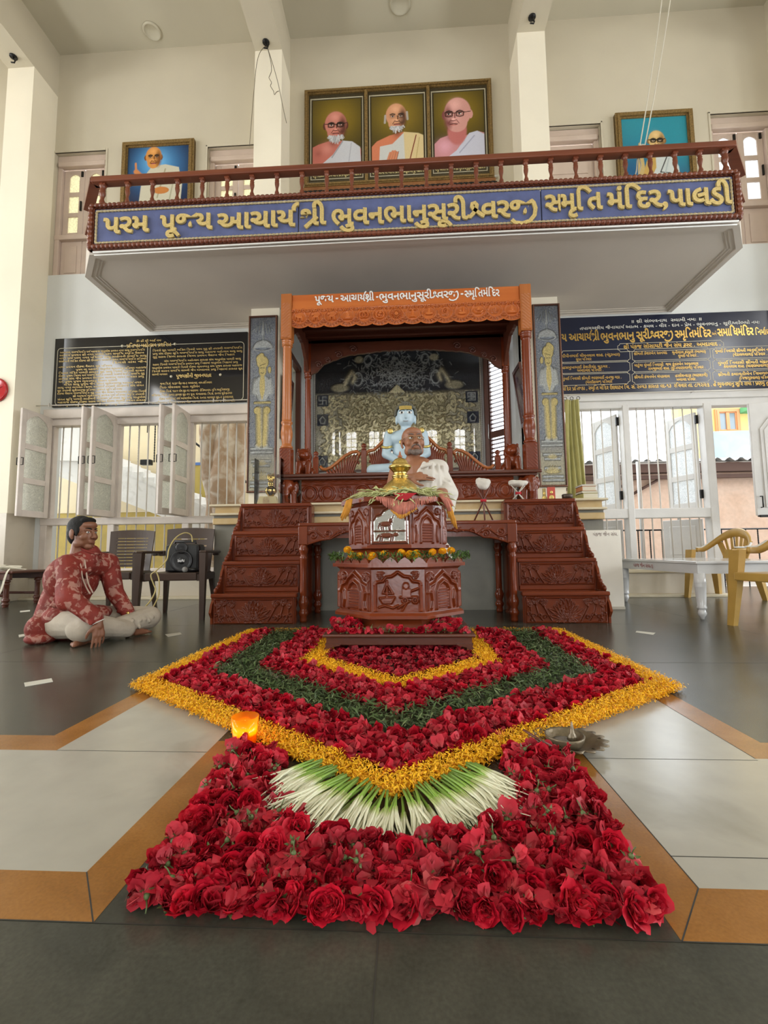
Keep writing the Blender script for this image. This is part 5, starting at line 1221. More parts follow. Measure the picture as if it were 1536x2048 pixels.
def skin(name, parts, material, parent=None, voxel=.006, smooth=6, factor=.5, loc=None):
    me = fuse(parts, voxel, smooth, factor); me.name = name; me.materials.clear()
    for mm in (material if isinstance(material, (list, tuple)) else [material]): me.materials.append(mm)
    me.polygons.foreach_set('use_smooth', [True] * len(me.polygons))
    o = bpy.data.objects.new(name, me); COL.objects.link(o)
    if parent is not None:
        o.parent = parent; org = Vector(origin_of(parent)); me.transform(Matrix.Translation(-org))
    return o
def paint_faces(o, fn):
    """material index per face from its centre in world space"""
    off = Vector(origin_of(o)); me = o.data
    me.polygons.foreach_set('material_index', [fn(p.center + off) for p in me.polygons])
def Rz(a): return Matrix.Rotation(a, 3, 'Z')
def Rx(a): return Matrix.Rotation(a, 3, 'X')
def Ry(a): return Matrix.Rotation(a, 3, 'Y')

# carved lions between the posts and elephants under the seat board: parts of the throne
for e in (-1, 1):
    x, y, z = 1.20 * e, 5.12, SB1
    skin('carved_lion', [('e', (x, y + .17, z + .13), (.075, .13, .10)), ('e', (x, y + .07, z + .17), (.085, .09, .11)), ('e', (x, y + .0, z + .265), (.078, .075, .075)), ('e', (x, y - .055, z + .245), (.045, .05, .04)), ('e', (x, y + .05, z + .25), (.095, .06, .095)),
                  ('e', (x - .055, y + .01, z + .325), (.018, .015, .022)), ('e', (x + .055, y + .01, z + .325), (.018, .015, .022)), ('e', (x - .03, y - .065, z + .275), (.014, .012, .014)), ('e', (x + .03, y - .065, z + .275), (.014, .012, .014)),
                  ('c', (x - .055, y + .02, z + .17), .040, (x - .058, y - .02, z + .03), .028), ('c', (x + .055, y + .02, z + .17), .040, (x + .058, y - .02, z + .03), .028), ('e', (x - .058, y - .05, z + .022), (.032, .045, .022)), ('e', (x + .058, y - .05, z + .022), (.032, .045, .022)),
                  ('e', (x - .075, y + .18, z + .07), (.04, .09, .07)), ('e', (x + .075, y + .18, z + .07), (.04, .09, .07)), ('c', (x, y + .28, z + .1), .02, (x + .06 * e, y + .33, z + .28), .016)], wood_v, th, .007, 3)
    x, y, z = 1.33 * e, 5.0, PT
    skin('carved_elephant', [('e', (x, y + .10, z + .19), (.10, .17, .12)), ('e', (x, y - .05, z + .215), (.075, .085, .085)), ('e', (x - .085, y - .02, z + .20), (.035, .02, .075)), ('e', (x + .085, y - .02, z + .20), (.035, .02, .075)),
                  ('c', (x, y - .11, z + .19), .036, (x, y - .135, z + .10), .028), ('c', (x, y - .135, z + .10), .028, (x, y - .12, z + .03), .018), ('c', (x - .05, y - .01, z + .14), .042, (x - .055, y - .02, z + .02), .036), ('c', (x + .05, y - .01, z + .14), .042, (x + .055, y - .02, z + .02), .036),
                  ('c', (x - .05, y + .18, z + .14), .045, (x - .05, y + .19, z + .02), .038), ('c', (x + .05, y + .18, z + .14), .045, (x + .05, y + .19, z + .02), .038), ('c', (x - .03, y - .11, z + .15), .008, (x - .045, y - .15, z + .11), .005), ('c', (x + .03, y - .11, z + .15), .008, (x + .045, y - .15, z + .11), .005), ('e', (x, y + .06, z + .285), (.09, .12, .02))], wood_v, th, .008, 3)

# ------------------------------------------------------------------ blue marble statue on the throne
st_m = mat('pale_blue_marble', (.43, .55, .62), .35, var=(6, .05))
gold_m = mat('gold_leaf_metal', (.66, .50, .16), .3, metal=.7, var=(30, .15))
curl_m = mat('grey_curls', (.15, .145, .11), .5, metal=.3, bump=(70, .6))
ink_m = mat('black_paint', (.012, .011, .012), .4); eye_w = mat('eye_white', (.78, .78, .74), .2)
SX, SY, SZ = -.005, 5.35, SB1 + .02
stt = skin('seated_statue', [('e', (SX, SY + .02, SZ + .12), (.20, .14, .13)), ('e', (SX, SY + .02, SZ + .33), (.165, .105, .20)), ('e', (SX, SY, SZ + .47), (.205, .11, .11)), ('c', (SX - .20, SY, SZ + .51), .065, (SX - .245, SY - .0, SZ + .28), .052), ('c', (SX + .20, SY, SZ + .51), .065, (SX + .245, SY, SZ + .28), .052),
             ('c', (SX - .245, SY, SZ + .28), .052, (SX - .05, SY - .20, SZ + .14), .038), ('c', (SX + .245, SY, SZ + .28), .052, (SX + .05, SY - .20, SZ + .15), .038), ('e', (SX, SY - .22, SZ + .155), (.10, .06, .025)), ('c', (SX, SY, SZ + .55), .06, (SX, SY - .005, SZ + .64), .062),
             ('e', (SX, SY - .01, SZ + .735), (.110, .115, .135)), ('e', (SX, SY - .03, SZ + .675), (.090, .085, .075)), ('e', (SX - .112, SY + .01, SZ + .70), (.015, .03, .065)), ('e', (SX + .112, SY + .01, SZ + .70), (.015, .03, .065)), ('c', (SX, SY - .112, SZ + .745), .010, (SX, SY - .128, SZ + .695), .017),
             ('c', (SX - .14, SY, SZ + .08), .095, (SX - .40, SY - .10, SZ + .07), .072), ('c', (SX + .14, SY, SZ + .08), .095, (SX + .40, SY - .10, SZ + .07), .072), ('c', (SX - .40, SY - .10, SZ + .07), .072, (SX + .05, SY - .24, SZ + .07), .055), ('c', (SX + .40, SY - .10, SZ + .07), .072, (SX - .05, SY - .25, SZ + .09), .055), ('e', (SX, SY - .02, SZ + .015), (.46, .24, .03))], st_m, None, .009, 4)
tag(stt, 'pale blue marble statue sitting cross-legged on the throne', 'statue')
q = MB()
for i in range(9):
    a = i / 8 * PI * .5
    for k in range(int(5 + 24 * math.cos(a))):
        b_ = 2 * PI * k / int(5 + 24 * math.cos(a)) + i
        p = (SX + .126 * math.cos(a) * math.cos(b_), SY + .005 + .128 * math.cos(a) * math.sin(b_), SZ + .755 + .140 * math.sin(a))
        if p[1] < SY - .05 and p[2] < SZ + .815: continue
        q.ball(p, .017, 0, 6)
q.ball((SX, SY, SZ + .895), (.06, .06, .025), 0, 10); q.build('curled_hair', curl_m, stt)
q = MB(); relief(q, (SX - .075, SY - .117, SZ + .785), (1, 0, 0), (0, .25, .97), .15, .05, 12, 6, lambda U, V: .0 * U + .012 * (1 - ((U - .075) / .075) ** 2), 1.0); q.build('forehead_plate', gold_m, stt)
q = MB()
for (x, z, yy, r) in ((-.185, .545, -.075, .035), (.185, .545, -.075, .035), (-.055, .40, -.108, .028), (.09, .40, -.105, .028), (0, .30, -.112, .022)): q.lathe([(0, .012), (r * .6, .010), (r, .003), (r, -.006)], (SX + x, SY + yy, SZ + z), 18, rot=Matrix.Rotation(PI / 2, 3, 'X'))
for e in (-1, 1):
    q.tube([(SX + e * .232 + .058 * math.cos(a), SY + .058 * math.sin(a), SZ + .36 + .012 * math.cos(a * 2)) for a in np.linspace(0, 2 * PI, 20)], .016, 6)
q.build('gold_discs', gold_m, stt)
for e in (-1, 1):
    q = MB(); q.ball((SX + e * .045, SY - .112, SZ + .752), (.036, .014, .017), 0, 12); ew = q.build('eye', eye_w, stt)
    q = MB(); q.ball((SX + e * .045, SY - .124, SZ + .752), (.012, .006, .013), 0, 10); q.build('pupil', ink_m, ew)
    q = MB(); q.tube([(SX + e * (.012 + .062 * t), SY - .118 + .03 * t * t, SZ + .778 + .012 * math.sin(t * PI)) for t in np.linspace(0, 1, 8)], .004, 5); q.build('eyebrow', ink_m, stt)
q = MB(); q.tube([(SX - .03 + .06 * t, SY - .117 - .004 * math.sin(t * PI), SZ + .652 - .005 * math.sin(t * PI)) for t in np.linspace(0, 1, 8)], .0035, 5); q.build('mouth_line', mat('statue_lip', (.25, .20, .2), .4), stt)

# ------------------------------------------------------------------ pedestal on its stool, in front of the table
XP, YP = -.068, 3.265
sl = thing('wooden_stool', 'low flat wooden stool with bracket feet under the carved pedestal', 'stool', (XP, YP, 0))
q = MB(); q.box(XP - .465, XP + .465, 2.795, 3.735, .098, .118, 0, .007); q.build('top', wood_dk, sl)
q = MB(); q.box(XP - .445, XP + .445, 2.815, 2.84, .05, .098, 0, .004); q.box(XP - .445, XP + .445, 3.69, 3.715, .05, .098, 0, .004); q.box(XP - .445, XP - .42, 2.82, 3.71, .05, .098); q.box(XP + .42, XP + .445, 2.82, 3.71, .05, .098); q.build('apron', wood_dk, sl)
for ex in (-1, 1):
    for yy in (2.83, 3.70):
        q = MB(); q.prism([(XP + ex * .46, 0), (XP + ex * .465, .02), (XP + ex * .445, .045), (XP + ex * .45, .06), (XP + ex * .35, .06), (XP + ex * .36, .05), (XP + ex * .41, .04), (XP + ex * .41, 0)], yy - .03, yy + .03); q.build('foot', wood_dk, sl)
def octa(ap, ph, z0, z1, mb, z0ap=None, m=0):
    """octagonal ring; ap = apothem at top, z0ap at the bottom; ph = turn of the front facet"""
    V = []
    for (a_, z) in ((z0ap or ap, z0), (ap, z1)):
        R_ = a_ / math.cos(PI / 8)
        for k in range(8): an = -PI / 2 + ph + PI / 8 + k * PI / 4; V.append((XP + R_ * math.cos(an), YP + R_ * math.sin(an), z))
    mb.add(V, [(k, (k + 1) % 8, 8 + (k + 1) % 8, 8 + k) for k in range(8)] + [tuple(range(7, -1, -1)), tuple(range(8, 16))], m)
def facet(ap, ph, k, z0, z1, inset=.0):
    """corner, unit axis and width of facet k (0 = front)"""
    an = -PI / 2 + ph + k * PI / 4; n = (math.cos(an), math.sin(an)); ux = (-n[1], n[0], 0); wd_ = 2 * ap * math.tan(PI / 8) - 2 * inset
    o = (XP + n[0] * ap - ux[0] * wd_ / 2, YP + n[1] * ap - ux[1] * wd_ / 2, z0); return o, ux, wd_
def arch_window(w_, h_):
    def f(U, V):
        cx = w_ / 2; H = np.zeros(U.shape); R = ridge
        cusp = [(cx - .46 * w_, .45 * h_), (cx - .40 * w_, .62 * h_), (cx - .26 * w_, .68 * h_), (cx - .20 * w_, .78 * h_), (cx, .93 * h_), (cx + .20 * w_, .78 * h_), (cx + .26 * w_, .68 * h_), (cx + .40 * w_, .62 * h_), (cx + .46 * w_, .45 * h_)]
        H = np.maximum(H, R(U, V, cusp, .03 * w_))
        door = [(cx - .20 * w_, .05 * h_), (cx - .20 * w_, .48 * h_), (cx - .13 * w_, .64 * h_), (cx, .72 * h_), (cx + .13 * w_, .64 * h_), (cx + .20 * w_, .48 * h_), (cx + .20 * w_, .05 * h_)]; H = np.maximum(H, R(U, V, door, .032 * w_))
        ins = (np.abs(U - cx) < .16 * w_); 
        for k in range(7): H = np.maximum(H, np.where(ins, np.exp(-((V - (.08 + .07 * k) * h_) / (.014 * h_)) ** 2), 0) * .9)
        for e in (-1, 1):
            H = np.maximum(H, R(U, V, [(cx + e * .36 * w_, .08 * h_), (cx + e * .33 * w_, .25 * h_), (cx + e * .36 * w_, .45 * h_)], .028 * w_)); H = np.maximum(H, R(U, V, [(cx + e * .46 * w_, .03 * h_), (cx + e * .46 * w_, .9 * h_)], .015 * w_))
            for a in (20, 60, 100): H = np.maximum(H, petal(U, V, cx + e * .44 * w_, .92 * h_, math.radians(180 + (a if e > 0 else -a + 180) * 1.0), .18 * w_, .05 * w_))
            H = np.maximum(H, R(U, V, spiral(cx + e * .34 * w_, .84 * h_, .01, .06 * w_, 0, e * 7), .02 * w_))
        m = np.minimum(np.minimum(U, w_ - U), np.minimum(V, h_ - V)); return H * np.clip(m / .004, 0, 1)
    return f
def ship_fn(w_, h_):
    def f(U, V):
        H = np.zeros(U.shape); R = ridge; P_ = lambda pts: [(a * w_, b_ * h_) for a, b_ in pts]
        H = np.maximum(H, R(U, V, P_([(.03, .65), (.08, .72), (.2, .74), (.26, .84), (.38, .86), (.5, .96), (.62, .86), (.74, .84), (.8, .74), (.92, .72), (.97, .65)]), .018 * w_))
        for e in (.045, .955): H = np.maximum(H, R(U, V, P_([(e, .03), (e, .65)]), .02 * w_))
        H = np.maximum(H, R(U, V, P_([(.14, .34), (.2, .22), (.36, .22), (.43, .36), (.14, .34)]), .014 * w_)); H = np.maximum(H, np.where((V > .24 * h_) & (V < .34 * h_) & (U > .18 * w_) & (U < .40 * w_), .7, 0))
        H = np.maximum(H, R(U, V, P_([(.28, .36), (.28, .74)]), .016 * w_)); H = np.maximum(H, R(U, V, P_([(.28, .68), (.2, .46), (.4, .44), (.28, .68)]), .012 * w_)); H = np.maximum(H, R(U, V, P_([(.12, .12), (.24, .16), (.4, .1), (.5, .16)]), .014 * w_))
        H = np.maximum(H, np.where((V > .36 * h_) & (V < .56 * h_) & (U > .58 * w_) & (U < .76 * w_), .75, 0)); H = np.maximum(H, np.clip((1 - np.hypot((U - .66 * w_) / (.07 * w_), (V - .62 * h_) / (.10 * h_))) * 3, 0, 1))
        for (a, b_) in ((.64, .28), (.84, .28)): H = np.maximum(H, R(U, V, spiral(a * w_, b_ * h_, .05 * w_, .05 * w_, 0, 6.4), .014 * w_)); H = np.maximum(H, np.clip((1 - np.hypot((U - a * w_), (V - b_ * h_)) / (.02 * w_)) * 3, 0, 1))
        H = np.maximum(H, R(U, V, P_([(.55, .36), (.88, .36)]), .016 * w_)); H = np.maximum(H, R(U, V, P_([(.76, .5), (.9, .56)]), .014 * w_)); H = np.maximum(H, R(U, V, P_([(.5, .1), (.72, .26)]), .014 * w_)); H = np.maximum(H, R(U, V, P_([(.68, .24), (.58, .05)]), .014 * w_))
        for (x, e) in ((.08, 1), (.92, -1)):
            for a in (0, 30, 60): H = np.maximum(H, petal(U, V, x * w_, .94 * h_, math.radians(-a if e > 0 else 180 + a), .16 * w_, .03 * w_))
        m = np.minimum(np.minimum(U, w_ - U), np.minimum(V, h_ - V)); return H * np.clip(m / .004, 0, 1)
    return f
def deer_fn(w_, h_):
    def f(U, V):
        H = np.zeros(U.shape); R = ridge; P_ = lambda pts: [(a * w_, b_ * h_) for a, b_ in pts]; E = lambda a, b_, rx, ry: np.clip((1 - np.hypot((U - a * w_) / (rx * w_), (V - b_ * h_) / (ry * h_))) * 2.5, 0, 1)
        H = np.maximum.reduce([H, E(.40, .52, .17, .07), E(.53, .60, .06, .06), R(U, V, P_([(.55, .62), (.60, .72)]), .012 * w_), *[R(U, V, P_([(a, .5), (a + .01, .36)]), .016 * w_) for a in (.28, .33, .48, .52)], R(U, V, P_([(.24, .55), (.2, .42)]), .012 * w_)])
        H = np.maximum.reduce([H, E(.42, .23, .20, .07), E(.66, .25, .08, .05), *[R(U, V, P_([(a, .2), (a - .03, .05)]), .018 * w_) for a in (.26, .32, .54, .60)], R(U, V, P_([(.22, .25), (.15, .14)]), .014 * w_), R(U, V, P_([(.1, .34), (.9, .34)]), .012 * w_)])
        H = np.maximum(H, R(U, V, P_([(.05, .62), (.14, .74), (.26, .78), (.34, .88), (.5, .96), (.66, .88), (.74, .78), (.86, .74), (.95, .62)]), .03 * w_)); 
        m = np.minimum(np.minimum(U, w_ - U), np.minimum(V, h_ - V)); H = np.maximum(H, np.exp(-((m - .012) / .006) ** 2))
        H = np.maximum(H, np.where(V > np.interp(U / w_, [0, .05, .14, .26, .34, .5, .66, .74, .86, .95, 1], [.6, .62, .74, .78, .88, .96, .88, .78, .74, .62, .6]) * h_, .45, 0))
        return H
    return f
pdl = thing('carved_pedestal', 'two-tiered octagonal carved wooden pedestal standing on the low stool', 'pedestal', (XP, YP, .118))
APL, APU, PHU = .402, .325, math.radians(-9)
q = MB(); octa(.34, 0, .118, .205, q, .38); octa(APL + .03, 0, .203, .222, q); octa(APL + .012, 0, .222, .238, q, APL + .03); octa(APL, 0, .238, .505, q); octa(APL + .02, 0, .505, .522, q, APL); octa(APL + .045, 0, .522, .545, q); q.build('lower_tier', wood, pdl)
q = MB(); octa(.31, PHU, .545, .64, q, .37); octa(APU + .025, PHU, .64, .662, q); octa(APU, PHU, .662, .925, q); octa(APU + .03, PHU, .925, .945, q, APU); octa(APU + .055, PHU, .945, .975, q); q.build('upper_tier', wood, pdl)
for k in (-2, -1, 0, 1, 2):
    o, ux, w_ = facet(APL + .002, 0, k, .243, 0, .012); h_ = .258; q = MB(); relief(q, o, ux, (0, 0, 1), w_, h_, 110, 90, ship_fn(w_, h_) if k == 0 else arch_window(w_, h_), .018); q.build('carved_facet', wood, pdl)
    o, ux, w_ = facet(APU + .002, PHU, k, .666, 0, .010); h_ = .255; q = MB()
    if k == 0:
        def dcol(U, V, w_=w_, h_=h_): H = deer_fn(w_, h_)(U, V); return np.where((H > .25)[..., None], np.array((.150, .040, .018)), np.array((.62, .60, .56)))
        relief(q, o, ux, (0, 0, 1), w_, h_, 120, 110, deer_fn(w_, h_), .012, 0, None, dcol)
        mm = mat('mirror_inlay', (1, 1, 1), .10, attr=1, bump=(22, .35)); N_ = mm.node_tree.nodes; L_ = mm.node_tree.links; a_ = [n for n in N_ if n.type == 'ATTRIBUTE'][0]
        g_ = N_.new('ShaderNodeSeparateColor'); L_.new(a_.outputs['Color'], g_.inputs[0]); r_ = N_.new('ShaderNodeMapRange'); r_.inputs[1].default_value = .3; r_.inputs[2].default_value = .5; L_.new(g_.outputs[1], r_.inputs[0]); L_.new(r_.outputs[0], N_['Principled BSDF'].inputs['Metallic'])
        q.build('mirror_facet', mm, pdl)
    else: relief(q, o, ux, (0, 0, 1), w_, h_, 90, 90, arch_window(w_, h_), .012); q.build('carved_facet', wood, pdl)
# scalloped crest along the lower cornice
q = MB()
for k in (-2, -1, 0, 1, 2):
    o, ux, w_ = facet(APL + .03, 0, k, .545, 0); n = 4
    for i in range(n):
        a = w_ * i / n; b_ = w_ * (i + 1) / n; pts = [(a, 0), (b_, 0), (b_ - w_ / n * .2, .022), ((a + b_) / 2, .038), (a + w_ / n * .2, .022)]
        nr = (ux[1], -ux[0]); V = [(o[0] + ux[0] * p[0] + nr[0] * t, o[1] + ux[1] * p[0] + nr[1] * t, o[2] + p[1]) for t in (0, -.012) for p in pts]
        q.add(V, [(0, 1, 2, 3, 4), (9, 8, 7, 6, 5)] + [(i2, i2 + 5, (i2 + 1) % 5 + 5, (i2 + 1) % 5) for i2 in range(5)])
q.build('crest', wood, pdl)
# ------------------------------------------------------------------ cloth, kalash and greens on the pedestal
red_cloth = mat('red_velvet', (.42, .012, .022), .8); pink_m = mat('pink_fringe', (.52, .185, .135), .8, var=(40, .2)); orange_m = mat('orange_fringe', (.58, .26, .03), .8, var=(40, .2))
PTZ = .975
clo = thing('fringed_cloth', 'red cloth with a pink and orange fringe hanging over the pedestal front', 'cloth', (XP, YP, PTZ))
q = MB(); octa(.33, PHU, PTZ, PTZ + .006, q)
yf = YP - APU - .075
def fr_pt(px, py, y=None): return at(px, py, Y=y if y else yf)
q.add([fr_pt(786, 986)[:], fr_pt(834, 986)[:], fr_pt(812, 1001)[:], fr_pt(797, 1000)[:]], [(0, 3, 2, 1)]); A = fr_pt(786, 986); B = fr_pt(834, 986)
q.add([A[:], B[:], (B.x + .05, YP - .1, PTZ + .012), (A.x - .05, YP - .1, PTZ + .012)], [(0, 1, 2, 3)]); q.build('cloth', red_cloth, clo)
q = MB(); q2 = MB(); top = [(752, 993), (768, 994), (785, 997), (800, 1003), (812, 1004), (826, 999), (848, 994), (872, 992)]; bot = [(754, 999), (770, 1012), (786, 1022), (798, 1029), (808, 1029), (824, 1021), (850, 1008), (874, 1002)]
tx_, ty_ = zip(*top); bx_, by_ = zip(*bot); n = 46
for i in range(n):
    t = (i + .5) / n * (len(top) - 1); xt, yt = np.interp(t, range(len(top)), tx_), np.interp(t, range(len(top)), ty_); xb, ybm = np.interp(t, range(len(top)), bx_), np.interp(t, range(len(top)), by_)
    A = fr_pt(xt, yt, yf - .004); B = fr_pt(xb + rng.uniform(-1.5, 1.5), ybm, yf - .012); q.tube([A, A.lerp(B, .5) + Vector((0, -.004, 0)), B], [.003, .0048, .0042], 6)
    if 10 < i < 36:
        B2 = B + Vector((rng.uniform(-.006, .006), -.002, -.028 * (1 - abs(i - 22) / 18))); q2.tube([B, B.lerp(B2, .5), B2], [.005, .0048, .0035], 6)
q.build('pink_fringe', pink_m, clo)
for (x0, y0, x1, y1, yy) in ((694, 1001, 684, 1030, YP - .28), (700, 998, 690, 1035, YP - .28), (697, 1000, 681, 1040, YP - .28), (893, 1000, 895, 1024, YP - .26), (896, 1010, 903, 1046, YP - .26), (898, 1020, 909, 1055, YP - .26), (892, 1003, 898, 1036, YP - .26)):
    for k in range(4):
        A = at(x0 + k * 1.3, y0, Y=yy); B = at(x1 + k * 1.6, y1 + rng.uniform(-4, 4), Y=yy); q2.tube([A, A.lerp(B, .5) + Vector((.004, -.006, 0)), B], [.006, .009, .005], 6)
q2.build('orange_fringe', orange_m, clo)
q = MB()
for (x0, y0, x1, y1, yy) in ((884, 990, 897, 1022, YP - .27), (878, 988, 894, 1015, YP - .27), (888, 994, 901, 1012, YP - .26)):
    for k in range(3):
        A = at(x0 + k * 2, y0, Y=yy); B = at(x1 + k * 2, y1, Y=yy); q.tube([A, A.lerp(B, .5) + Vector((.003, -.006, .004)), B], [.008, .011, .008], 6)
q.build('side_fringe', pink_m, clo)
brass = mat('engraved_brass', (.62, .44, .13), .30, metal=.85, var=(40, .2), bump=(120, .5)); brass_p = mat('polished_brass', (.66, .47, .15), .16, metal=1)
KX, KY = at(801, 985, Y=3.12).x, 3.12; KZ = PTZ + .018
kl = thing('brass_kalash', 'engraved brass urn with a domed lid on top of the pedestal', 'urn', (KX, KY, KZ))
q = MB(); q.lathe([(.11, 0), (.138, .012), (.145, .03), (.134, .055), (.108, .085), (.076, .112), (.056, .128)], (KX, KY, KZ), 36); q.build('body', brass, kl)
q = MB(); q.lathe([(.056, .128), (.052, .135), (.058, .142), (.060, .150), (.050, .156), (.047, .168), (.052, .178), (.066, .192), (.076, .204), (.080, .210), (.074, .214)], (KX, KY, KZ), 36); q.build('neck', brass_p, kl)
q = MB(); q.lathe([(.078, .214), (.076, .222), (.062, .228), (.058, .236), (.050, .252), (.036, .268), (.018, .276), (.012, .279)], (KX, KY, KZ), 36); q.build('lid', brass, kl)
q = MB(); q.lathe([(.012, .279), (.018, .287), (.012, .296), (.006, .302), (.009, .309), (.004, .318), (0, .33)], (KX, KY, KZ), 16); q.build('finial', mat('coral_bead', (.35, .12, .05), .3), kl)
pale_green = mat('pale_buds', (.50, .52, .24), .5, var=(25, .3))
q = MB()
for i in range(520):
    a = rng.uniform(0, 2 * PI); r0 = rng.uniform(.13, .26); r1 = r0 + rng.uniform(.08, .17); da = rng.uniform(-.5, .5)
    z0 = PTZ + rng.uniform(.012, .05); z1 = z0 + rng.uniform(-.05, .04) - max(0, (r1 - .30)) * .55
    p0 = Vector((KX + r0 * math.cos(a), YP - .05 + r0 * math.sin(a), z0)); p1 = Vector((KX + r1 * math.cos(a + da), YP - .05 + r1 * math.sin(a + da), max(z1, PTZ + .008 if r1 < .36 else .9)))
    q.tube([p0, p0.lerp(p1, .35) + Vector((0, 0, .012)), p0.lerp(p1, .8) + Vector((0, 0, .008)), p1], [.0022, .0038, .0045, .001], 5)
tag(q.build('bud_garland', pale_green), 'pale green tuberose buds heaped in a ring around the brass urn', 'flowers', None, 'stuff')

# ================================================================== FURNITURE AND SMALL THINGS
brown_pl = mat('brown_plastic', (.050, .028, .018), .35, var=(8, .08), bump=(60, .04))
def brown_chair(label, loc, rz, slots, group=None):
    """moulded plastic armchair; front towards local -y"""
    t = thing('plastic_armchair', label, 'chair', loc, None, rz); B = lambda q, n: q.build(n, brown_pl, t, shift=False)
    q = MB(); q.box(-.235, .235, -.24, .22, .415, .44, 0, .010); q.box(-.24, .24, -.265, -.22, .365, .44, 0, .010); B(q, 'seat')
    q = MB()   # backrest: curved sheet pierced by slots
    def bp(u, v):   # u -1..1, v 0..1
        hw = .225 + .02 * v; return Vector((u * hw, .21 + .07 * v - .035 * (1 - u * u) * 0 + .03 * (u * u) * -1, .43 + .45 * v + (.018 * (1 - u * u) if v > .98 else 0)))
    def strip(v0, v1, u0=-1, u1=1, n=10):
        P = []
        for off in (0, .022):
            for v in (v0, v1): P.append([bp(u0 + (u1 - u0) * i / n, v) + Vector((0, off, 0)) for i in range(n + 1)])
        V = [p[:] for r in (P[0], P[1], P[3], P[2]) for p in r]; m_ = n + 1
        q.add(V, [(r * m_ + i, r * m_ + i + 1, ((r + 1) % 4) * m_ + i + 1, ((r + 1) % 4) * m_ + i) for r in range(4) for i in range(n)] + [(0, m_, 2 * m_, 3 * m_), (n, 3 * m_ + n, 2 * m_ + n, m_ + n)], 0, False)
    strip(0, 1, -1, -.72, 3); strip(0, 1, .72, 1, 3)
    if slots == 10:
        strip(.90, 1.0, -.73, .73)
        for k in range(10): v0 = .10 + k * .08; strip(v0 + .012, v0 + .08, -.73, .73)
    else:
        strip(.78, 1.0, -.73, .73); strip(.62, .76, -.73, .73); strip(.44, .59, -.73, .73); strip(.28, .41, -.73, .73); strip(.1, .25, -.73, .73)
    B(q, 'backrest')
    for e in (-1, 1):
        q = MB(); q.box(e * .295 - .035, e * .295 + .035, -.27, .22, .625, .652, 0, .012); q.box(e * .275 - .03, e * .275 + .03, .19, .25, .60, .655, 0, .01); B(q, 'armrest')
        q = MB(); v = [(e * .265, -.275), (e * .325, -.275), (e * .325, -.20), (e * .265, -.20)]; b2 = [(e * .285, -.295), (e * .325, -.295), (e * .325, -.25), (e * .285, -.25)]
        vv = [(a, b_, .63) for a, b_ in v] + [(a, b_, 0) for a, b_ in b2]; fs = [(0, 1, 2, 3), (7, 6, 5, 4), (0, 4, 5, 1), (1, 5, 6, 2), (2, 6, 7, 3), (3, 7, 4, 0)]
        q.add(vv, fs if e < 0 else [tuple(reversed(f)) for f in fs]); B(q, 'leg')
        q = MB(); vv = [(a * 1.0, b_ + .44, z) for (a, b_, z) in [(e * .2, -.245, .43), (e * .25, -.245, .43), (e * .25, -.19, .43), (e * .2, -.19, .43), (e * .245, -.17, 0), (e * .275, -.17, 0), (e * .275, -.13, 0), (e * .245, -.13, 0)]]
        q.add(vv, fs if e < 0 else [tuple(reversed(f)) for f in fs]); B(q, 'leg')
        q = MB(); q.box(e * .25 - .015, e * .25 + .015, -.25, .24, .36, .425, 0, .006); B(q, 'seat_rail')
    return t
brown_chair('brown plastic armchair with a closely slatted back, empty, just behind the seated man', (-3.10, 4.74, 0), .10, 10)
CB = brown_chair('brown plastic armchair that carries the black speaker, beside the left steps', (-2.29, 4.48, 0), .12, 5)
blk = mat('black_plastic', (.012, .012, .013), .35, bump=(90, .05)); blk_g = mat('speaker_grille', (.025, .026, .027), .55, bump=(260, .6)); silver = mat('brushed_silver', (.55, .55, .56), .3, metal=1)
sp_ = thing('loudspeaker', 'black portable loudspeaker standing on the seat of a brown armchair', 'speaker', (-2.235, 4.45, .442), None, .15)
q = MB(); q.box(-.165, .165, -.10, .11, .0, .275, 0, .035); q.build('cabinet', blk, sp_, shift=False)
q = MB(); q.box(-.145, .145, -.108, -.095, .015, .26, 0, .006); q.build('grille', blk_g, sp_, shift=False)
q = MB(); RXM = Matrix.Rotation(PI / 2, 3, 'X'); q.lathe([(.098, .0), (.108, .006), (.10, .012), (.085, .006), (.04, -.004), (.03, .006), (0, .010)], (0, -.107, .11), 32, rot=RXM); q.build('woofer', blk, sp_, shift=False)
q = MB(); q.lathe([(.05, 0), (.055, .005), (.045, .008), (0, .003)], (0, -.107, .235), 24, rot=RXM, sx=1.1); q.build('tweeter', blk, sp_, shift=False)
q = MB(); put_text(q, 'boAt', (-.032, -.118, .10), width=.064, size=.038, off=.03, lift=.0005); q.build('badge_lettering', mat('badge_white', (.7, .7, .7), .4), sp_, shift=False)
q = MB(); q.tube([(-.10, 0, .265), (-.10, 0, .30), (.10, 0, .30), (.10, 0, .265)], .011, 8); q.build('handle', blk, sp_, shift=False)
mc = thing('microphone', 'black microphone with a silver mesh head lying in front of the speaker', 'microphone', (-2.14, 4.30, .444))
q = MB(); q.ball((-2.14, 4.262, .47), .027, 0, 14); q.build('mesh_head', mat('mic_mesh', (.36, .35, .33), .4, metal=.7, bump=(400, .8)), mc)
q = MB(); q.tube([(-2.135, 4.28, .468), (-2.02, 4.34, .464)], [.020, .014], 10); q.build('handle', blk, mc)
yel = mat('yellow_cable', (.50, .40, .15), .45)
cbm = MB()
def cable(pts, r=.006): cbm.tube(pts, r, 6)
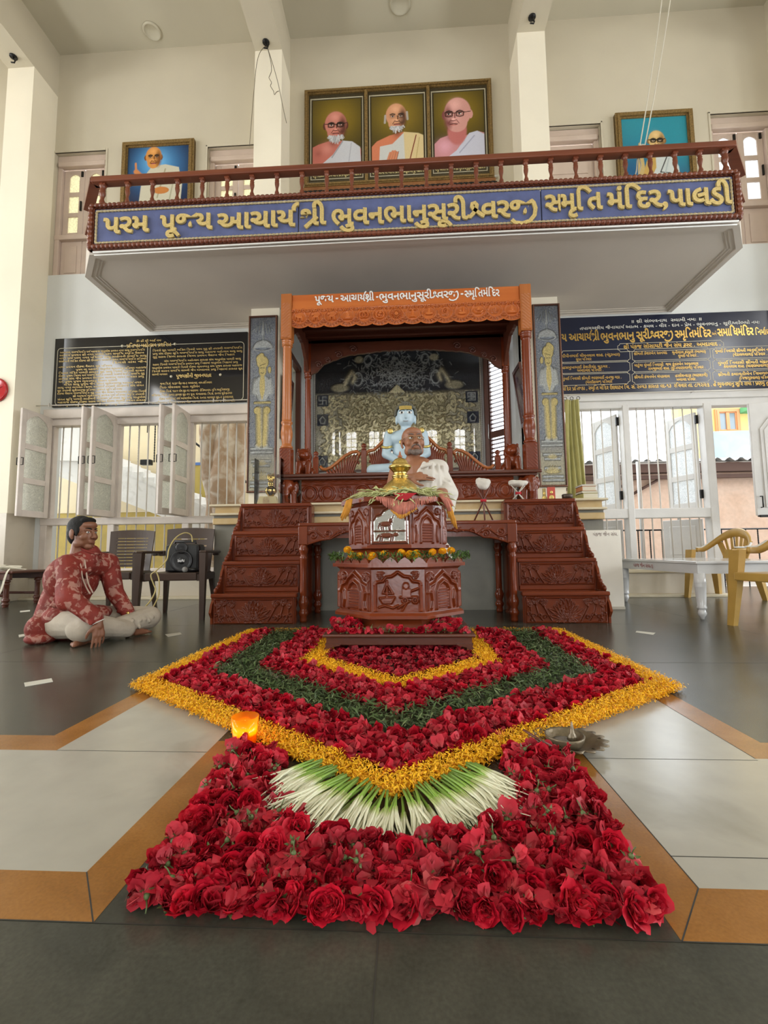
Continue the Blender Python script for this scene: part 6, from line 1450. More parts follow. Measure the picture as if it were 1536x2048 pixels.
def smooth_pts(P, n=6):
    P = [Vector(p) for p in P]; out = []
    for i in range(len(P) - 1):
        a, b_, c_, d_ = P[max(i - 1, 0)], P[i], P[i + 1], P[min(i + 2, len(P) - 1)]
        for k in range(n):
            t = k / n; out.append(.5 * ((2 * b_) + (c_ - a) * t + (2 * a - 5 * b_ + 4 * c_ - d_) * t * t + (3 * b_ - a - 3 * c_ + d_) * t ** 3))
    return out + [P[-1]]
cable(smooth_pts([at(385, 1084, Y=4.42), at(382, 1070, Y=4.42), at(368, 1066, Y=4.36), at(350, 1077, Y=4.28), at(338, 1098, Y=4.18), at(333, 1120, Y=4.12), at(314, 1140, Y=4.06), at(302, 1150, Y=4.06), at(307, 1168, Y=4.06), at(311, 1180, Y=4.05), at(302, 1200, Y=4.0), at(286, 1218, Y=3.9), at(277, 1226, Y=3.75), at(268, 1252, Z=.008)]))
cable(smooth_pts([at(312, 1142, Y=4.07), at(318, 1160, Y=4.06), at(317, 1190, Y=4.05), at(306, 1215, Y=4.0), at(297, 1230, Y=3.92), at(294, 1246, Z=.01), at(286, 1256, Z=.01), at(272, 1252, Z=.012), at(275, 1246, Z=.014), at(292, 1248, Z=.02), at(284, 1262, Z=.012), at(270, 1262, Z=.008)]))
tag(cbm.build('microphone_cable', yel), 'thin yellow cable looping from the speaker down to the floor', 'cable')

# bench with webbing at the far left
bn = thing('wooden_bench', 'dark wooden bench with turned legs at the left edge', 'bench', (-5.75, 5.6, 0)); bz = at(36, 1141, Y=5.4).z
q = MB(); q.box(-6.9, -4.72, 5.20, 5.80, bz - .03, bz, 0, .008); q.box(-6.85, -4.78, 5.23, 5.27, bz - .11, bz - .03, 0, .006); q.box(-6.85, -4.78, 5.73, 5.77, bz - .11, bz - .03, 0, .006); q.build('seat', wood_dk, bn)
for x in (-6.75, -4.85):
    for y in (5.27, 5.73): q = MB(); q.lathe([(r * .95, z * (bz - .1) / .70) for r, z in TURN], (x, y, 0), 14); q.build('leg', wood_dk, bn)
for y in (5.27, 5.73): q = MB(); q.tube([(-6.75, y, .14), (-4.85, y, .14)], .016, 8); q.build('stretcher', wood_dk, bn)
cotton = mat('cream_webbing', (.62, .58, .46), .75, var=(30, .15))
q = MB()
for i in range(34):
    a = rng.uniform(-.6, .6); x = rng.uniform(-5.75, -4.98); y = 5.42 + rng.uniform(-.16, .14); z = bz + .012 + rng.uniform(0, .085) * max(.15, 1 - abs(x + 5.4) / .55); l = rng.uniform(.2, .45)
    p0 = Vector((x - l / 2, y - a * .1, z)); p1 = Vector((min(x + l / 2, -4.86), y + a * .12, max(bz + .008, z + rng.uniform(-.03, .02)))); s = Vector((0, .012, .006)); m_ = p0.lerp(p1, .5) + Vector((0, 0, .018))
    q.add([(p0 - s)[:], (m_ - s)[:], (p1 - s)[:], (p1 + s)[:], (m_ + s)[:], (p0 + s)[:]], [(0, 1, 4, 5), (1, 2, 3, 4)])
P = [(-5.02, 5.24, bz + .03), (-4.98, 5.18, bz + .01), (-4.97, 5.17, bz - .12), (-4.93, 5.16, bz - .24), (-4.86, 5.17, bz - .28), (-4.80, 5.18, bz - .05), (-4.78, 5.2, bz + .02)]
P = smooth_pts(P, 5)
for i in range(len(P) - 1): q.add([P[i][:], P[i + 1][:], (P[i + 1] + Vector((.03, .0, .012)))[:], (P[i] + Vector((.03, 0, .012)))[:]], [(0, 1, 2, 3)])
tag(q.build('webbing_bundle', cotton), 'heap of cream cotton webbing on the dark bench', 'webbing')

# white cabinet, white table, yellow chairs on the right
white_lam = mat('white_laminate', (.80, .76, .67), .4, var=(4, .05)); red_ink = mat('red_marker', (.30, .02, .03), .5)
cbn = thing('white_cabinet', 'narrow white box cabinet with red handwriting beside the right steps', 'cabinet', (2.03, 5.05, 0))
xr = at(1250, 1219, Y=4.83).x; xl_ = 1.83; zt_ = at(1215, 1060, Y=4.83).z
q = MB(); q.box(xl_, xr, 4.83, 5.3, .02, zt_, 0, .004); q.build('carcass', white_lam, cbn)
q = MB(); q.box(xl_ - .004, xr + .004, 4.825, 5.305, 0, .03, 0, .003); q.build('plinth', mat('worn_white', (.5, .46, .38), .6), cbn)
q = MB(); A = at(1186, 1071, Y=4.828); B = at(1236, 1068, Y=4.828); put_text(q, 'પંકજ જૈન સંઘ.', (A.x, 4.829, A.z - .005), width=B.x - A.x, size=.052, off=-.005); q.build('handwriting', mat('dark_marker', (.10, .03, .03), .5), cbn)
tw = mat('white_enamel', (.62, .62, .62), .18, coat=.3, var=(5, .06))
wt = thing('white_table', 'low white table with turned legs in front of the right window', 'table', (3.3, 4.85, 0)); TX, TY, TZt = 2.50, 4.10, .505
q = MB(); q.box(TX, TX + .98, TY, TY + 1.5, TZt - .025, TZt, 0, .006); q.build('tabletop', tw, wt)
q = MB(); q.box(TX + .02, TX + .96, TY + .02, TY + .045, TZt - .11, TZt - .025); q.box(TX + .0202, TX + .045, TY + .0452, TY + 1.4548, TZt - .11, TZt - .0252); q.box(TX + .935, TX + .9598, TY + .0452, TY + 1.4548, TZt - .11, TZt - .025); q.box(TX + .02, TX + .96, TY + 1.455, TY + 1.48, TZt - .11, TZt - .025); q.build('apron', tw, wt)
WL = [(.014, 0), (.018, .02), (.030, .035), (.034, .055), (.028, .075), (.024, .085), (.038, .095), (.038, .105), (.034, .115), (.040, .2), (.044, .28), (.046, .285), (.043, .292), (.047, .3), (.043, .308), (.047, .316), (.045, .325), (.045, .40)]
for (x, y) in ((TX + .055, TY + .055), (TX + .925, TY + .055), (TX + .055, TY + 1.445), (TX + .925, TY + 1.445)): q = MB(); q.lathe(WL, (x, y, 0), 18); q.build('leg', tw, wt)
q = MB(); P0 = at(1267, 1130, X=TX + .019); P1 = at(1307, 1133, X=TX + .019); put_text(q, 'પંકજ જૈન સંઘ-૬', (TX + .018, P0.y, TZt - .085), width=abs(P1.y - P0.y), size=.058, ux=(0, -1, 0), off=.0); q.build('handwriting', red_ink, wt)
ychair = mat('mustard_plastic', (.46, .28, .065), .38, var=(10, .10), bump=(50, .05), streak=None)
lit_edge = mat('white_lit_edge', (.68, .66, .62), .3)  # white colour stands in for light catching the arm tops
def mono_chair(label, loc, rz):
    """moulded tub chair: arms and back in one sweep; front towards local -y"""
    t = thing('moulded_armchair', label, 'chair', loc, 'mustard armchairs by the white table', rz); bl_ = lambda q, n, m=ychair: q.build(n, m, t, shift=False)
    q = MB(); q.box(-.22, .22, -.24, .22, .40, .425, 0, .01); q.box(-.23, .23, -.26, -.22, .36, .425, 0, .01); bl_(q, 'seat')
    # top band sweeping round the back into both arms
    n = 36; inner = []; outer = []
    for i in range(n + 1):
        a = -.18 * PI + (1.36 * PI) * i / n; c_, s_ = math.cos(a), math.sin(a); back = max(0, s_)
        zz = .625 + .235 * back ** 1.6; x, y = .285 * c_, .24 * s_ + .03; wdt = .055 + .05 * back
        outer.append((Vector((x * 1.04, y * 1.04, zz - wdt)), Vector((x * 1.02 + 0, y * 1.05, zz)), Vector((x * .93, y * .93, zz - .004)), Vector((x * .95, y * .95, zz - wdt))))
    V = [p[:] for r in outer for p in r]
    q = MB(); q.add(V, [(i * 4 + k, (i + 1) * 4 + k, (i + 1) * 4 + (k + 1) % 4, i * 4 + (k + 1) % 4) for i in range(n) for k in range(4)] + [(0, 1, 2, 3), (n * 4 + 3, n * 4 + 2, n * 4 + 1, n * 4)], 0, True); bl_(q, 'back_band')
    pts = [r[1] for r in outer]
    for seg_ in (pts[:9], pts[-9:]): q = MB(); q.tube([p + Vector((0, 0, -.002)) for p in seg_], .012, 6); bl_(q, 'arm_highlight', lit_edge)['label'] = 'white highlight along the arm edge'
    q = MB()
    for k in range(-3, 4):
        a = PI / 2 + k * .155; at_ = PI / 2 + k * .24; p0 = Vector((.20 * math.cos(a) * 1.0, .21, .42)); p1 = Vector((.278 * math.cos(at_), .24 * math.sin(at_) + .03, .80 - .012 * k * k)); w_ = .016 + (.018 if abs(k) == 3 else 0)
        d_ = Vector((w_, 0, 0)); o = Vector((0, .014, 0)); m_ = p0.lerp(p1, .5) + Vector((0, .01, 0)); V = []
        for p in (p0, m_, p1): V += [(p - d_)[:], (p + d_)[:], (p + d_ + o)[:], (p - d_ + o)[:]]
        q.add(V, [(4 * i + j, 4 * i + (j + 1) % 4, 4 * i + 4 + (j + 1) % 4, 4 * i + 4 + j) for i in range(2) for j in range(4)])
    bl_(q, 'back_slats')
    for e in (-1, 1):
        for (y0, y1, zt) in ((-.17, -.24, .60), (.20, .27, .46)):
            q = MB(); x0, x1 = e * .255, e * .285; V = []
            for (x, y, z, w_) in ((x0, y0, zt, .045), (e * .262, (y0 + y1) / 2 - .005, zt * .5, .038), (x1, y1, 0, .028)): V += [(x - w_, y - w_ * .9, z), (x + w_, y - w_ * .9, z), (x + w_, y + w_ * .6, z), (x + w_ * .3, y + w_ * .6, z), (x + w_ * .2, y, z), (x - w_ * .2, y, z), (x - w_ * .3, y + w_ * .6, z), (x - w_, y + w_ * .6, z)]
            q.add(V, [(8 * i + j, 8 * i + 8 + j, 8 * i + 8 + (j + 1) % 8, 8 * i + (j + 1) % 8) for i in range(2) for j in range(8)] + [tuple(range(8)), tuple(range(23, 15, -1))]); bl_(q, 'leg')
    return t
mono_chair('mustard moulded plastic armchair standing behind the white table', (3.83, 5.78, 0), math.radians(-72))
mono_chair('mustard moulded plastic armchair at the right edge, nearest the camera', (2.88, 3.60, 0), math.radians(-78))

# curtain at the right window
q = MB(); n = 60; R = 24; P = np.zeros((R, n, 3)); cur = mat('green_curtain', (.40, .37, .15), .8, var=(6, .12), bump=(60, .1))
tl, tr_, bl2, br2 = at(1129, 800, Y=6.19), at(1158, 799, Y=6.19), at(1134, 1003, Y=6.16), at(1178, 1004, Y=6.16)
for i in range(R):
    t = i / (R - 1); a = tl.lerp(bl2, t); b_ = tr_.lerp(br2, t ** 1.3)
    for j in range(n): s = j / (n - 1); p = a.lerp(b_, s); P[i, j] = (p.x, p.y + .030 * math.sin(s * 27 + .6 * math.sin(t * 5)) * (.5 + .5 * t) - .02 * math.sin(s * 9 + t * 3), p.z)
q.grid(P[::-1], 0, True)
cu = thing('window_curtain', 'folded olive green curtain hanging at the left of the right window', 'curtain', (2.35, 6.18, 1.3)); q.build('fabric', cur, cu); 
q = MB()
for s in (.05, .5, .95): p = tl.lerp(tr_, s); q.tube([(p.x + .022 * math.cos(a), p.y - .0, p.z + .02 + .022 * math.sin(a)) for a in np.linspace(0, 2 * PI, 10)], .004, 5)
q.build('rings', black_iron, cu)
q = MB(); q.tube([(2.15, WY - .11, 2.74), (5.36, WY - .11, 2.74)], .009, 6); q.tube([(2.25, WY - .05, 2.74), (2.25, WY - .12, 2.74)], .006, 5); q.tube([(3.9, WY - .05, 2.74), (3.9, WY - .12, 2.74)], .006, 5); tag(q.build('curtain_rod', rod_m), 'thin white curtain rod running above the right window', 'curtain rod')

# things standing on the platform and the steps
tph = thing('brass_trophy', 'small brass pot trophy on a cream plaque block, on the left top step', 'trophy', (-1.49, 4.7, 1.13)); zt1 = 1.131
A = at(514, 1004, Y=4.68); B = at(555, 1004, Y=4.68); x0, x1 = A.x, B.x; xm = (x0 + x1) / 2
q = MB(); q.add([(x0, 4.66, zt1), (x1, 4.66, zt1), (x1, 4.74, zt1), (x0, 4.74, zt1), (x0 + .025, 4.68, zt1 + .085), (x1 - .02, 4.68, zt1 + .085), (x1 - .02, 4.73, zt1 + .085), (x0 + .025, 4.73, zt1 + .085)], [(0, 3, 2, 1), (4, 5, 6, 7), (0, 1, 5, 4), (1, 2, 6, 5), (2, 3, 7, 6), (3, 0, 4, 7)]); q.build('plaque_block', mat('cream_plaque', (.62, .52, .27), .35), tph)
q = MB()
for k in range(4): put_text(q, ['શ્રી સંઘ', 'ભુવનભાનુ', 'સૂરીશ્વરજી', 'સ્મૃતિમંદિર'][k], (xm - .045, 4.664 + .0033 * (3 - k), zt1 + .06 - .016 * k), width=.07, size=.014, uz=(0, .23, .97), res=1)
q.build('lettering', red_ink, tph)
q = MB(); zc = zt1 + .085; q.lathe([(.03, 0), (.034, .012), (.05, .03), (.062, .055), (.058, .08), (.036, .10), (.026, .11), (.028, .13), (.034, .136), (.028, .145), (.026, .165)], (xm + .03, 4.705, zc), 22)
for k in range(5): a = math.radians(90 + (k - 2) * 26); q.tube([(xm + .03 + .018 * math.cos(a), 4.705 + .01 * (k % 2), zc + .16), (xm + .03 + .035 * math.cos(a), 4.705, zc + .20), (xm + .03 + .04 * math.cos(a), 4.705, zc + .25)], [.012, .014, .002], 6)
q.ball((xm + .03, 4.705, zc + .185), (.022, .022, .03), 0, 10); q.build('brass_pot', brass_p, tph)
gls = sheet_glass('clear_glass', 1.45); 
gc = thing('glass_case', 'clear glass case standing around the brass trophy', 'glass case', (xm, 4.70, zt1))
gx0, gx1 = at(508, 1004, Y=4.63).x, at(561, 1004, Y=4.63).x; gz = at(530, 916, Y=4.63).z
for (a, b_, c_, d_) in ((gx0, gx1, 4.63, 4.634), (gx0, gx1, 4.776, 4.78), (gx0, gx0 + .004, 4.634, 4.776), (gx1 - .004, gx1, 4.634, 4.776)): q = MB(); q.box(a, b_, c_, d_, zt1, gz); q.build('glass_panel', gls, gc)
linen = mat('white_linen', (.60, .56, .50), .85, var=(20, .1), bump=(120, .2)); stick_m = mat('stained_sticks', (.12, .035, .02), .4)
def cross_stand(label, cx, cy, zb, h, zc, spread, n, mm, r=.008):
    t = thing('cross_stick_stand', label, 'stand', (cx, cy, zb)); 
    for k in range(n):
        a = 2 * PI * k / n + .5; q = MB(); bx_, by_ = cx + spread * math.cos(a), cy + spread * .6 * math.sin(a); k2 = h / zc - 1
        q.tube([(bx_, by_, zb), (cx, cy, zb + zc), (cx - (bx_ - cx) * k2, cy - (by_ - cy) * k2, zb + h)], r, 8); q.build('stick', mm, t)
    q = MB(); q.tube([(cx - .028, cy, zb + zc), (cx + .028, cy, zb + zc)], .016, 8); q.build('binding', red_cloth, t); return t
zt2 = .886; cxs = at(968, 1040, Y=4.58).x
cross_stand('tripod of crossed brown sticks holding a white cloth bundle, on the carved table', cxs, 4.58, zt2, .40, .235, .125, 3, stick_m)
def bundle(label, c_, r): 
    o = skin('cloth_bundle', [('e', c_, r), ('e', (c_[0] - r[0] * .5, c_[1], c_[2] + r[2] * .5), (r[0] * .5, r[1] * .7, r[2] * .6)), ('e', (c_[0] + r[0] * .6, c_[1], c_[2] + r[2] * .3), (r[0] * .45, r[1] * .6, r[2] * .6)), ('e', (c_[0] + r[0] * .2, c_[1] - .02, c_[2] - r[2] * .5), (r[0] * .4, r[1] * .6, r[2] * .6))], linen, None, .008, 3); tag(o, label, 'cloth bundle'); return o
c1 = at(966, 968, Y=4.57); bundle('white cloth bundle resting on the tall crossed sticks of the carved table', (c1.x, 4.57, c1.z), (.075, .05, .06))
c2 = at(1036, 969, Y=4.68); cross_stand('short crossed cream sticks holding a white cushion, on the right top step', c2.x, 4.68, 1.131, .15, .07, .075, 4, mat('cream_sticks', (.5, .45, .38), .5), .006)
bundle('white cushion on short crossed sticks at the right of the throne', (c2.x, 4.68, c2.z + .01), (.10, .06, .035))
def card(label, px0, py0, px1, py1, Y, zb, colr):
    A = at(px0, py0, Y=Y); B = at(px1, py1, Y=Y); t = thing('small_picture', label, 'picture', ((A.x + B.x) / 2, Y, zb)); q = MB(); q.box(A.x, B.x, Y, Y + .012, zb, A.z, 0, .002); q.build('frame', colr, t)
    q = MB(); m_ = (A.x + B.x) / 2; hh = A.z - zb; q.ball((m_, Y - .001, zb + hh * .68), (.018, .003, .018), 0, 10); q.ball((m_, Y - .001, zb + hh * .36), (.030, .003, .030), 0, 10); q.build('figure', gold_m, t)
card('small red and gold picture leaning by the base of the right embossed panel', 1094, 974, 1111, 994, 5.30, PT + .001, mat('red_card', (.55, .08, .05), .4))
card('small gold ornament beside the red picture on the platform', 1085, 977, 1092, 994, 5.32, PT + .001, mat('ochre_card', (.5, .38, .12), .4))
bx_ = at(1157, 997, Y=4.72); q = MB(); q.lathe([(.04, 0), (.052, .01), (.055, .04), (.05, .05), (.045, .04), (.035, .012), (0, .01)], (1.63, 4.68, 1.131), 22)
tag(q.build('bowl', mat('dark_bronze', (.07, .05, .035), .4, metal=.5)), 'small dark bowl on the outer corner of the right top step', 'bowl')
zb = PT + .0
for (lb, w_, d_, h_, colr, dx) in (('thick olive book at the bottom of the pile on the right end of the platform', .155, .2, .055, (.36, .33, .10), .012), ('cream book in the middle of the pile on the right end of the platform', .16, .19, .022, (.60, .56, .45), .006), ('orange book lying below the topmost one on the right end of the platform', .145, .18, .050, (.48, .20, .07), 0), ('white book on top of the pile on the right end of the platform', .155, .19, .018, (.64, .63, .60), .004)):
    t = thing('book', lb, 'book', (1.90 + dx, 4.90, zb), 'books piled on the platform'); q = MB(); x0 = 1.90 + dx - w_ / 2; q.box(x0, x0 + w_, 4.80, 4.80 + d_, zb, zb + .004, 0, .001); q.box(x0, x0 + w_, 4.80, 4.80 + d_, zb + h_ - .004, zb + h_, 0, .001); q.box(x0, x0 + .005, 4.80, 4.80 + d_, zb, zb + h_, 0, .001); q.build('cover', mat('cover_' + lb[:12], colr, .5), t)
    q = MB(); q.box(x0 + .005, x0 + w_ - .006, 4.805, 4.80 + d_ - .005, zb + .004, zb + h_ - .004); q.build('pages', mat('paper', (.62, .57, .44), .8), t); zb += h_ + .0008
# pictures hung on the inner faces of the pillars
def side_pic(label, e, ya, yb, z0, z1, tilt):
    x = (-1.705 if e < 0 else 1.64); t = thing('framed_picture', label, 'picture', (x, (ya + yb) / 2, z0)); d_ = tilt
    def pt(u, v, o): return (x - e * (.012 + o + d_ * v), ya + (yb - ya) * u, z0 + (z1 - z0) * v)
    def bar(u0, u1, v0, v1, th_, mm, nm):
        q = MB(); V = [pt(u, v, o) for o in (0, th_) for (u, v) in ((u0, v0), (u1, v0), (u1, v1), (u0, v1))]; q.add(V, [(0, 1, 2, 3), (7, 6, 5, 4), (0, 4, 5, 1), (1, 5, 6, 2), (2, 6, 7, 3), (3, 7, 4, 0)] if e < 0 else [(3, 2, 1, 0), (4, 5, 6, 7), (1, 5, 4, 0), (2, 6, 5, 1), (3, 7, 6, 2), (0, 4, 7, 3)]); return q.build(nm, mm, t)
    for (a, b_, c_, d2) in ((0, 1, 0, .06), (0, 1, .94, 1), (0, .08, .06, .94), (.92, 1, .06, .94)): bar(a, b_, c_, d2, .03, wood_dk, 'frame')
    bar(.08, .92, .06, .94, .012, mat('glazed_print', (.20, .14, .17), .04, two=(3, (.42, .36, .30), .4, .6), coat=1), 'print')
side_pic('dark framed picture hanging on the inner side of the left pillar', -1, 5.88, 6.26, 2.15, 3.05, .06); side_pic('dark framed picture tilting out from the inner side of the right pillar', 1, 5.88, 6.26, 2.30, 3.10, .10)
# ceiling hooks, loose wires, ropes, ceiling roses
for k, (px, py, X0) in enumerate(((27, 113, -5.64), (532, 84, -1.9), (1064, 34, 1.83))):
    P = at(px, py, Z=SOF); q = MB(); q.tube([(P.x, P.y, SOF), (P.x, P.y, SOF - .04), (P.x + .03, P.y, SOF - .07), (P.x + .02, P.y, SOF - .10), (P.x - .03, P.y, SOF - .09)], .010, 6); q.lathe([(.05, 0), (.05, -.012), (0, -.014)], (P.x, P.y, SOF), 12)
    tag(q.build('ceiling_hook', black_iron), ['iron fan hook under the leftmost ceiling beam', 'iron fan hook with loose wires under the beam left of the portraits', 'iron fan hook under the beam right of the portraits'][k], 'hook')
P = at(532, 84, Z=SOF); wr_m = mat('old_wire', (.16, .13, .08), .6)
for (lb, pts) in (('long loose wire hanging down left of the pillar from the hook', [(531, 92), (520, 105), (513, 130), (508, 180), (503, 240), (499, 292)]), ('long loose wire hanging down right of the pillar from the hook', [(534, 92), (546, 130), (557, 170), (566, 215), (573, 246)]), ('short crinkled wire dangling in the middle of the pillar', [(534, 92), (541, 120), (543, 140), (540, 150), (538, 156), (543, 165), (541, 172), (547, 182), (549, 189), (553, 184), (558, 182)])):
    q = MB(); q.tube(smooth_pts([at(a, b_, Y=5.78) for a, b_ in pts], 4), .0045, 5); q.tube([(P.x, P.y, SOF - .09), at(*pts[0], Y=5.78)], .004, 5); tag(q.build('loose_wire', wr_m), lb, 'wire')
rope_m = mat('white_rope', (.58, .54, .44), .7); q = MB()
for (a, b_, c_, d_) in ((1314, 0, 1281, 285), (1331, 0, 1290, 290)):
    p1 = at(c_, d_, Y=4.60); p0 = at(a, b_, Y=4.60); k = (8.59 - p1.z) / (p0.z - p1.z); p2 = p1.lerp(p0, k); p2.z = 8.59; q.tube(smooth_pts([p2, p1.lerp(p2, .5) + Vector((.05, 0, 0)), p1.lerp(p2, .2) + Vector((.03, 0, 0)), p1], 6), .006, 6)
for pts in ([(1281, 285), (1279, 300), (1283, 290), (1290, 290)], [(1280, 300), (1275, 315), (1273, 340), (1270, 352)], [(1283, 300), (1279, 318), (1282, 330), (1277, 350)]): q.tube(smooth_pts([at(a, b_, Y=4.60) for a, b_ in pts], 4), .006, 6)
tag(q.build('hanging_rope', rope_m), 'pair of thin white ropes hanging from the ceiling to the railing', 'rope')
for k, (px, py, r) in enumerate(((304, 61, .13), (800, 6, .15))):
    P = at(px, py, Z=CEIL); q = MB(); q.lathe([(r, 0), (r, -.02), (r * .85, -.035), (r * .8, -.02), (0, -.022)], (P.x, P.y, CEIL), 30); tag(q.build('ceiling_rose', paint_ceil), ['round plaster ceiling plate over the left bay', 'round plaster ceiling plate over the middle bay'][k], 'ceiling plate')
# paper strips taped to the floor
tp_m = mat('floor_tape', (.60, .58, .50), .6)
for k, (pts, lb) in enumerate((([(48, 1366), (103, 1357), (106, 1364), (50, 1374)], 'white tape strip on the floor nearest the seated man'), ([(330, 1269), (360, 1265), (364, 1269), (336, 1274)], 'white tape strip on the floor left of the flower pattern'), ([(1273, 1262), (1311, 1266), (1306, 1270), (1271, 1265)], 'white tape strip on the floor right of the flower pattern'), ([(37, 1270), (58, 1267), (58, 1271), (38, 1275)], 'white tape strip on the floor behind the seated man'), ([(40, 1222), (60, 1220), (60, 1223), (40, 1225)], 'short white tape strip on the floor under the bench'))):
    W4 = [at(a, b_, Z=0) for a, b_ in pts]; q = MB(); V = [(p.x, p.y, z) for z in (.0009, .0016) for p in W4]; q.add(V, [(0, 1, 2, 3), (7, 6, 5, 4), (0, 4, 5, 1), (1, 5, 6, 2), (2, 6, 7, 3), (3, 7, 4, 0)]); tag(q.build('tape_strip', tp_m), lb, 'tape')

# ================================================================== OUTSIDE THE WINDOWS
grd = MB(); grd.box(-16, 16, 7.6, 26, -.2, -.05); struct(grd, 'floor_yard', mat('yard_concrete', (.46, .43, .38), .9, var=(2, .1)))
q = MB(); q.box(-11, -.8, 9.4, 9.6, 1.55, 5.0, 0); q.box(-11, -.8, 9.38, 9.6, -.05, 1.55, 1); q.box(-11, -.8, 9.36, 9.6, 1.52, 1.58, 0); struct(q, 'wall_yard_left', [mat('yard_cream', (.62, .52, .34), .85, var=(1.5, .08)), mat('yard_ochre', (.42, .30, .07), .8, two=(4, (.34, .25, .07), .4, .7))])
stw = mat('whitewashed_stair', (.68, .66, .62), .8, two=(5, (.50, .47, .42), .55, .8)); st = thing('outdoor_staircase', 'whitewashed outdoor staircase descending to the right beyond the left window', 'staircase', (-4.5, 8.3, -.05))
sx0, sz0, sx1, sz1 = at(110, 866, Y=8.2).x, at(110, 866, Y=8.2).z, at(470, 1036, Y=8.2).x, at(470, 1036, Y=8.2).z
top = []; n = 16
for i in range(n): xa = sx0 + (sx1 - sx0) * i / n; xb = sx0 + (sx1 - sx0) * (i + 1) / n; z = sz0 + (sz1 - sz0) * (i + .5) / n; top += [(xa, z), (xb, z)]
low = [(sx1, top[-1][1] - .55), (sx0, top[0][1] - .75)]
q = MB(); q.prism(top + low, 8.2, 9.2, 'y'); q.build('flight', stw, st)
q = MB(); q.prism([(sx0, sz0 - .05), (sx1, sz1 - .05), (sx1, sz1 - .13), (sx0, sz0 - .13)], 8.17, 8.2, 'y'); q.prism([(sx0, sz0 - .55), (sx0 + 1.0, sz0 - .6), (sx0 + 1.0, sz0 + .15), (sx0, sz0 + .15)], 8.10, 8.2, 'y'); q.build('stringer', stw, st)
q = MB(); A = at(388, 884, Y=8.15); B = at(482, 956, Y=8.15); d_ = (B - A); q.tube([A - d_ * 1.2, A, B, B + d_ * .6], .022, 6)
for t in np.linspace(-1, 1.4, 8): p = A + d_ * t; q.tube([p, (p.x, p.y, p.z - .5)], .008, 6)
q.build('handrail', black_iron, st)
bark = mat('pale_bark', (.36, .24, .15), .9, two=(5, (.55, .47, .38), .42, .66), bump=(9, 1.0))
q = MB(); 
for (px, r, ph) in ((428, .17, 0), (455, .21, 1.7), (474, .15, 3.1)):
    pts = []; rs = []
    for i in range(22): z = -.05 + i * .22; P = at(px, 1000, Y=7.9); pts.append((P.x + .05 * math.sin(z * 1.7 + ph), 7.84 + .04 * math.cos(z + ph), z)); rs.append(r * (1 + .14 * math.sin(z * 3.1 + ph) + .10 * math.sin(z * 7 + ph)))
    q.tube(pts, rs, 14)
tag(q.build('tree_trunk', bark), 'thick pale brown tree trunk beyond the left window', 'tree')
q = MB(); A = at(388, 928, Y=9.24); B = at(415, 936, Y=9.24); q.box(A.x, B.x + .2, 9.24, 9.34, -.05, A.z - .03, 0); q.box(A.x - .03, B.x + .23, 9.225, 9.345, A.z - .03, A.z + .03, 1); tag(q.build('water_tank', [mat('tank_ochre', (.36, .27, .06), .7), mat('blue_lid', (.05, .12, .32), .5)]), 'ochre tank with a blue lid beside the tree trunk', 'tank')
q = MB(); P = at(293, 925, Y=8.1); q.box(P.x - .1, P.x + .1, 8.05, 8.15, P.z - .05, P.z + .05, 0, .01)
for x in (at(277, 900, Y=8.1).x, at(309, 900, Y=8.1).x): rope_bead(q, (x, 8.1, P.z), (x, 8.1, 4.8), .012, .05)
tag(q.build('hanging_chains', black_iron), 'dark chains hanging beyond the middle bay of the left window', 'chain')
# right side: plastered wall with corrugated roof, blue wall and yellow house
peach = mat('peach_plaster', (.60, .40, .29), .9, two=(2.5, (.66, .47, .36), .35, .65), var=(14, .08)); dark_rust = mat('dark_rust', (.10, .05, .035), .8)
YW = 9.3; q = MB(); za = at(1300, 935, Y=YW).z; n = 40; xs_ = np.linspace(1.5, 9.5, n); prof = [(x, za - .06 + (.0 if 4.0 < x < 4.9 else .12) + .05 * math.sin(x * 5) * math.sin(x * 2.3)) for x in xs_]
q.prism([(1.5, -.05)] + [(9.5, -.05)] + prof[::-1], YW, YW + .25, 'y'); struct(q, 'wall_yard_right', peach)
rf = thing('corrugated_roof', 'grey corrugated roof edge over the peach yard wall', 'roof', (5, YW, za)); q = MB(); n = 180; P = np.zeros((2, n, 3)); x = np.linspace(1.2, 9.6, n); zr = at(1300, 922, Y=YW - .3).z
for i, (y, z) in enumerate(((YW - .35, zr), (YW + 2.2, zr + .35))): P[i, :, 0] = x; P[i, :, 1] = y; P[i, :, 2] = z + .035 * np.sin(x * 2 * PI / .22)
q.grid(P, 0, True); q.build('sheet', mat('asbestos_sheet', (.42, .41, .39), .85), rf); q = MB(); q.box(1.2, 9.6, YW - .25, YW - .1, zr - .22, zr - .05); q.box(1.2, 9.6, YW - .2, YW - .12, zr - .34, zr - .27)
for xx in np.arange(1.5, 4.6, .5): q.tube([(xx, YW - .05, zr - .62), (xx + .5, YW - .1, zr - .34)], .03, 6)
q.build('purlins', dark_rust, rf)
q = MB(); q.box(at(1418, 900, Y=12.5).x, 14, 12.5, 12.7, -.05, at(1460, 862, Y=12.5).z); struct(q, 'wall_blue', mat('blue_wash', (.30, .40, .47), .9, two=(1.5, (.38, .46, .52), .4, .7)))
hs_ = thing('yellow_house', 'yellow and orange house with a window far beyond the doorway', 'house', (8.5, 15.5, 0)); q = MB(); zh = at(1536, 760, Y=15).z; q.box(at(1362, 900, Y=15).x, 20, 15, 15.4, -.05, zh + .6); q.build('wall', mat('yellow_wall', (.72, .52, .18), .9, two=(.8, (.66, .40, .20), .5, .6)), hs_)
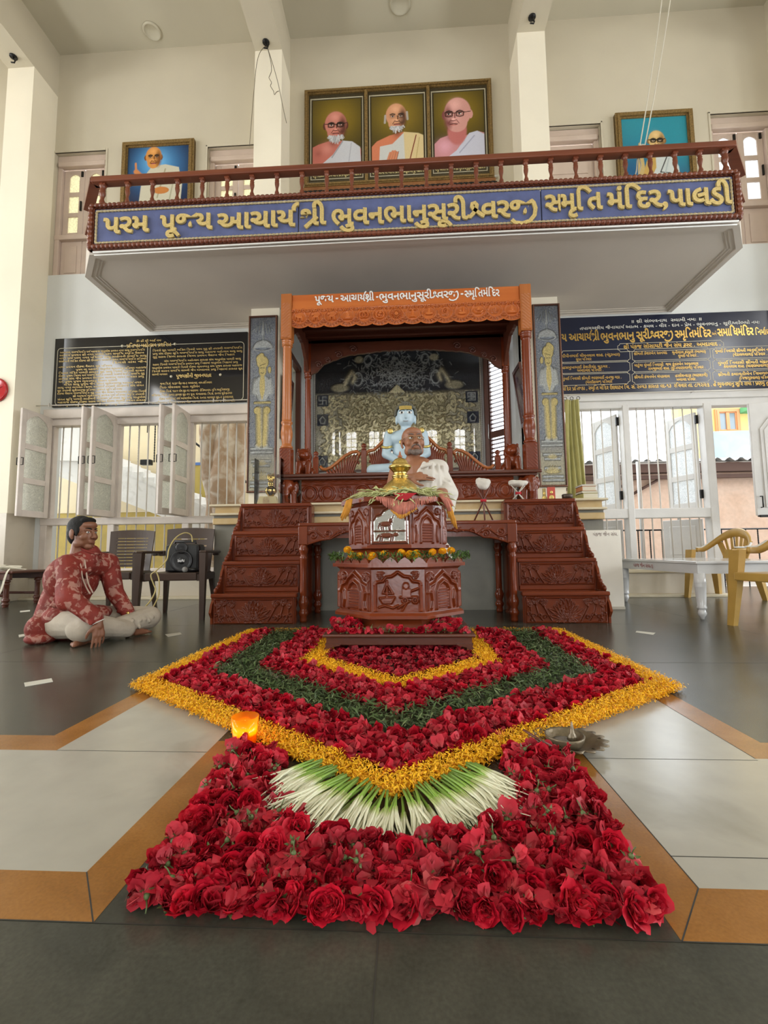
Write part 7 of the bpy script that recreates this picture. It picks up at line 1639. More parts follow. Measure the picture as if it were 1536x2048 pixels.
A = at(1436, 826, Y=14.98); B = at(1472, 860, Y=14.98); q = MB(); frame(q, A.x - .12, B.x + .12, B.z - .12, A.z + .12, 15.0, .14, .10); q.box((A.x + B.x) / 2 - .05, (A.x + B.x) / 2 + .05, 14.92, 15, B.z, A.z); wf_ = q.build('window_frame', mat('terracotta_frame', (.55, .24, .10), .7), hs_); q = MB(); q.box(A.x, B.x, 14.96, 14.99, B.z, A.z); q.build('window_pane', mat('dark_pane', (.20, .24, .26), .2), wf_)
q = MB(); q.box(at(1490, 820, Y=14.7).x, 20, 14.5, 15, at(1490, 822, Y=14.7).z, at(1490, 812, Y=14.7).z); q.build('green_ledge', mat('green_ledge', (.10, .35, .16), .7), hs_)
rlg = thing('iron_railing', 'black iron railing just outside the right window', 'railing', (3.6, 7.7, -.05)); q = MB(); zr = at(1320, 1060, Y=7.7).z; q.tube([(1.8, 7.7, zr), (6.5, 7.7, zr)], .014, 6); q.tube([(1.8, 7.7, .1), (6.5, 7.7, .1)], .012, 6); q.build('top_rail', black_iron, rlg)
for xx in np.arange(1.9, 6.5, .19): q = MB(); rope_bead(q, (xx, 7.7, -.05), (xx, 7.7, zr), .011, .03); q.build('baluster', black_iron, rlg)
q = MB(); A = at(1274, 924, Y=7.9); q.tube([(A.x, 7.9, -.05), (A.x, 7.9, A.z), (at(1350, 924, Y=7.9).x, 7.9, A.z), (at(1350, 924, Y=7.9).x, 7.9, -.05)], .022, 8); tag(q.build('steel_hoop', white_wood_r), 'grey steel pipe hoop standing behind the bars of the right window', 'pipe')

# ================================================================== FLOWERS
XF = -.055
BANDS = [(1.235, 2.08, 1.16, 1.19), (1.125, 2.16, 1.275, 1.10), (.965, 2.30, 1.53, .99), (.75, 2.43, 1.765, .76), (.555, 2.50, 2.035, .54), (.43, 2.62, 2.20, .42)]
YBK = 3.52
def in_band(k, x, y, jit=0):
    hw, yc, tp_, hb = BANDS[k]; lim = np.where(y < yc, hw * (y - tp_) / (yc - tp_), hw + (hb - hw) * (y - yc) / (YBK - yc))
    return (np.abs(x - XF) <= lim + jit) & (y < YBK)
def sample(n, inner, outer, y0=1.1, y1=YBK, xw=1.3, jit=.012, cond=None):
    out = np.zeros((0, 2))
    while len(out) < n:
        x = rng.uniform(XF - xw, XF + xw, n * 3); y = rng.uniform(y0, y1, n * 3); j = rng.normal(0, jit, n * 3)
        k = in_band(outer, x, y, j)
        if inner is not None: k &= ~in_band(inner, x, y, j)
        if cond is not None: k &= cond(x, y)
        out = np.r_[out, np.c_[x, y][k]]
    return out[:n]
def band_bed(mb, inner, outer, z, m=0, stp=.03):
    """low uneven bed under the loose petals"""
    xs_ = np.arange(XF - 1.3, XF + 1.3, stp); ys_ = np.arange(1.13, YBK + .02, stp); X, Y = np.meshgrid(xs_, ys_)
    ins = in_band(outer, X, Y, -.012) & (~in_band(inner, X, Y, .012) if inner is not None else True)
    Z = .002 + z * (.5 + .5 * rng.random(X.shape)); idx = -np.ones(X.shape, int); V = []; Fq = []
    for i in range(X.shape[0] - 1):
        for j in range(X.shape[1] - 1):
            if ins[i, j] and ins[i, j + 1] and ins[i + 1, j] and ins[i + 1, j + 1]:
                q = []
                for (a, b_) in ((i, j), (i, j + 1), (i + 1, j + 1), (i + 1, j)):
                    if idx[a, b_] < 0: idx[a, b_] = len(V); V.append((X[a, b_], Y[a, b_], Z[a, b_]))
                    q.append(int(idx[a, b_]))
                Fq.append(tuple(q))
    return V, Fq
def strips(P, ang, tilt, ln, wd_, bend):
    """many little curved petals or leaves at once: three cross-sections each"""
    n = len(P); d = np.c_[np.cos(ang) * np.cos(tilt), np.sin(ang) * np.cos(tilt), np.sin(tilt)]; s = np.c_[-np.sin(ang), np.cos(ang), rng.normal(0, .35, n)]; s /= np.linalg.norm(s, axis=1)[:, None]; up = np.cross(d, s)
    V = []
    for t, wk in ((-.5, .35), (0.0, 1.0), (.5, .3)):
        c_ = P + d * (ln * t)[:, None] + up * (bend * (1 - 4 * t * t))[:, None]; V += [c_ - s * (wd_ * wk * .5)[:, None], c_ + s * (wd_ * wk * .5)[:, None]]
    V = np.stack(V, 1); V[..., 2] = np.maximum(V[..., 2], .0012)
    k = np.arange(n)[:, None] * 6; F = np.concatenate([k + np.array([[0, 1, 3, 2]]), k + np.array([[2, 3, 5, 4]])])
    return V.reshape(-1, 3), [tuple(int(z) for z in f) for f in F]
def two_sided(name, front, back, rough=.5, trans=.12):
    m = bpy.data.materials.new(name); m.use_nodes = True; MATS[name] = m; nt = m.node_tree; N = nt.nodes; Lk = nt.links; b = N['Principled BSDF']; b.inputs['Roughness'].default_value = rough; b.inputs['Specular IOR Level'].default_value = .2
    a = N.new('ShaderNodeAttribute'); a.attribute_name = 'Col'; g = N.new('ShaderNodeNewGeometry'); mx = N.new('ShaderNodeMix'); mx.data_type = 'RGBA'; mx.inputs[6].default_value = (*front, 1); mx.inputs[7].default_value = (*back, 1)
    sc = N.new('ShaderNodeMath'); sc.operation = 'MULTIPLY'; sc.inputs[1].default_value = .55; Lk.new(g.outputs['Backfacing'], sc.inputs[0]); Lk.new(sc.outputs[0], mx.inputs[0])
    ml = N.new('ShaderNodeMix'); ml.data_type = 'RGBA'; ml.blend_type = 'MULTIPLY'; ml.inputs[0].default_value = 1; Lk.new(mx.outputs[2], ml.inputs[6]); Lk.new(a.outputs['Color'], ml.inputs[7])
    oi = N.new('ShaderNodeObjectInfo'); mr = N.new('ShaderNodeMapRange'); mr.inputs[3].default_value = .72; mr.inputs[4].default_value = 1.25; Lk.new(oi.outputs['Random'], mr.inputs[0]); hs = N.new('ShaderNodeHueSaturation'); Lk.new(mr.outputs[0], hs.inputs['Value']); Lk.new(ml.outputs[2], hs.inputs['Color'])
    Lk.new(hs.outputs[0], b.inputs['Base Color']); b.inputs['Subsurface Weight'].default_value = trans; b.inputs['Subsurface Radius'].default_value = (.01, .002, .002); b.inputs['Subsurface Scale'].default_value = .3
    return m
rose_m = two_sided('crimson_petal', (.45, .007, .022), (.45, .034, .05), .5)
sepal_m = mat('green_sepal', (.10, .14, .045), .5, var=(60, .3))
mari_m = mat('marigold_petal', (.72, .34, .006), .55, attr=1); leaf_m = mat('dark_leaf', (.045, .085, .022), .45, attr=1)
def rose_mesh(seed, petals, nu, nv, R=.032, open_=1.0):
    """one bloom: layered cupped petals round the axis +z; returns verts, faces, colours"""
    g = np.random.default_rng(seed); V = []; F = []; Cc = []; k0 = 0
    for i in range(petals):
        t = i / petals; a = i * 2.39996 + g.normal(0, .25); lean = (.06 + .95 * t ** 1.2) * open_ + g.normal(0, .10); ln = R * (.95 + .45 * t) * g.uniform(.85, 1.12); wd_ = R * (.62 + .55 * t) * g.uniform(.85, 1.15); r0 = .15 * R + .22 * R * t; curl = g.uniform(-.2, .9) * t
        for iv in range(nv):
            v = iv / (nv - 1); el = lean * (.35 + .65 * v) + curl * max(0, v - .65); rr_ = r0 + ln * v * math.sin(lean * (.5 + .4 * v)) + .012 * curl * max(0, v - .6); z = ln * v * math.cos(lean * (.5 + .4 * v)) - .004 * curl * v
            env = wd_ * (math.sin(min(1, .18 + v * .95) * PI * .62) ** .8) * (1 if v < .85 else .86)
            for iu in range(nu):
                u = iu / (nu - 1) * 2 - 1; cup = .55 * (1 - v * .45) * u * u * wd_; fr_ = g.normal(0, .09) * R if v > .5 else 0
                x = rr_ - cup * (1 if lean < .7 else .4) + fr_; y = u * env; zz = z + (g.normal(0, .08) * R if v > .5 else 0) + .10 * R * (u * u) * v
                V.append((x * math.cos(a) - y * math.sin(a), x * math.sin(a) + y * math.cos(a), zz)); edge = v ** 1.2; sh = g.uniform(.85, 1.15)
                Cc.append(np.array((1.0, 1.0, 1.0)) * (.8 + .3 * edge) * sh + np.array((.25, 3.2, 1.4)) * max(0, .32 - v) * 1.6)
        for iv in range(nv - 1):
            for iu in range(nu - 1): b_ = k0 + iv * nu + iu; F.append((b_, b_ + nu, b_ + nu + 1, b_ + 1))
        k0 += nu * nv
    return np.array(V), F, np.array(Cc)
def calyx_mesh(mb):
    mb.tube([(0, 0, .004), (0, 0, -.006), (0, 0, -.012)], [.009, .008, .004], 8)
    mb.tube([(0, 0, -.012), (.002, .001, -.028), (.001, .004, -.040)], [.0022, .0020, .0018], 5)
    for k in range(5):
        a = k * 2 * PI / 5; c_, s_ = math.cos(a), math.sin(a); P = [(.004, .0, 0), (.016, .0055, .004), (.030, .0, -.001)]
        mb.add([(r * c_ - w_ * s_, r * s_ + w_ * c_, z) for (r, w, z) in P for w_ in (-w - .0008, w + .0008)], [(0, 1, 3, 2), (2, 3, 5, 4)], 0, True)
ROSE_LB = 'crimson rose head lying in the broad rose heap at the front of the flower pattern'
protos = []
for s in range(6):
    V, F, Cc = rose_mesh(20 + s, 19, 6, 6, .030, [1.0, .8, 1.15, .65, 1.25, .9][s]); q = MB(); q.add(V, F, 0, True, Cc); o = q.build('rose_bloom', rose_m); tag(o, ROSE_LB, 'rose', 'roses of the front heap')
    q = MB(); calyx_mesh(q); q.build('calyx', sepal_m, o); protos.append(o)
heap = [(-.55, 1.445), (-.515, 1.12), (-.495, .815), (.405, .82), (.425, 1.05), (.44, 1.385), (.40, 1.43), (.28, 1.425), (.245, 1.16), (.15, 1.015), (-.04, .985), (-.20, 1.0), (-.335, 1.13), (-.40, 1.41)]
def in_poly(poly, x, y):
    ins = False; n = len(poly)
    for i in range(n):
        (x0, y0), (x1, y1) = poly[i], poly[(i + 1) % n]
        if (y0 > y) != (y1 > y) and x < (x1 - x0) * (y - y0) / (y1 - y0) + x0: ins = not ins
    return ins
rs = random.Random(11)
def scatter(n, box, ok, dmin):
    pts = []
    for _ in range(n * 400):
        if len(pts) >= n: break
        x, y = rs.uniform(box[0], box[1]), rs.uniform(box[2], box[3])
        if ok(x, y) and all((x - a) ** 2 + (y - b_) ** 2 > dmin * dmin for a, b_ in pts): pts.append((x, y))
    return pts
hp_ = scatter(236, (-.58, .5, .79, 1.48), lambda x, y: in_poly(heap, x, y), .0345)
top_ = scatter(0, (-.55, .45, .86, 1.40), lambda x, y: in_poly(heap, x, y) and in_poly(heap, x, y - .04) and in_poly(heap, x - .03, y) and in_poly(heap, x + .03, y), .07)
used = [False] * 6
def place_rose(x, y, z, sc, label=None, group=None, face=None):
    k = rs.randrange(6); u = rs.random(); az = rs.uniform(0, 2 * PI)
    tl_ = rs.uniform(0, .7) if u < .34 else (rs.uniform(.8, 1.7) if u < .78 else rs.uniform(2.0, 2.9))
    if face is not None: tl_, az = face
    lift = {True: .026, False: .006}[tl_ > .75] + (.012 if tl_ > 1.9 else 0)
    R_ = (Matrix.Rotation(az, 3, 'Z') @ Matrix.Rotation(tl_, 3, 'X') @ Matrix.Rotation(rs.uniform(0, 6.28), 3, 'Z')).to_euler()
    s_ = sc * rs.uniform(.85, 1.15)
    if not used[k] and label is None: o = protos[k]; used[k] = True; o.location = (x, y, z + lift * s_); o.rotation_euler = R_; o.scale = (s_,) * 3; return o
    o = dup(protos[k], (x, y, z + lift * s_), R_, label, (s_,) * 3)
    if group: o['group'] = group
    return o
for (x, y) in hp_:
    fr_ = y < .88
    place_rose(x, y, .003 + (.0 if fr_ else rs.uniform(.004, .022)), .66 if fr_ else .64, face=(rs.uniform(.9, 1.9), rs.uniform(-.9, .9)) if fr_ and rs.random() < .7 else None)
for (x, y) in top_: place_rose(x, y, .026 + rs.uniform(0, .012), .98)
# roses heaped on the stool round the foot of the pedestal
sp2 = [(-.44 + XP + .02 + i * .037 if 0 else XP - .43 + i * .0375, 2.835 + rs.uniform(-.012, .02)) for i in range(24)] + [(XP + e * rs.uniform(.22, .43), 2.865 + rs.uniform(0, .15)) for e in (-1, 1) for _ in range(18)]
for (x, y) in sp2: place_rose(x, y, .119 + (rs.uniform(.01, .05) if abs(x - XP) > .22 and y > 2.86 else .002), .68, 'crimson rose head on the low stool around the foot of the pedestal', 'roses on the stool')
# loose petals under and around the front heap, never single blooms
def petal_cloud(pts, zlo, zhi, size):
    n = len(pts); P = np.c_[pts, rng.uniform(zlo, zhi, n)]; V, F = strips(P, rng.uniform(0, 2 * PI, n), rng.normal(0, .5, n), rng.uniform(.7, 1.3, n) * size, rng.uniform(.7, 1.2, n) * size, rng.normal(.004, .004, n))
    c_ = np.repeat(rng.uniform(.6, 1.2, (n, 1)) * np.array((1, 1, 1)) + (rng.random((n, 1)) < .12) * np.array((.2, 2.5, 1.2)), 6, 0); return V, F, c_
hx = np.array([p for p in [(rs.uniform(-.57, .49), rs.uniform(.8, 1.47)) for _ in range(7000)] if in_poly(heap, *p)])
q = MB(); V, F, c_ = petal_cloud(hx, .003, .030, .026); q.add(V, F, 0, True, c_); HEAPQ = q; tag0 = (lambda: tag(HEAPQ.build('rose_petals', rose_m), 'half buried rose heads and loose petals packed beneath the front rose heap', 'petals', None, 'stuff'))
# deeper red bands: masses of blooms and petals
lowV, lowF, lowC = rose_mesh(5, 9, 4, 3, .031, 1.0)
def rose_mass(name, label, pts, zhi=.012, extra=None, sc=.62, q=None):
    done = q is None; q = q or MB(); n = len(pts)
    for (x, y) in pts:
        u = rs.random(); tl_ = rs.uniform(0, .9) if u < .55 else rs.uniform(.9, 2.4)
        Rm_ = np.array((Matrix.Rotation(rs.uniform(0, 6.3), 3, 'Z') @ Matrix.Rotation(tl_, 3, 'X') @ Matrix.Rotation(rs.uniform(0, 6.3), 3, 'Z'))); s_ = sc * rs.uniform(.8, 1.15)
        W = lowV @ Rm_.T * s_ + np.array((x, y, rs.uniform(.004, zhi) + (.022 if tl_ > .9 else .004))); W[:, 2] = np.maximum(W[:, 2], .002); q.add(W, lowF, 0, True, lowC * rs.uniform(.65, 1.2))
    if extra is not None: V, F, c_ = petal_cloud(extra, .003, .030, .024); q.add(V, F, 0, True, c_)
    if done: tag(q.build(name, rose_m), label, 'roses', None, 'stuff')
rose_mass('', '', np.array(scatter(230, (-.56, .48, .81, 1.46), lambda x, y: in_poly(heap, x, y), .032)), .010, None, .62, HEAPQ); tag0()
notstool = lambda x, y: ~((np.abs(x - XP) < .44) & (y > 2.83))
rose_mass('rose_band', 'outer crimson band of roses between the yellow border and the green leaves', sample(1250, 2, 1, jit=.006), .014, sample(4200, 2, 1, jit=.008))
rose_mass('rose_band', 'middle crimson band of roses between the green leaves and the inner yellow line', sample(720, 4, 3, jit=.006), .014, sample(2600, 4, 3, jit=.012))
rose_mass('rose_band', 'innermost crimson bed of roses just in front of the low stool', sample(260, None, 5, y1=3.0, jit=.006), .006, sample(900, None, 5, y1=3.0), .58)
# marigold petals
def yellow(name, label, inner, outer, n, back=False):
    q = MB(); V, F = band_bed(q, inner, outer, .012); q.add(V, F, 0, True, np.tile((.92, .46, .008), (len(V), 1)))
    p = sample(n, inner, outer, jit=.010)
    if back: xb = np.r_[rng.uniform(XF - 1.19, XF - .55, 900), rng.uniform(XF + .5, XF + 1.19, 900)]; p = np.r_[p, np.c_[xb, rng.normal(YBK + .02, .018, 1800)]]
    n = len(p); P = np.c_[p, .010 + .026 * rng.random(n)]; V, F = strips(P, rng.uniform(0, 2 * PI, n), rng.normal(.2, .4, n), rng.uniform(.009, .016, n), rng.uniform(.003, .0052, n), rng.normal(.001, .0015, n))
    base = np.array((1.0, .54, .010)) * rng.uniform(.72, 1.08, (n, 1)); base[rng.random(n) < .10] = (.78, .30, .006); q.add(V, F, 0, False, np.repeat(base, 6, 0)); tag(q.build(name, mari_m), label, 'petals', None, 'stuff')
yellow('marigold_border', 'broad yellow border of marigold petals around the whole flower pattern', 1, 0, 44000, True)
yellow('marigold_line', 'inner yellow line of marigold petals around the low stool', 5, 4, 15000)
# green leaf band
q = MB(); V, F = band_bed(q, 3, 2, .010); q.add(V, F, 0, True, np.tile((.020, .036, .012), (len(V), 1)))
p = sample(6500, 3, 2, jit=.012); n = len(p); P = np.c_[p, .008 + .030 * rng.random(n)]; V, F = strips(P, rng.uniform(0, 2 * PI, n), rng.normal(.1, .35, n), rng.uniform(.022, .045, n), rng.uniform(.004, .010, n), rng.normal(.003, .003, n))
base = np.array((.052, .086, .028)) * rng.uniform(.5, 1.7, (n, 1)); pk = rng.random(n) < .10; base[pk] = np.array((.16, .21, .09)); q.add(V, F, 0, True, np.repeat(base, 6, 0)); tag(q.build('leaf_band', leaf_m), 'dark green band of loose leaves and sprigs between two crimson bands', 'leaves', None, 'stuff')
# white tuberose stalks fanned out below the yellow tip
white_bud = mat('white_bud', (.68, .66, .50), .45, attr=1, sss=.05); stem_g = mat('fresh_stem', (.16, .27, .035), .45, attr=1)
TLB = 'white tuberose bud with a green stem end in the fan below the yellow tip'
tproto = []
for s in range(6):
    g = np.random.default_rng(60 + s); q = MB(); bend = g.uniform(-.03, .03); ln = .205
    path = lambda t, off=0: Vector((ln * t, bend * t * t + off, .006 - .004 * t + .016 * math.sin(t * PI) * .6))
    cw = lambda t: np.array((.70, .69, .50)) * (1 - .0 * t) if t > .45 else np.array((.45, .52, .20))
    nst = 4 + s % 2
    for k in range(nst):
        off = (k - (nst - 1) / 2); fan = g.normal(0, .010) + off * .016; t0 = .34; ts = np.linspace(t0, g.uniform(.84, 1.04), 8)
        pts = [path(t) + Vector((0, off * .0022 + fan * ((t - t0) / .66) ** 1.8, .002 * (k % 2) + g.uniform(0, .006) * ((t - t0) / .66))) for t in ts]; r = [.0022, .0030, .0034, .0034, .0030, .0023, .0015, .0005]
        q.tube(pts, r, 5, col=np.repeat([cw(t) for t in ts], 5, 0))
    o = q.build('tuberose', white_bud); tag(o, TLB, 'flower', 'white tuberose fan')
    q = MB(); ts = np.linspace(0, .42, 7); q.tube([path(t) for t in ts], [.0030, .0032, .0033, .0034, .0040, .0050, .0046], 6, col=np.repeat([np.array((.13, .22, .03)) * (1 + 1.0 * t) for t in ts / .42], 6, 0)); q.build('stem', stem_g, o); tproto.append(o)
NT = 112; k = 0
for i in range(NT):
    s = (i + rs.uniform(-.4, .4)) / (NT - 1) * 2 - 1; s = max(-1, min(1, math.copysign(abs(s) ** .82, s))); th_ = s * math.radians(86)
    bx, by = -.046 + s * .215 + rs.uniform(-.012, .012), 1.152 + abs(s) * .150 + rs.uniform(-.012, .012); tx2, ty2 = -.046 + .325 * math.sin(th_) + rs.uniform(-.026, .026), 1.175 - .205 * math.cos(th_) + rs.uniform(-.022, .018)
    L_ = math.hypot(tx2 - bx, ty2 - by); an = math.atan2(ty2 - by, tx2 - bx); loc = (bx, by, .010 + rs.uniform(0, .020) + .012 * abs(s)); sc = (L_ / .205 * rs.uniform(.92, 1.08), 1, 1); rot = (rs.uniform(-.5, .5), rs.uniform(.0, .10), an)
    if k < 6: o = tproto[k]; o.location = loc; o.rotation_euler = rot; o.scale = sc
    else: dup(tproto[k % 6], loc, rot, None, sc)
    k += 1
# single pieces strewn in front
q = MB(); P0 = at(690, 1812, Z=.012); P1 = at(604, 1836, Z=.004)
for (A, B) in ((P0, P1), (at(700, 1800, Z=.02), at(640, 1788, Z=.012)), (at(695, 1806, Z=.016), at(612, 1812, Z=.008))):
    q.tube([A, A.lerp(B, .5) + Vector((0, 0, .006)), B], .0012, 5); d_ = (B - A)
    for i in range(26):
        for e in (-1, 1):
            p = A + d_ * (i / 26); s_ = Vector((-d_.y, d_.x, 0)).normalized() * e; l = .022 * (1 - .6 * abs(i / 26 - .4)); tip = p + s_ * l + d_.normalized() * .010 + Vector((0, 0, .003)); q.add([p[:], (p + d_.normalized() * .002)[:], tip[:]], [(0, 1, 2)])
tag(q.build('green_sprig', mat('needle_green', (.018, .035, .018), .5)), 'dark feathery green sprig lying at the front edge of the rose heap', 'sprig')
for (px, py, lb) in ((683, 1837, 'single fallen crimson petal in front of the green sprig'), (742, 1868 - 10, 'small pale crimson petal beside the foremost rose'), (800 + 340, 1868 - 20, 'small crimson petal fallen right of centre before the rose heap')):
    p = at(px, py, Z=.004); V, F = strips(np.array([[p.x, p.y, .006]]), np.array([rs.uniform(0, 6)]), np.array([.2]), np.array([.022]), np.array([.018]), np.array([.004])); q = MB(); q.add(V, F, 0, True, np.ones((6, 3))); tag(q.build('rose_petal', rose_m), lb, 'petal')

# marigold heads and greens on the pedestal ledge
MGR = None
def mari_head(r=.026):
    V = []; F = []; C_ = []; g = np.random.default_rng(4); k = 0
    for i in range(90):
        t = i / 90; el = math.radians(85 - 95 * t); a = i * 2.39996; c_ = np.array((math.cos(el) * math.cos(a), math.cos(el) * math.sin(a), math.sin(el) * .8)); tg = np.array((-math.sin(a), math.cos(a), 0)); up = np.cross(c_, tg)
        for (d_, w_) in ((.55, .10), (1.0, .19), (1.05, .12)): 
            for e in (-1, 1): V.append((c_ * d_ + tg * w_ * e + up * (.10 if d_ > 1.02 else 0)) * r); C_.append(np.array((1.0, .54, .010)) * g.uniform(.85, 1.05))
        F += [(k, k + 1, k + 3, k + 2), (k + 2, k + 3, k + 5, k + 4)]; k += 6
    return np.array(V), F, np.array(C_)
V, F, C_ = mari_head(); q = MB(); q.add(V, F, 0, True, C_); q.ball((0, 0, .0), (.017, .017, .012), 0, 10, (.62, .26, .005)); mp = q.build('marigold_head', mari_m); MLB = 'yellow marigold head laid along the ledge between the two pedestal tiers'; tag(mp, MLB, 'marigold', 'marigolds on the pedestal')
mpos = [(695, 1100), (703, 1109), (720, 1112), (744, 1113), (768, 1108), (803, 1106), (820, 1110), (833, 1108), (865, 1105), (885, 1103), (902, 1102)]
for i, (px, py) in enumerate(mpos):
    yy = YP - APL - .0 + (.16 if px < 712 or px > 895 else (.06 if px < 728 or px > 878 else .015)); p = at(px, py, Y=yy); loc = (p.x, yy, max(p.z, .578)); rot = (math.radians(rs.uniform(30, 75)), rs.uniform(-.3, .3), rs.uniform(-.6, .6)); sc = (rs.uniform(.85, 1.2),) * 3
    if i == 0: mp.location = loc; mp.rotation_euler = rot; mp.scale = sc
    else: dup(mp, loc, rot, None, sc)
q = MB(); n = 900; a = rng.uniform(PI, 2 * PI, n); clump = np.abs(np.sin(a * 6.5)) > .25; rr_ = .40 + .05 * rng.random(n) + .03 * (np.abs(np.cos(a)) > .7); P = np.c_[XP + rr_ * np.cos(a) * 1.04, YP + rr_ * np.sin(a), .565 + .05 * rng.random(n)][clump]; n = len(P)
V, F = strips(P, a[clump] + rng.normal(0, 1.0, n), rng.normal(.1, .6, n), rng.uniform(.02, .05, n), rng.uniform(.004, .012, n), rng.normal(.004, .004, n)); base = np.array((.06, .12, .025)) * rng.uniform(.5, 2.0, (n, 1)); q.add(V, F, 0, True, np.repeat(base, 6, 0)); tag(q.build('leaf_garland', leaf_m), 'green sprigs tucked along the ledge between the two pedestal tiers', 'leaves', None, 'stuff')

# ------------------------------------------------------------------ candle glass and incense dish
CX, CY = -.530, 1.475
cg = thing('candle_glass', 'amber glass tumbler with a lit candle at the left end of the rose heap', 'candle', (CX, CY, 0))
amber = sheet_glass('amber_glass', 1.5, (1.0, .55, .07)); _n = amber.node_tree.nodes; _l = amber.node_tree.links; _t = _n.new('ShaderNodeBsdfTranslucent'); _t.inputs[0].default_value = (1.0, .50, .05, 1); _m = _n.new('ShaderNodeMixShader'); _m.inputs[0].default_value = .45
_x = [n for n in _n if n.type == 'MIX_SHADER' and n != _m][0]; _l.new(_x.outputs[0], _m.inputs[1]); _l.new(_t.outputs[0], _m.inputs[2]); _l.new(_m.outputs[0], _n['Material Output'].inputs[0])
q = MB(); prof = [(0.002, .001), (.031, .001), (.034, .004), (.043, .100), (.0405, .100), (.0315, .008), (.002, .007)]; q.lathe(prof, (CX, CY, 0), 36); q.build('tumbler', amber, cg)
q = MB(); q.lathe([(0, .009), (.0305, .009), (.0345, .048), (.033, .050), (.012, .047), (0, .046)], (CX, CY, 0), 30); q.build('wax', mat('amber_wax', (.85, .42, .05), .4, sss=.4, emit=((1, .36, .02), .8)), cg)  # wax emission stands in for the flame's glow through it
q = MB(); q.tube([(CX, CY, .046), (CX + .001, CY, .056)], .001, 5); wk = q.build('wick', ink_m, cg)
q = MB(); q.lathe([(0, .054), (.004, .058), (.0055, .064), (.004, .073), (.0015, .082), (0, .087)], (CX, CY, 0), 14); q.build('flame', mat('flame', (1, .7, .25), .5, emit=((1, .62, .16), 12)), cg)
ld = bpy.data.lights.new('candle_light', 'POINT'); ld.energy = .7; ld.color = (1, .55, .15); ld.shadow_soft_size = .006; lo = bpy.data.objects.new('candle_light', ld); lo.location = (CX, CY, .078); COL.objects.link(lo)
DX, DY = .488, 1.495
pewter = mat('tarnished_metal', (.20, .16, .105), .34, metal=.5, var=(30, .35), bump=(50, .3))
ic = thing('incense_dish', 'tarnished metal dish with a leaf-cut rim and a burner bowl beside the rose heap', 'dish', (DX, DY, 0))
q = MB(); n = 96; R_ = 7; P = np.zeros((R_ * 2, n + 1, 3))
for i, (r, z) in enumerate([(0.0, .004), (.03, .004), (.055, .010), (.075, .020), (.088, .028), (.098, .032), (.108, .034)] + [(.107, .031), (.097, .028), (.087, .024), (.074, .016), (.055, .006), (.03, .0), (0, .0)]):
    for j in range(n + 1): a = 2 * PI * j / n; rr2 = r + (.030 * (abs(math.sin(a * 9)) ** .7 - .6) * (1 if r > .1 else .35) if r > .09 else 0); P[i, j] = (DX + rr2 * math.cos(a), DY + rr2 * .9 * math.sin(a), z)
q.grid(P, 0, True); q.build('plate', pewter, ic)
q = MB(); q.lathe([(.025, .004), (.045, .012), (.056, .030), (.060, .044), (.058, .047), (.052, .043), (.040, .026), (0, .020)], (DX - .01, DY, 0), 36); bw = q.build('burner_bowl', pewter, ic)
q = MB(); q.lathe([(0, .022), (.046, .024), (.02, .03), (0, .032)], (DX - .01, DY, 0), 20); q.build('ash', mat('grey_ash', (.20, .18, .16), .9, bump=(60, .8)), ic)
q = MB(); q.lathe([(.016, .03), (.014, .042), (.007, .052), (.005, .068), (.002, .084), (0, .086)], (DX + .012, DY - .004, 0), 14); q.build('centre_spike', pewter, ic)
q = MB(); A = at(1046, 1459, Y=DY - .02); B = at(1106, 1496, Y=DY - .075); q.tube([A, B], [.0035, .0055], 8); tag(q.build('incense_stick', stick_m), 'brown incense stick leaning on the rim of the metal dish', 'incense')

# ================================================================== PEOPLE
skin_a = mat('brown_skin', (.215, .088, .046), .48, sss=.08, var=(14, .10), bump=(120, .05)); skin_b = mat('tan_skin', (.30, .128, .066), .45, sss=.08, var=(14, .10), bump=(120, .05))
hair_b = mat('black_hair', (.008, .007, .006), .6, spec=.25, bump=(160, .7)); beard_g = mat('grey_stubble', (.16, .12, .10), .7, var=(90, .4), bump=(200, .5)); lip_m = mat('lips', (.27, .10, .075), .5)
nail_m = mat('fingernail', (.38, .19, .14), .35); iris_m = mat('dark_iris', (.018, .010, .007), .15)
def head_map(c_, s, yaw, pitch, roll=0):
    Rm_ = Matrix.Rotation(yaw, 3, 'Z') @ Matrix.Rotation(pitch, 3, 'X') @ Matrix.Rotation(roll, 3, 'Y')
    return (lambda x, y, z: Vector(c_) + Rm_ @ Vector((x * s, y * s, z * s))), Rm_
def head_parts(Hm, Rm_, s, thin=1.0):
    E = lambda x, y, z, rx, ry, rz: ('e', Hm(x, y, z), (rx * s, ry * s, rz * s), Rm_); C_ = lambda a, ra, b_, rb: ('c', Hm(*a), ra * s, Hm(*b_), rb * s)
    P = [E(0, .08, .15, .335, .40, .345), E(0, -.05, -.12, .275, .30, .33), E(0, -.21, -.395, .135, .115, .095), E(0, -.28, .10, .225, .075, .055), E(0, -.20, .25, .24, .16, .14),
         C_((0, -.335, .07), .038, (0, -.425, -.105), .058), E(-.052, -.385, -.125, .042, .055, .036), E(.052, -.385, -.125, .042, .055, .036), E(0, -.335, -.24, .105, .05, .026), E(0, -.325, -.285, .092, .05, .030),
         C_((0, .14, -.30), .205, (0, .20, -.80), .225)]
    for e in (-1, 1): P += [E(e * .165, -.205, -.10, .115, .11, .12), E(e * .345, .09, -.02, .035, .09, .15), E(e * .33, .07, -.15, .03, .05, .05), E(e * .20, -.02, -.30, .10, .18, .13), E(e * .13, -.265, .005, .075, .05, .030)]
    return P
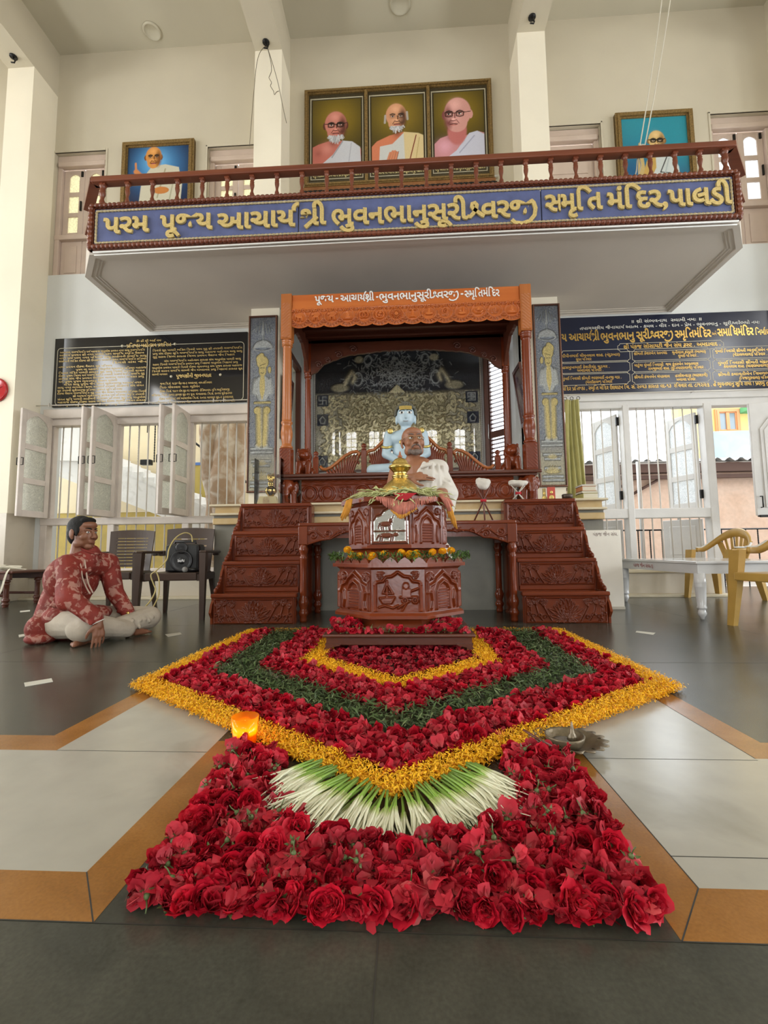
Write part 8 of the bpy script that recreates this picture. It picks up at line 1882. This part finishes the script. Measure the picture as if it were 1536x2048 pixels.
def face_details(Hm, Rm_, s, root, gaze=(0, 0), brow=hair_b, moustache=None, glasses=None):
    for e in (-1, 1):
        q = MB(); c_ = Hm(e * .132, -.298, .035); q.ball((0, 0, 0), (.054 * s, .036 * s, .032 * s), 0, 12); q.v[-1] = np.array([(Rm_ @ Vector(v) + c_)[:] for v in q.v[-1]]); ey = q.build('eye', eye_w, root)
        q = MB(); c_ = Hm(e * .132 + gaze[0] * .03, -.330, .035 + gaze[1] * .02); q.ball((0, 0, 0), (.021 * s, .010 * s, .022 * s), 0, 10); q.v[-1] = np.array([(Rm_ @ Vector(v) + c_)[:] for v in q.v[-1]]); q.build('iris', iris_m, ey)
        q = MB(); q.tube([Hm(e * (.132 + .058 * (t - .5) * 2), -.315 + .035 * abs(t - .5) * 2, .062 - .026 * (2 * t - 1) ** 2) for t in np.linspace(0, 1, 9)], [.004 * s, .008 * s, .010 * s, .011 * s, .011 * s, .011 * s, .010 * s, .008 * s, .004 * s], 6); q.build('eyelid', MATS['brown_skin'], root)
        q = MB(); q.tube([Hm(e * (.045 + .17 * t), -.352 + .085 * t * t, .125 + .035 * math.sin(t * PI * .8)) for t in np.linspace(0, 1, 9)], [.010 * s, .018 * s, .020 * s, .019 * s, .017 * s, .015 * s, .012 * s, .008 * s, .003 * s], 6); q.build('eyebrow', brow, root)
    q = MB(); q.tube([Hm(.10 * t, -.382 + .02 * t * t, -.262 - .006 * (1 - t * t)) for t in np.linspace(-1, 1, 9)], [.003 * s] + [.008 * s] * 7 + [.003 * s], 6); q.build('lips', lip_m, root)
    if moustache:
        q = MB()
        for e in (-1, 1): q.tube([Hm(e * .015, -.392, -.195), Hm(e * .07, -.375, -.205), Hm(e * .125, -.335, -.245), Hm(e * .14, -.31, -.30)], [.022 * s, .024 * s, .020 * s, .012 * s], 8)
        q.build('moustache', moustache, root)
    if glasses:
        q = MB()
        for e in (-1, 1): q.tube([Hm(e * .135 + .095 * math.cos(a), -.385, .025 + .062 * math.sin(a) * (1 if math.sin(a) < 0 else .75)) for a in np.linspace(0, 2 * PI, 22)], .008 * s, 6); q.tube([Hm(e * .23, -.385, .05), Hm(e * .31, -.2, .06), Hm(e * .36, .05, .06)], .008 * s, 6)
        q.tube([Hm(-.04, -.385, .05), Hm(0, -.40, .06), Hm(.04, -.385, .05)], .008 * s, 6); q.build('spectacles', glasses, root)
def hand_parts(wr, d, nrm, k=1.0, curl=(.25, .3, .35, .45), side=1, thumb_in=.5, spread=.05):
    """palm with four bent fingers and a thumb; d = finger direction, nrm = direction the palm faces"""
    wr, d = Vector(wr), Vector(d).normalized(); nrm = Vector(nrm); nrm = (nrm - d * nrm.dot(d)).normalized(); s = d.cross(nrm) * side
    P = [('c', wr - d * .02 * k, .024 * k, wr + d * .02 * k, .026 * k)]; nails = []
    for i in (-1, 0, 1): P.append(('c', wr + d * .015 * k + s * i * .014 * k, .016 * k, wr + d * .082 * k + s * i * .024 * k, .0135 * k))
    for i in range(4):
        o = (i - 1.5) * .0215 * k; ln = (.042, .047, .044, .034)[i] * k; p = wr + d * (.086, .092, .088, .078)[i] * k + s * o; a = 0; r = (.0088, .0090, .0086, .0076)[i] * k; dd0 = (d + s * (i - 1.5) * spread).normalized(); P.append(('c', p - dd0 * .02 * k, r * 1.15, p, r * 1.08))
        for j in range(3):
            a += curl[i] * (1.0, 1.25, .8)[j]; dd = (dd0 * math.cos(a) + nrm * math.sin(a)).normalized(); p2 = p + dd * ln * (1, .68, .52)[j]; P.append(('c', p, r * (1, .92, .84)[j], p2, r * (.94, .86, .74)[j])); p = p2
        nails.append((p - dd * .004 * k, dd))
    tb_ = wr + d * .022 * k - s * .024 * k; t1 = tb_ + (d * .62 - s * .70 + nrm * thumb_in * .5).normalized() * .042 * k; t2 = t1 + (d * .85 - s * .30 + nrm * thumb_in).normalized() * .033 * k; t3 = t2 + (d * .9 + nrm * thumb_in).normalized() * .022 * k
    P += [('c', tb_, .0145 * k, t1, .0115 * k), ('c', t1, .0110 * k, t2, .0098 * k), ('c', t2, .0096 * k, t3, .0075 * k)]
    return P
def foot_parts(heel, d, k=1.0, side=1):
    heel, d = Vector(heel), Vector(d); d.z = 0; d.normalize(); s = Vector((-d.y, d.x, 0)) * side; up = Vector((0, 0, 1))
    P = [('e', heel + up * .03 * k, (.034 * k, .034 * k, .032 * k)), ('c', heel + up * .05 * k, .036 * k, heel + d * .12 * k + up * .035 * k, .030 * k), ('c', heel + d * .06 * k + up * .03 * k, .034 * k, heel + d * .165 * k + s * .012 * k + up * .022 * k, .026 * k), ('c', heel + d * .08 * k - s * .02 * k + up * .022 * k, .024 * k, heel + d * .15 * k - s * .028 * k + up * .018 * k, .020 * k)]
    for i in range(5): o = (.034 - i * .0165) * k; b_ = heel + d * (.172 - .008 * i) * k + s * o + up * .018 * k; P.append(('c', b_, (.0125 - .001 * i) * k, b_ + d * (.036 - .004 * i) * k - up * .004 * k, (.0105 - .0008 * i) * k))
    return P
def W_(px, py, Y): p = at(px, py, Y=Y); return Vector((p.x, p.y, p.z))

# ------------------------------------------------------------------ seated man on the left
hc = W_(168, 1067, 3.26); hs_m = .242; Hm, Rm_ = head_map(hc, hs_m, math.radians(78), math.radians(2))
rsh, lsh = Vector((-2.44, 3.14, .548)), Vector((-2.38, 3.49, .555)); rel_, lel = W_(141, 1198, 2.98), W_(229, 1184, 3.47); rwr, lwr = W_(196, 1240, 3.02), W_(258, 1228, 3.42)
pel = Vector((-2.63, 3.33, .125)); chest = Vector((-2.53, 3.32, .42)); nk = Vector((-2.40, 3.30, .62)); rkn, lkn = Vector((-2.215, 3.075, .135)), Vector((-2.06, 3.55, .125)); ran, lan = Vector((-2.10, 3.36, .060)), Vector((-2.27, 3.13, .055))
core = [('c', pel, .13, Vector((-2.60, 3.33, .28)), .125), ('c', Vector((-2.60, 3.33, .28)), .125, chest, .13), ('e', chest + Vector((.0, 0, .04)), (.12, .18, .15)), ('c', rsh, .065, lsh, .065), ('c', chest, .12, nk, .07),
        ('c', rsh, .056, rel_, .043), ('c', rel_, .043, rwr, .028), ('c', lsh, .056, lel, .043), ('c', lel, .043, lwr, .028), ('c', pel + Vector((0, -.09, 0)), .09, rkn, .062), ('c', rkn, .062, ran, .040), ('c', pel + Vector((0, .09, 0)), .09, lkn, .062), ('c', lkn, .062, lan, .040)]
nkb = Hm(0, .17, -.62)
body = core + head_parts(Hm, Rm_, hs_m) + [('c', nkb, .055, nk, .06)] + hand_parts(rwr + Vector((.012, -.005, -.02)), (.05, -.05, -1), (-.75, .5, 0), .98, (.12, .14, .18, .26), 1) + hand_parts(lwr + Vector((.006, 0, -.02)), (.06, -.05, -1), (-.8, -.3, 0), .95, (.18, .2, .24, .3), -1) + foot_parts(lan + Vector((.015, .02, -.055)), (-.10, -.9, 0), .82, 1) + foot_parts(ran + Vector((0, .0, -.055)), (.3, .9, 0), .8, -1)
mn = skin('person', body, skin_a, None, .0048, 3); tag(mn, 'man in a red patterned kurta sitting cross-legged on the floor, looking right', 'person')
kurta_m = mat('red_printed_cotton', (.20, .020, .011), .75, two=(21, (.36, .17, .13), .52, .58), var=(9, .28), bump=(26, .35)); trouser_m = mat('beige_cotton', (.44, .38, .30), .8, var=(8, .12), bump=(30, .4))
k_ = [('c', pel + Vector((-.01, 0, -.01)), .165, Vector((-2.60, 3.33, .28)), .155), ('c', Vector((-2.60, 3.33, .28)), .155, chest, .155), ('e', chest + Vector((-.01, 0, .02)), (.165, .205, .19)), ('c', nk + Vector((-.02, 0, -.03)), .07, rsh + Vector((0, .03, 0)), .078), ('c', nk + Vector((-.02, 0, -.03)), .07, lsh + Vector((0, -.03, 0)), .078), ('c', rsh + Vector((0, .01, -.01)), .084, lsh + Vector((0, -.01, -.01)), .084), ('c', chest + Vector((0, 0, .03)), .13, nk + Vector((-.01, 0, -.02)), .085), ('c', nk + Vector((.0, 0, -.04)), .08, nk + Vector((.012, 0, .012)), .066),
      ('c', rsh, .080, rel_, .068), ('c', rel_, .068, rwr.lerp(rel_, .10), .052), ('c', lsh, .080, lel, .066), ('c', lel, .066, lwr.lerp(lel, .10), .050), ('e', Vector((-2.64, 3.26, .10)), (.115, .20, .12)), ('e', Vector((-2.62, 3.17, .035)), (.10, .13, .045)), ('e', Vector((-2.52, 3.30, .17)), (.17, .20, .10)), ('e', Vector((-2.36, 3.32, .185)), (.10, .17, .06)),
      ('c', rsh.lerp(rel_, .55) + Vector((-.02, -.01, -.02)), .060, rel_ + Vector((-.02, -.01, -.02)), .062), ('c', rel_.lerp(rwr, .4), .058, rel_.lerp(rwr, .75), .060), ('c', lel.lerp(lwr, .35), .054, lel.lerp(lwr, .7), .056)]
r7 = random.Random(5)
for i in range(46):   # soft folds
    t = r7.random(); p = Vector((-2.60 + .20 * t + r7.uniform(-.03, .03), 3.17 + r7.uniform(-.03, .02), .12 + .40 * t)); k_.append(('c', p, .016, p + Vector((r7.uniform(.04, .10), r7.uniform(-.01, .02), r7.uniform(-.05, .02))), .012))
for a_, b_ in ((rel_, rwr), (lel, lwr), (rsh, rel_)):
    for i in range(7): t = r7.uniform(.15, .9); p = a_.lerp(b_, t); o = Vector((r7.uniform(-.03, .03), -.045, r7.uniform(-.03, .03))); k_.append(('c', p + o, .014, p + o + Vector((r7.uniform(-.02, .03), -.005, r7.uniform(-.05, .03))), .010))
ku = skin('kurta', k_, kurta_m, mn, .0065, 4)
tr_ = [('c', pel + Vector((.02, -.08, -.005)), .115, rkn, .086), ('c', rkn, .086, ran + Vector((0, -.04, .008)), .062), ('c', pel + Vector((.02, .08, -.005)), .115, lkn, .084), ('c', lkn, .084, lan + Vector((.05, .06, .012)), .060), ('e', rkn + Vector((-.04, -.005, -.03)), (.11, .085, .085)), ('e', lkn + Vector((-.03, 0, -.02)), (.10, .09, .08))]
for i in range(16): t = r7.random(); p = rkn.lerp(ran, t) + Vector((0, -.03, r7.uniform(-.02, .055))); tr_.append(('c', p, .016, p + Vector((.05, .01, r7.uniform(-.05, .02))), .010)); p = lkn.lerp(lan, t) + Vector((.03, -.03, r7.uniform(-.02, .055))); tr_.append(('c', p, .016, p + Vector((.04, -.02, r7.uniform(-.05, .02))), .010))
skin('trousers', tr_, trouser_m, mn, .0065, 4)
# hair: a full cap over the skull, open at the forehead, down to the ears and nape
HE = lambda x, y, z, rx, ry, rz: ('e', Hm(x, y, z), (rx * hs_m, ry * hs_m, rz * hs_m), Rm_)
skin('hair', [HE(0, .115, .205, .352, .405, .350), HE(0, .26, .0, .300, .245, .40), HE(-.255, .09, .13, .098, .235, .20), HE(.255, .09, .13, .098, .235, .20), HE(0, -.13, .395, .245, .17, .115), HE(-.315, -.065, .03, .032, .05, .13), HE(.315, -.065, .03, .032, .05, .13)], hair_b, mn, .0048, 3)
face_details(Hm, Rm_, hs_m, mn, (-.5, .1), hair_b)
cream_c = mat('cream_piping', (.50, .38, .30), .7)
q = MB()
for pts in ([(158, 1118, 3.17), (162, 1135, 3.15), (165, 1156, 3.13), (172, 1174, 3.12), (180, 1188, 3.11)], [(169, 1120, 3.20), (172, 1140, 3.17), (176, 1165, 3.15), (186, 1186, 3.12)]): q.tube(smooth_pts([W_(*p) for p in pts], 4), .0055, 6)
q.build('placket_piping', cream_c, mn)
q = MB(); q.tube([(nk + Vector((.012, 0, .012)) + Vector((.064 * math.cos(a), .064 * math.sin(a), .022 - .028 * math.cos(a))))[:] for a in np.linspace(0, 2 * PI, 24)], .010, 6); q.build('collar', kurta_m, mn)
def ring(mb, c_, ax, r, w): 
    ax = Vector(ax).normalized(); u = ax.orthogonal().normalized(); v = ax.cross(u); mb.tube([(Vector(c_) + (u * math.cos(a) + v * math.sin(a)) * r)[:] for a in np.linspace(0, 2 * PI, 22)], w, 6)
q = MB(); ring(q, rwr + Vector((.008, -.003, -.012)), rwr - rel_ + Vector((0, 0, -.2)), .037, .0035); q.build('bracelet', mat('white_bracelet', (.7, .66, .6), .3), mn)
q = MB(); ring(q, lwr + Vector((0, 0, -.006)), lwr - lel, .036, .005); q.ball((lwr + Vector((.012, -.036, .01)))[:], (.015, .008, .015), 0, 10); q.build('wristwatch', brass_p, mn)
q = MB(); ring(q, rwr + Vector((.0, -.018, -.125)), (.05, -.05, -1), .0115, .003); q.build('finger_ring', silver, mn)

# ------------------------------------------------------------------ standing elder behind the pedestal
MY = 3.86; hc = W_(826, 884, MY - .06); hs_k = .272; Hk, Rk = head_map(hc, hs_k, math.radians(12), math.radians(-4), math.radians(-3))
rs_k, ls_k = W_(795, 941, MY), W_(878, 938, MY + .02); re_k, le_k = W_(779, 1000, MY - .10), W_(897, 988, MY - .04); rw_k, lw_k = W_(819, 955, MY - .30), W_(880, 984, MY - .24)
hipc = W_(846, 1040, MY + .02)
bx = hipc.x; core = [('c', hipc, .155, W_(842, 985, MY), .165), ('c', W_(842, 985, MY), .165, W_(838, 950, MY), .16), ('e', W_(838, 958, MY - .02), (.185, .125, .15)), ('c', rs_k, .068, ls_k, .068), ('c', W_(836, 945, MY), .12, Hk(0, .17, -.60), .075), ('c', rs_k, .070, re_k, .052), ('c', re_k, .052, rw_k, .033), ('c', ls_k, .066, le_k, .052), ('c', le_k, .052, lw_k, .034),
        ('c', Vector((bx - .09, MY + .02, .82)), .10, Vector((bx - .10, MY, .47)), .068), ('c', Vector((bx - .10, MY, .47)), .068, Vector((bx - .10, MY + .02, .09)), .043), ('c', Vector((bx + .09, MY + .02, .82)), .10, Vector((bx + .10, MY, .47)), .068), ('c', Vector((bx + .10, MY, .47)), .068, Vector((bx + .10, MY + .02, .09)), .043)]
body = core + head_parts(Hk, Rk, hs_k) + hand_parts(rw_k, (1, -.15, .10), (.1, .9, -.5), 1.06, (.10, .22, .42, .5), 1, .5, .08) + hand_parts(lw_k, (.25, -.85, -.35), (0, 0, -1), 1.0, (.2, .2, .25, .3), 1) + foot_parts(Vector((bx - .10, MY + .05, 0)), (-.1, -1, 0), 1, 1) + foot_parts(Vector((bx + .10, MY + .05, 0)), (.1, -1, 0), 1, -1)
el_ = skin('person', body, skin_b, None, .0052, 3); tag(el_, 'bald elder with spectacles in a white robe standing behind the pedestal, holding a cloth', 'person')
face_details(Hk, Rk, hs_k, el_, (.4, .1), beard_g, beard_g, mat('thin_gold_rim', (.35, .25, .12), .3, metal=.8))
bd_ = [('e', Hk(0, -.235, -.395), (.15 * hs_k, .11 * hs_k, .10 * hs_k), Rk), ('e', Hk(-.15, -.13, -.34), (.09 * hs_k, .13 * hs_k, .10 * hs_k), Rk), ('e', Hk(.15, -.13, -.34), (.09 * hs_k, .13 * hs_k, .10 * hs_k), Rk)]
skin('beard', bd_, beard_g, el_, .005, 2)
robe_m = mat('white_robe', (.62, .58, .52), .8, var=(6, .05), bump=(45, .25))
rb = [('c', hipc + Vector((.0, 0, .0)), .185, W_(846, 985, MY), .185), ('e', W_(852, 962, MY - .01), (.185, .150, .155)), ('c', ls_k + Vector((-.03, 0, .0)), .088, le_k, .085), ('c', ls_k + Vector((-.10, -.03, .0)), .075, ls_k, .085), ('c', le_k, .085, le_k.lerp(lw_k, .35), .074), ('c', W_(845, 928, MY - .04), .055, W_(822, 975, MY - .13), .06), ('c', W_(858, 935, MY - .05), .06, W_(838, 990, MY - .12), .07),
      ('c', Vector((bx, MY + .02, .80)), .165, Vector((bx + .02, MY + .02, .30)), .145), ('c', Vector((bx - .09, MY + .02, .5)), .12, Vector((bx - .10, MY + .02, .16)), .11), ('c', Vector((bx + .12, MY + .0, .6)), .12, Vector((bx + .13, MY + .0, .16)), .11), ('c', le_k + Vector((.01, -.02, -.03)), .06, le_k + Vector((-.01, -.05, -.17)), .045)]
for (x0, y0, x1, y1, yy) in ((848, 926, 826, 968, MY - .19), (856, 928, 842, 975, MY - .19), (866, 930, 862, 980, MY - .18), (876, 930, 880, 985, MY - .15), (886, 934, 893, 985, MY - .11), (870, 950, 898, 970, MY - .13), (838, 940, 820, 985, MY - .18), (880, 955, 900, 962, MY - .12)): rb.append(('c', W_(x0, y0, yy + .04), .016, W_(x1, y1, yy + .02), .013))
skin('robe', rb, robe_m, el_, .0075, 4)
# the folded cloth he holds up and its fold lines
ch = thing('folded_cloth', 'small folded white cloth held in the hand of the standing elder', 'cloth', W_(858, 948, 3.50)); fy = rw_k.y + .012
q = MB(); A, B, C2, D2 = W_(838, 968, fy), W_(865, 964, fy - .01), W_(863, 938, fy - .015), W_(838, 941, fy - .005); n = Vector((0, .008, 0)); V = [p + n * k for k in (0, 1) for p in (A, B, C2, D2)]; q.add([v[:] for v in V], [(0, 1, 2, 3), (7, 6, 5, 4), (0, 4, 5, 1), (1, 5, 6, 2), (2, 6, 7, 3), (3, 7, 4, 0)])
E2 = W_(841, 936, fy - .02); q.tube([E2, W_(852, 932, fy - .03), W_(864, 929, fy - .03)], [.012, .014, .006], 8)
q.build('layers', linen, ch); q = MB(); q.tube([W_(837, 962, fy - .008), W_(850, 961, fy - .013), W_(863, 957, fy - .016)], .0018, 5); q.build('stitched_line', mat('thread', (.2, .17, .15), .7), ch)
